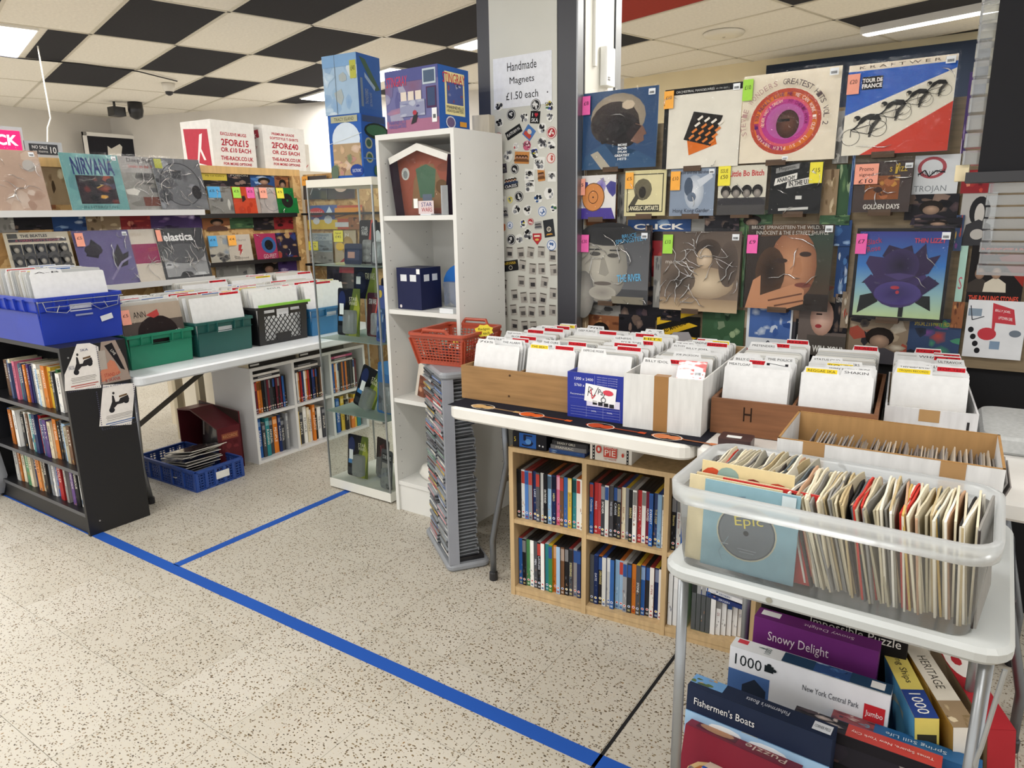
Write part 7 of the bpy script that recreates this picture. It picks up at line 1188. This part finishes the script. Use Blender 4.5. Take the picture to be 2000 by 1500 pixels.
def flyer(label, pts, kind):
    X = BKX1+.0012; w3 = [AX(px, py, X) for px, py in pts]; y0 = min(v.y for v in w3); z0 = min(v.z for v in w3); q = MB(); n = len(w3); W = max(v.y for v in w3)-y0; H = max(v.z for v in w3)-z0; c = 'e4e0dc' if kind != 2 else '9a8a80'
    f = [(v.y-y0, v.z-z0) for v in w3]; q.mesh([(a, 0, b) for a, b in f]+[(a, .0006, b) for a, b in f], [tuple(range(n)), tuple(reversed(range(n, 2*n)))]+[(i, n+i, n+(i+1) % n, (i+1) % n) for i in range(n)], c)
    if kind != 2:
        s = [('e', .35, .42, .07, .06, '26262a', 12), ('e', .72, .56, .07, .06, '26262a', 12), ('p', [(.3, .46), (.42, .46), (.5, .52), (.62, .52), (.8, .58), (.78, .68), (.58, .64), (.54, .58), (.46, .58), (.44, .72), (.4, .74), (.38, .6)], '2c2a2c'), ('p', [(.56, .66), (.76, .68), (.76, .72), (.56, .7)], '6a543c'), ('e', .44, .78, .03, .03, '3a3838', 8), ('r', .2, .3, .82, .31, '8a8680'), ('r', .18, .27, .84, .28, '8a8680'), ('r', .2, .24, .8, .25, '8a8680'), ('r', .2, .2, .8, .21, '8a8680'), ('r', .16, .13, .86, .15, 'b05048' if kind == 0 else '4a6aa0'), ('r', .24, .09, .78, .105, 'b05048' if kind == 0 else '4a6aa0')]
        s += [('r', .06+.05*k, .03, .08+.05*k, .045, '5a5a70') for k in range(18)] + [('r', .93, .06+.045*k, .955, .08+.045*k, '5a5a70') for k in range(19)] + ([('t', 'WIN A VESPA LX !', .5, .95, .6, .035, '2a3a6a')] + [('r', .04, .06+.045*k, .065, .08+.045*k, '5a5a70') for k in range(19)] if kind else [('t', 'SKA', .62, .86, .2, .05, '2a3a6a'), ('t', 'JUNE 21 2026', .24, .52, .14, .1, '2a3a6a')])
        q.art((0, 0, 0), (W, 0, 0), (0, 0, H), s, lift=.0003, step=.00005)
    else:
        q.art((0, 0, 0), (W, 0, 0), (0, 0, H), [('p', [(.3, .9), (.55, .95), (.85, .25), (.72, .3)], '1e1c20'), ('p', [(.42, .55), (.55, .5), (.7, .2), (.05, .05), (.05, .3)], 'c07a60'), ('r', .05, .35, .3, .8, 'a8a098'), ('t', 'STAND UP', .42, .2, .5, .08, 'a03a34'), ('t', '& SKANK', .42, .08, .5, .08, 'a03a34'), ('t', 'LIVE', .55, .72, .2, .06, 'e0dcd4', -60)], lift=.0003, step=.0001)
    tag(q.build('flyer', 'paper', None, loc=(X, y0, z0), rz=HP), label, 'flyer', 'flyers taped to the bookcase side')
flyer('torn white flyer with a scooter and red text on the bookcase side', [(127, 764), (198, 757), (192, 677), (175, 670), (150, 672), (140, 700), (126, 732)], 0)
flyer('creased brown flyer with black print at the top of the bookcase side', [(196, 752), (256, 740), (243, 700), (225, 664), (197, 668), (194, 700)], 2)
flyer('white flyer with a scooter and blue text lowest on the bookcase side', [(194, 833), (257, 829), (264, 748), (201, 752)], 1)
t = thing('carrier_bag', 'grey and blue carrier bag hanging at the left edge by the bookcase', 'bag', (-4.31, 1.36, 0)); q = MB(); ringmesh(q, [([(-.14, -.02), (.1, -.04), (.13, .03), (-.12, .05)], .02), ([(-.17, -.06), (.13, -.08), (.16, .05), (-.15, .07)], .12), ([(-.13, -.04), (.07, -.05), (.09, .04), (-.11, .05)], .42)], 'b8bcc4', True); q.build('bag_body', 'shrink', t, smooth=True)
MB().mesh([(-.172, -.063, .1), (.132, -.083, .1), (.115, -.075, .2), (-.155, -.057, .2)], [(0, 1, 2, 3)], '2a3a8c').build('printed_band', 'gloss', t); MB().tube([(-.08, 0, .42), (-.03, 0, .52), (.03, 0, .42)], .005, 'c8ccd2', 6).build('handle', 'plastic', t)

# ------------------------------------------------------------------ white cube unit under the crate table
t = thing('cube_unit', 'white cube shelf unit of films and annuals under the crate table', 'shelf unit', (-3.435, 2.41, 0), HP); WP, WT, WH, WD = .29, .018, .57, .37
for k in range(4): MB().box((WP*k, 0, 0), (WP*k+WT, WD, WH-WT), 'd8d8d8').build('upright', 'laminate', t)
MB().box((0, 0, WH-WT), (WP*3+WT, WD, WH), 'dadada').build('top', 'laminate', t)
for k in range(3):
    for z in (.0, .275): MB().box((WP*k+WT, .002, z), (WP*(k+1), WD, z+.017), 'd8d8d8').build('shelf', 'laminate', t)
WM = Matrix.Translation(Vector((-3.435, 2.41, 0))) @ Matrix.Rotation(HP, 4, 'Z'); names = list(NAMES)
for c in range(3):
    r = random.Random(70+c); x = WP*c+WT+.006
    for i in range(15):
        cn = r.choice(('black', 'dark grey', 'red', 'navy', 'white', 'blue', 'maroon', 'orange', 'black', 'brown')); dvd(WM, x, .02+r.uniform(0, .01), .292, mixc(NAMES[cn], '000000', r.uniform(0, .2)), '', '%s-spined film case, %s from left, upper %s cube of white unit' % (cn, ORD[i], ('left', 'middle', 'right')[c]), 'film cases in the white unit', r); x += .0152 if c else .0156
    for i in range(3):
        p = WM @ Vector((WP*c+WT+.012, .025, .4835+.0145*i)); q = MB(); cc = r.choice(('c04a7c', '2a2a30', 'd8d4d0', '3a3a40')); q.box((0, 0, 0), (.19, .136, .014), '1c1c1f', {'y-': cc}); q.art((0, 0, 0), (.19, 0, 0), (0, 0, .014), [('r', .2, .25, .7, .75, mixc(cc, 'ffffff', .5))]); tag(q.build('film_case', 'gloss', None, loc=p, rz=HP), 'film case lying flat, %s up, on films in %s cube of white unit' % (ORD[i], ('left', 'middle', 'right')[c]), 'film case', 'film cases lying in the white unit')
    x = WP*c+WT+.006; i = 0
    while x < WP*(c+1)-.04:
        cn = r.choice(('black', 'navy', 'white', 'orange', 'maroon', 'blue', 'cream', 'dark grey', 'teal', 'grey', 'yellow')); th = r.uniform(.016, .034); h_ = r.uniform(.2, .238); p = WM @ Vector((x, .03+r.uniform(0, .02), .0175)); q = MB(); cc = NAMES[cn]
        q.box((0, .003, 0), (th, .17, h_), 'd8d0bc', {'x-': cc, 'x+': cc}); q.box((0, 0, 0), (th, .003, h_), cc); q.art((0, 0, 0), (th, 0, 0), (0, 0, h_), [('r', .1, .8, .9, .92, mixc(cc, 'ffffff', .35)), ('t', r.choice(('THE TOTAL', 'RAGING', 'ANNUAL', 'PEOPLE', 'HISTORY')), .5, .5, .4*h_/th, .5*th/h_, 'f0ece0' if sum(lin(cc)) < 1 else '2a2830', -90)], lift=.0002)
        o = q.build('hardback_book', 'gloss', None, loc=p, rz=HP); tag(o, '%s-spined annual, %s from left, lower %s cube of white unit' % (cn, ORD[i], ('left', 'middle', 'right')[c]), 'book', 'annuals in the white unit'); x += th+.002; i += 1
for i, (y0, w_) in enumerate(((.005, .33), (.36, .36))):
    p = WM @ Vector((y0, .012, WH+.0005)); tag(MB().box((0, 0, 0), (w_, .26, .028), '1c1a1a', {'z+': '6a6258', 'x-': 'd0c4a8'}).box((.01, -.001, .009), (.07, 0, .019), 'c8c8c8').build('record_box_set', 'gloss', None, loc=p, rz=HP), '%s flat black record box lying on the white cube unit' % ('left', 'right')[i], 'box')

# ------------------------------------------------------------------ floor things by the crate table
t = thing('case', 'open dark maroon vanity case standing on the floor by the white unit', 'suitcase', (-3.93, 2.24, .0), radians(-4)); cw, cdp, chh = .43, .145, .33; MC = '5a2228'
q = MB(); q.box((0, cdp-.008, 0), (cw, cdp, chh), MC, {'y-': '3a2c28'}); q.build('back', 'gloss', t)
q = MB(); pr = [(0, 0), (cw, 0), (cw, chh*.78), (cw*.35, chh), (0, chh*.94)]
for (x, z), (x2, z2), nm in zip(pr, pr[1:]+pr[:1], ('bottom', 'right_side', 'lid', 'top', 'left_side')):
    d = Vector((x2-x, z2-z)); k = Vector((-d.y, d.x)).normalized()*.008; MB().mesh([(x, 0, z), (x2, 0, z2), (x2+k.x, 0, z2+k.y), (x+k.x, 0, z+k.y), (x, cdp, z), (x2, cdp, z2), (x2+k.x, cdp, z2+k.y), (x+k.x, cdp, z+k.y)], [(0, 1, 2, 3), (7, 6, 5, 4), (0, 4, 5, 1), (2, 6, 7, 3), (1, 5, 6, 2), (3, 7, 4, 0)], MC).build(nm, 'gloss', t)
q = MB(); q.art((cw+.0005, 0, 0), (0, cdp, 0), (0, 0, chh*.78), [('r', .15, .72, .85, .86, '8a4a3a'), ('t', 'RECORDS', .5, .79, .6, .07, 'c09060'), ('ph', .1, .1, .9, .68, 301, ['5a2228', '6a2a2e', '501c22', '743034'], 8)]); q.build('side_print', 'gloss', t)
o = cover('magazine', 'grey magazine standing inside the open maroon case', 'magazine', (-3.85, 2.32, .012), .2, .26, [('ph', 0, 0, 1, 1, 302, PAL['dark'], 10), ('r', .05, .5, .12, .95, 'd8d4cc')], '4a4440', sleeve=False, lean=-6, rz=radians(-4))
t = thing('basket', 'low blue lattice basket of magazines on the floor', 'basket', (-3.885, 1.96, 0), radians(1)); bw_, bd_, bh_ = .525, .275, .105; KB = '2a4a94'
for nm, O, U, n in (('front_wall', (0, 0, 0), (bw_, 0, 0), 26), ('right_wall', (bw_, 0, 0), (0, bd_, 0), 14), ('back_wall', (bw_, bd_, 0), (-bw_, 0, 0), 26), ('left_wall', (0, bd_, 0), (0, -bd_, 0), 14)):
    q = MB(); lattice(q, O, U, (0, 0, bh_), n, 7, .006, KB, .0055); lattice(q, O, U, (0, 0, bh_), 5, 1, .012, KB, .016); q.build(nm, 'plastic', t)
MB().box((0, 0, .0), (bw_, bd_, .006), KB).build('bottom', 'plastic', t); MB().box((bw_+.0125, .11, .035), (bw_+.013, .19, .075), 'e4e4e0').build('paper_label', 'paper', t)
r = random.Random(9)
for i in range(11):
    q = MB(); c = r.choice(('b8b0a4', '4a4640', 'c8c4bc', '3a3634', '8a8074', 'd0ccc4')); w2 = r.uniform(.24, .29); q.box((0, 0, 0), (w2, .21, .004), 'd8d4cc', {'z+': c}); q.art((0, 0, .004), (w2, 0, 0), (0, .21, 0), [('ph', 0, 0, 1, 1, 400+i, PAL['grey' if i % 2 else 'dark'], 8)]); o = q.build('magazine', 'shrink', None, loc=(-3.82+.016*i+r.uniform(-.01, .01), 1.985+r.uniform(-.01, .01), .014+.0135*i)); o.rotation_euler = (radians(r.uniform(-2, 5)), radians(-3-.9*i), radians(r.uniform(-7, 7)))
    tag(o, 'loose magazine sleeve, %s from the bottom of the heap in the blue basket' % ORD[i], 'magazine', 'magazines in the blue basket')
tag(MB().prism(rrect(0, 0, .26, .2, .03, 4), 0, .02, '8a8478', 'b0a894').build('tin_lid', 'gloss', None, loc=(-4.2, 2.0, .0), rz=.2), 'flat grey printed packet on the floor behind the blue basket', 'packet')
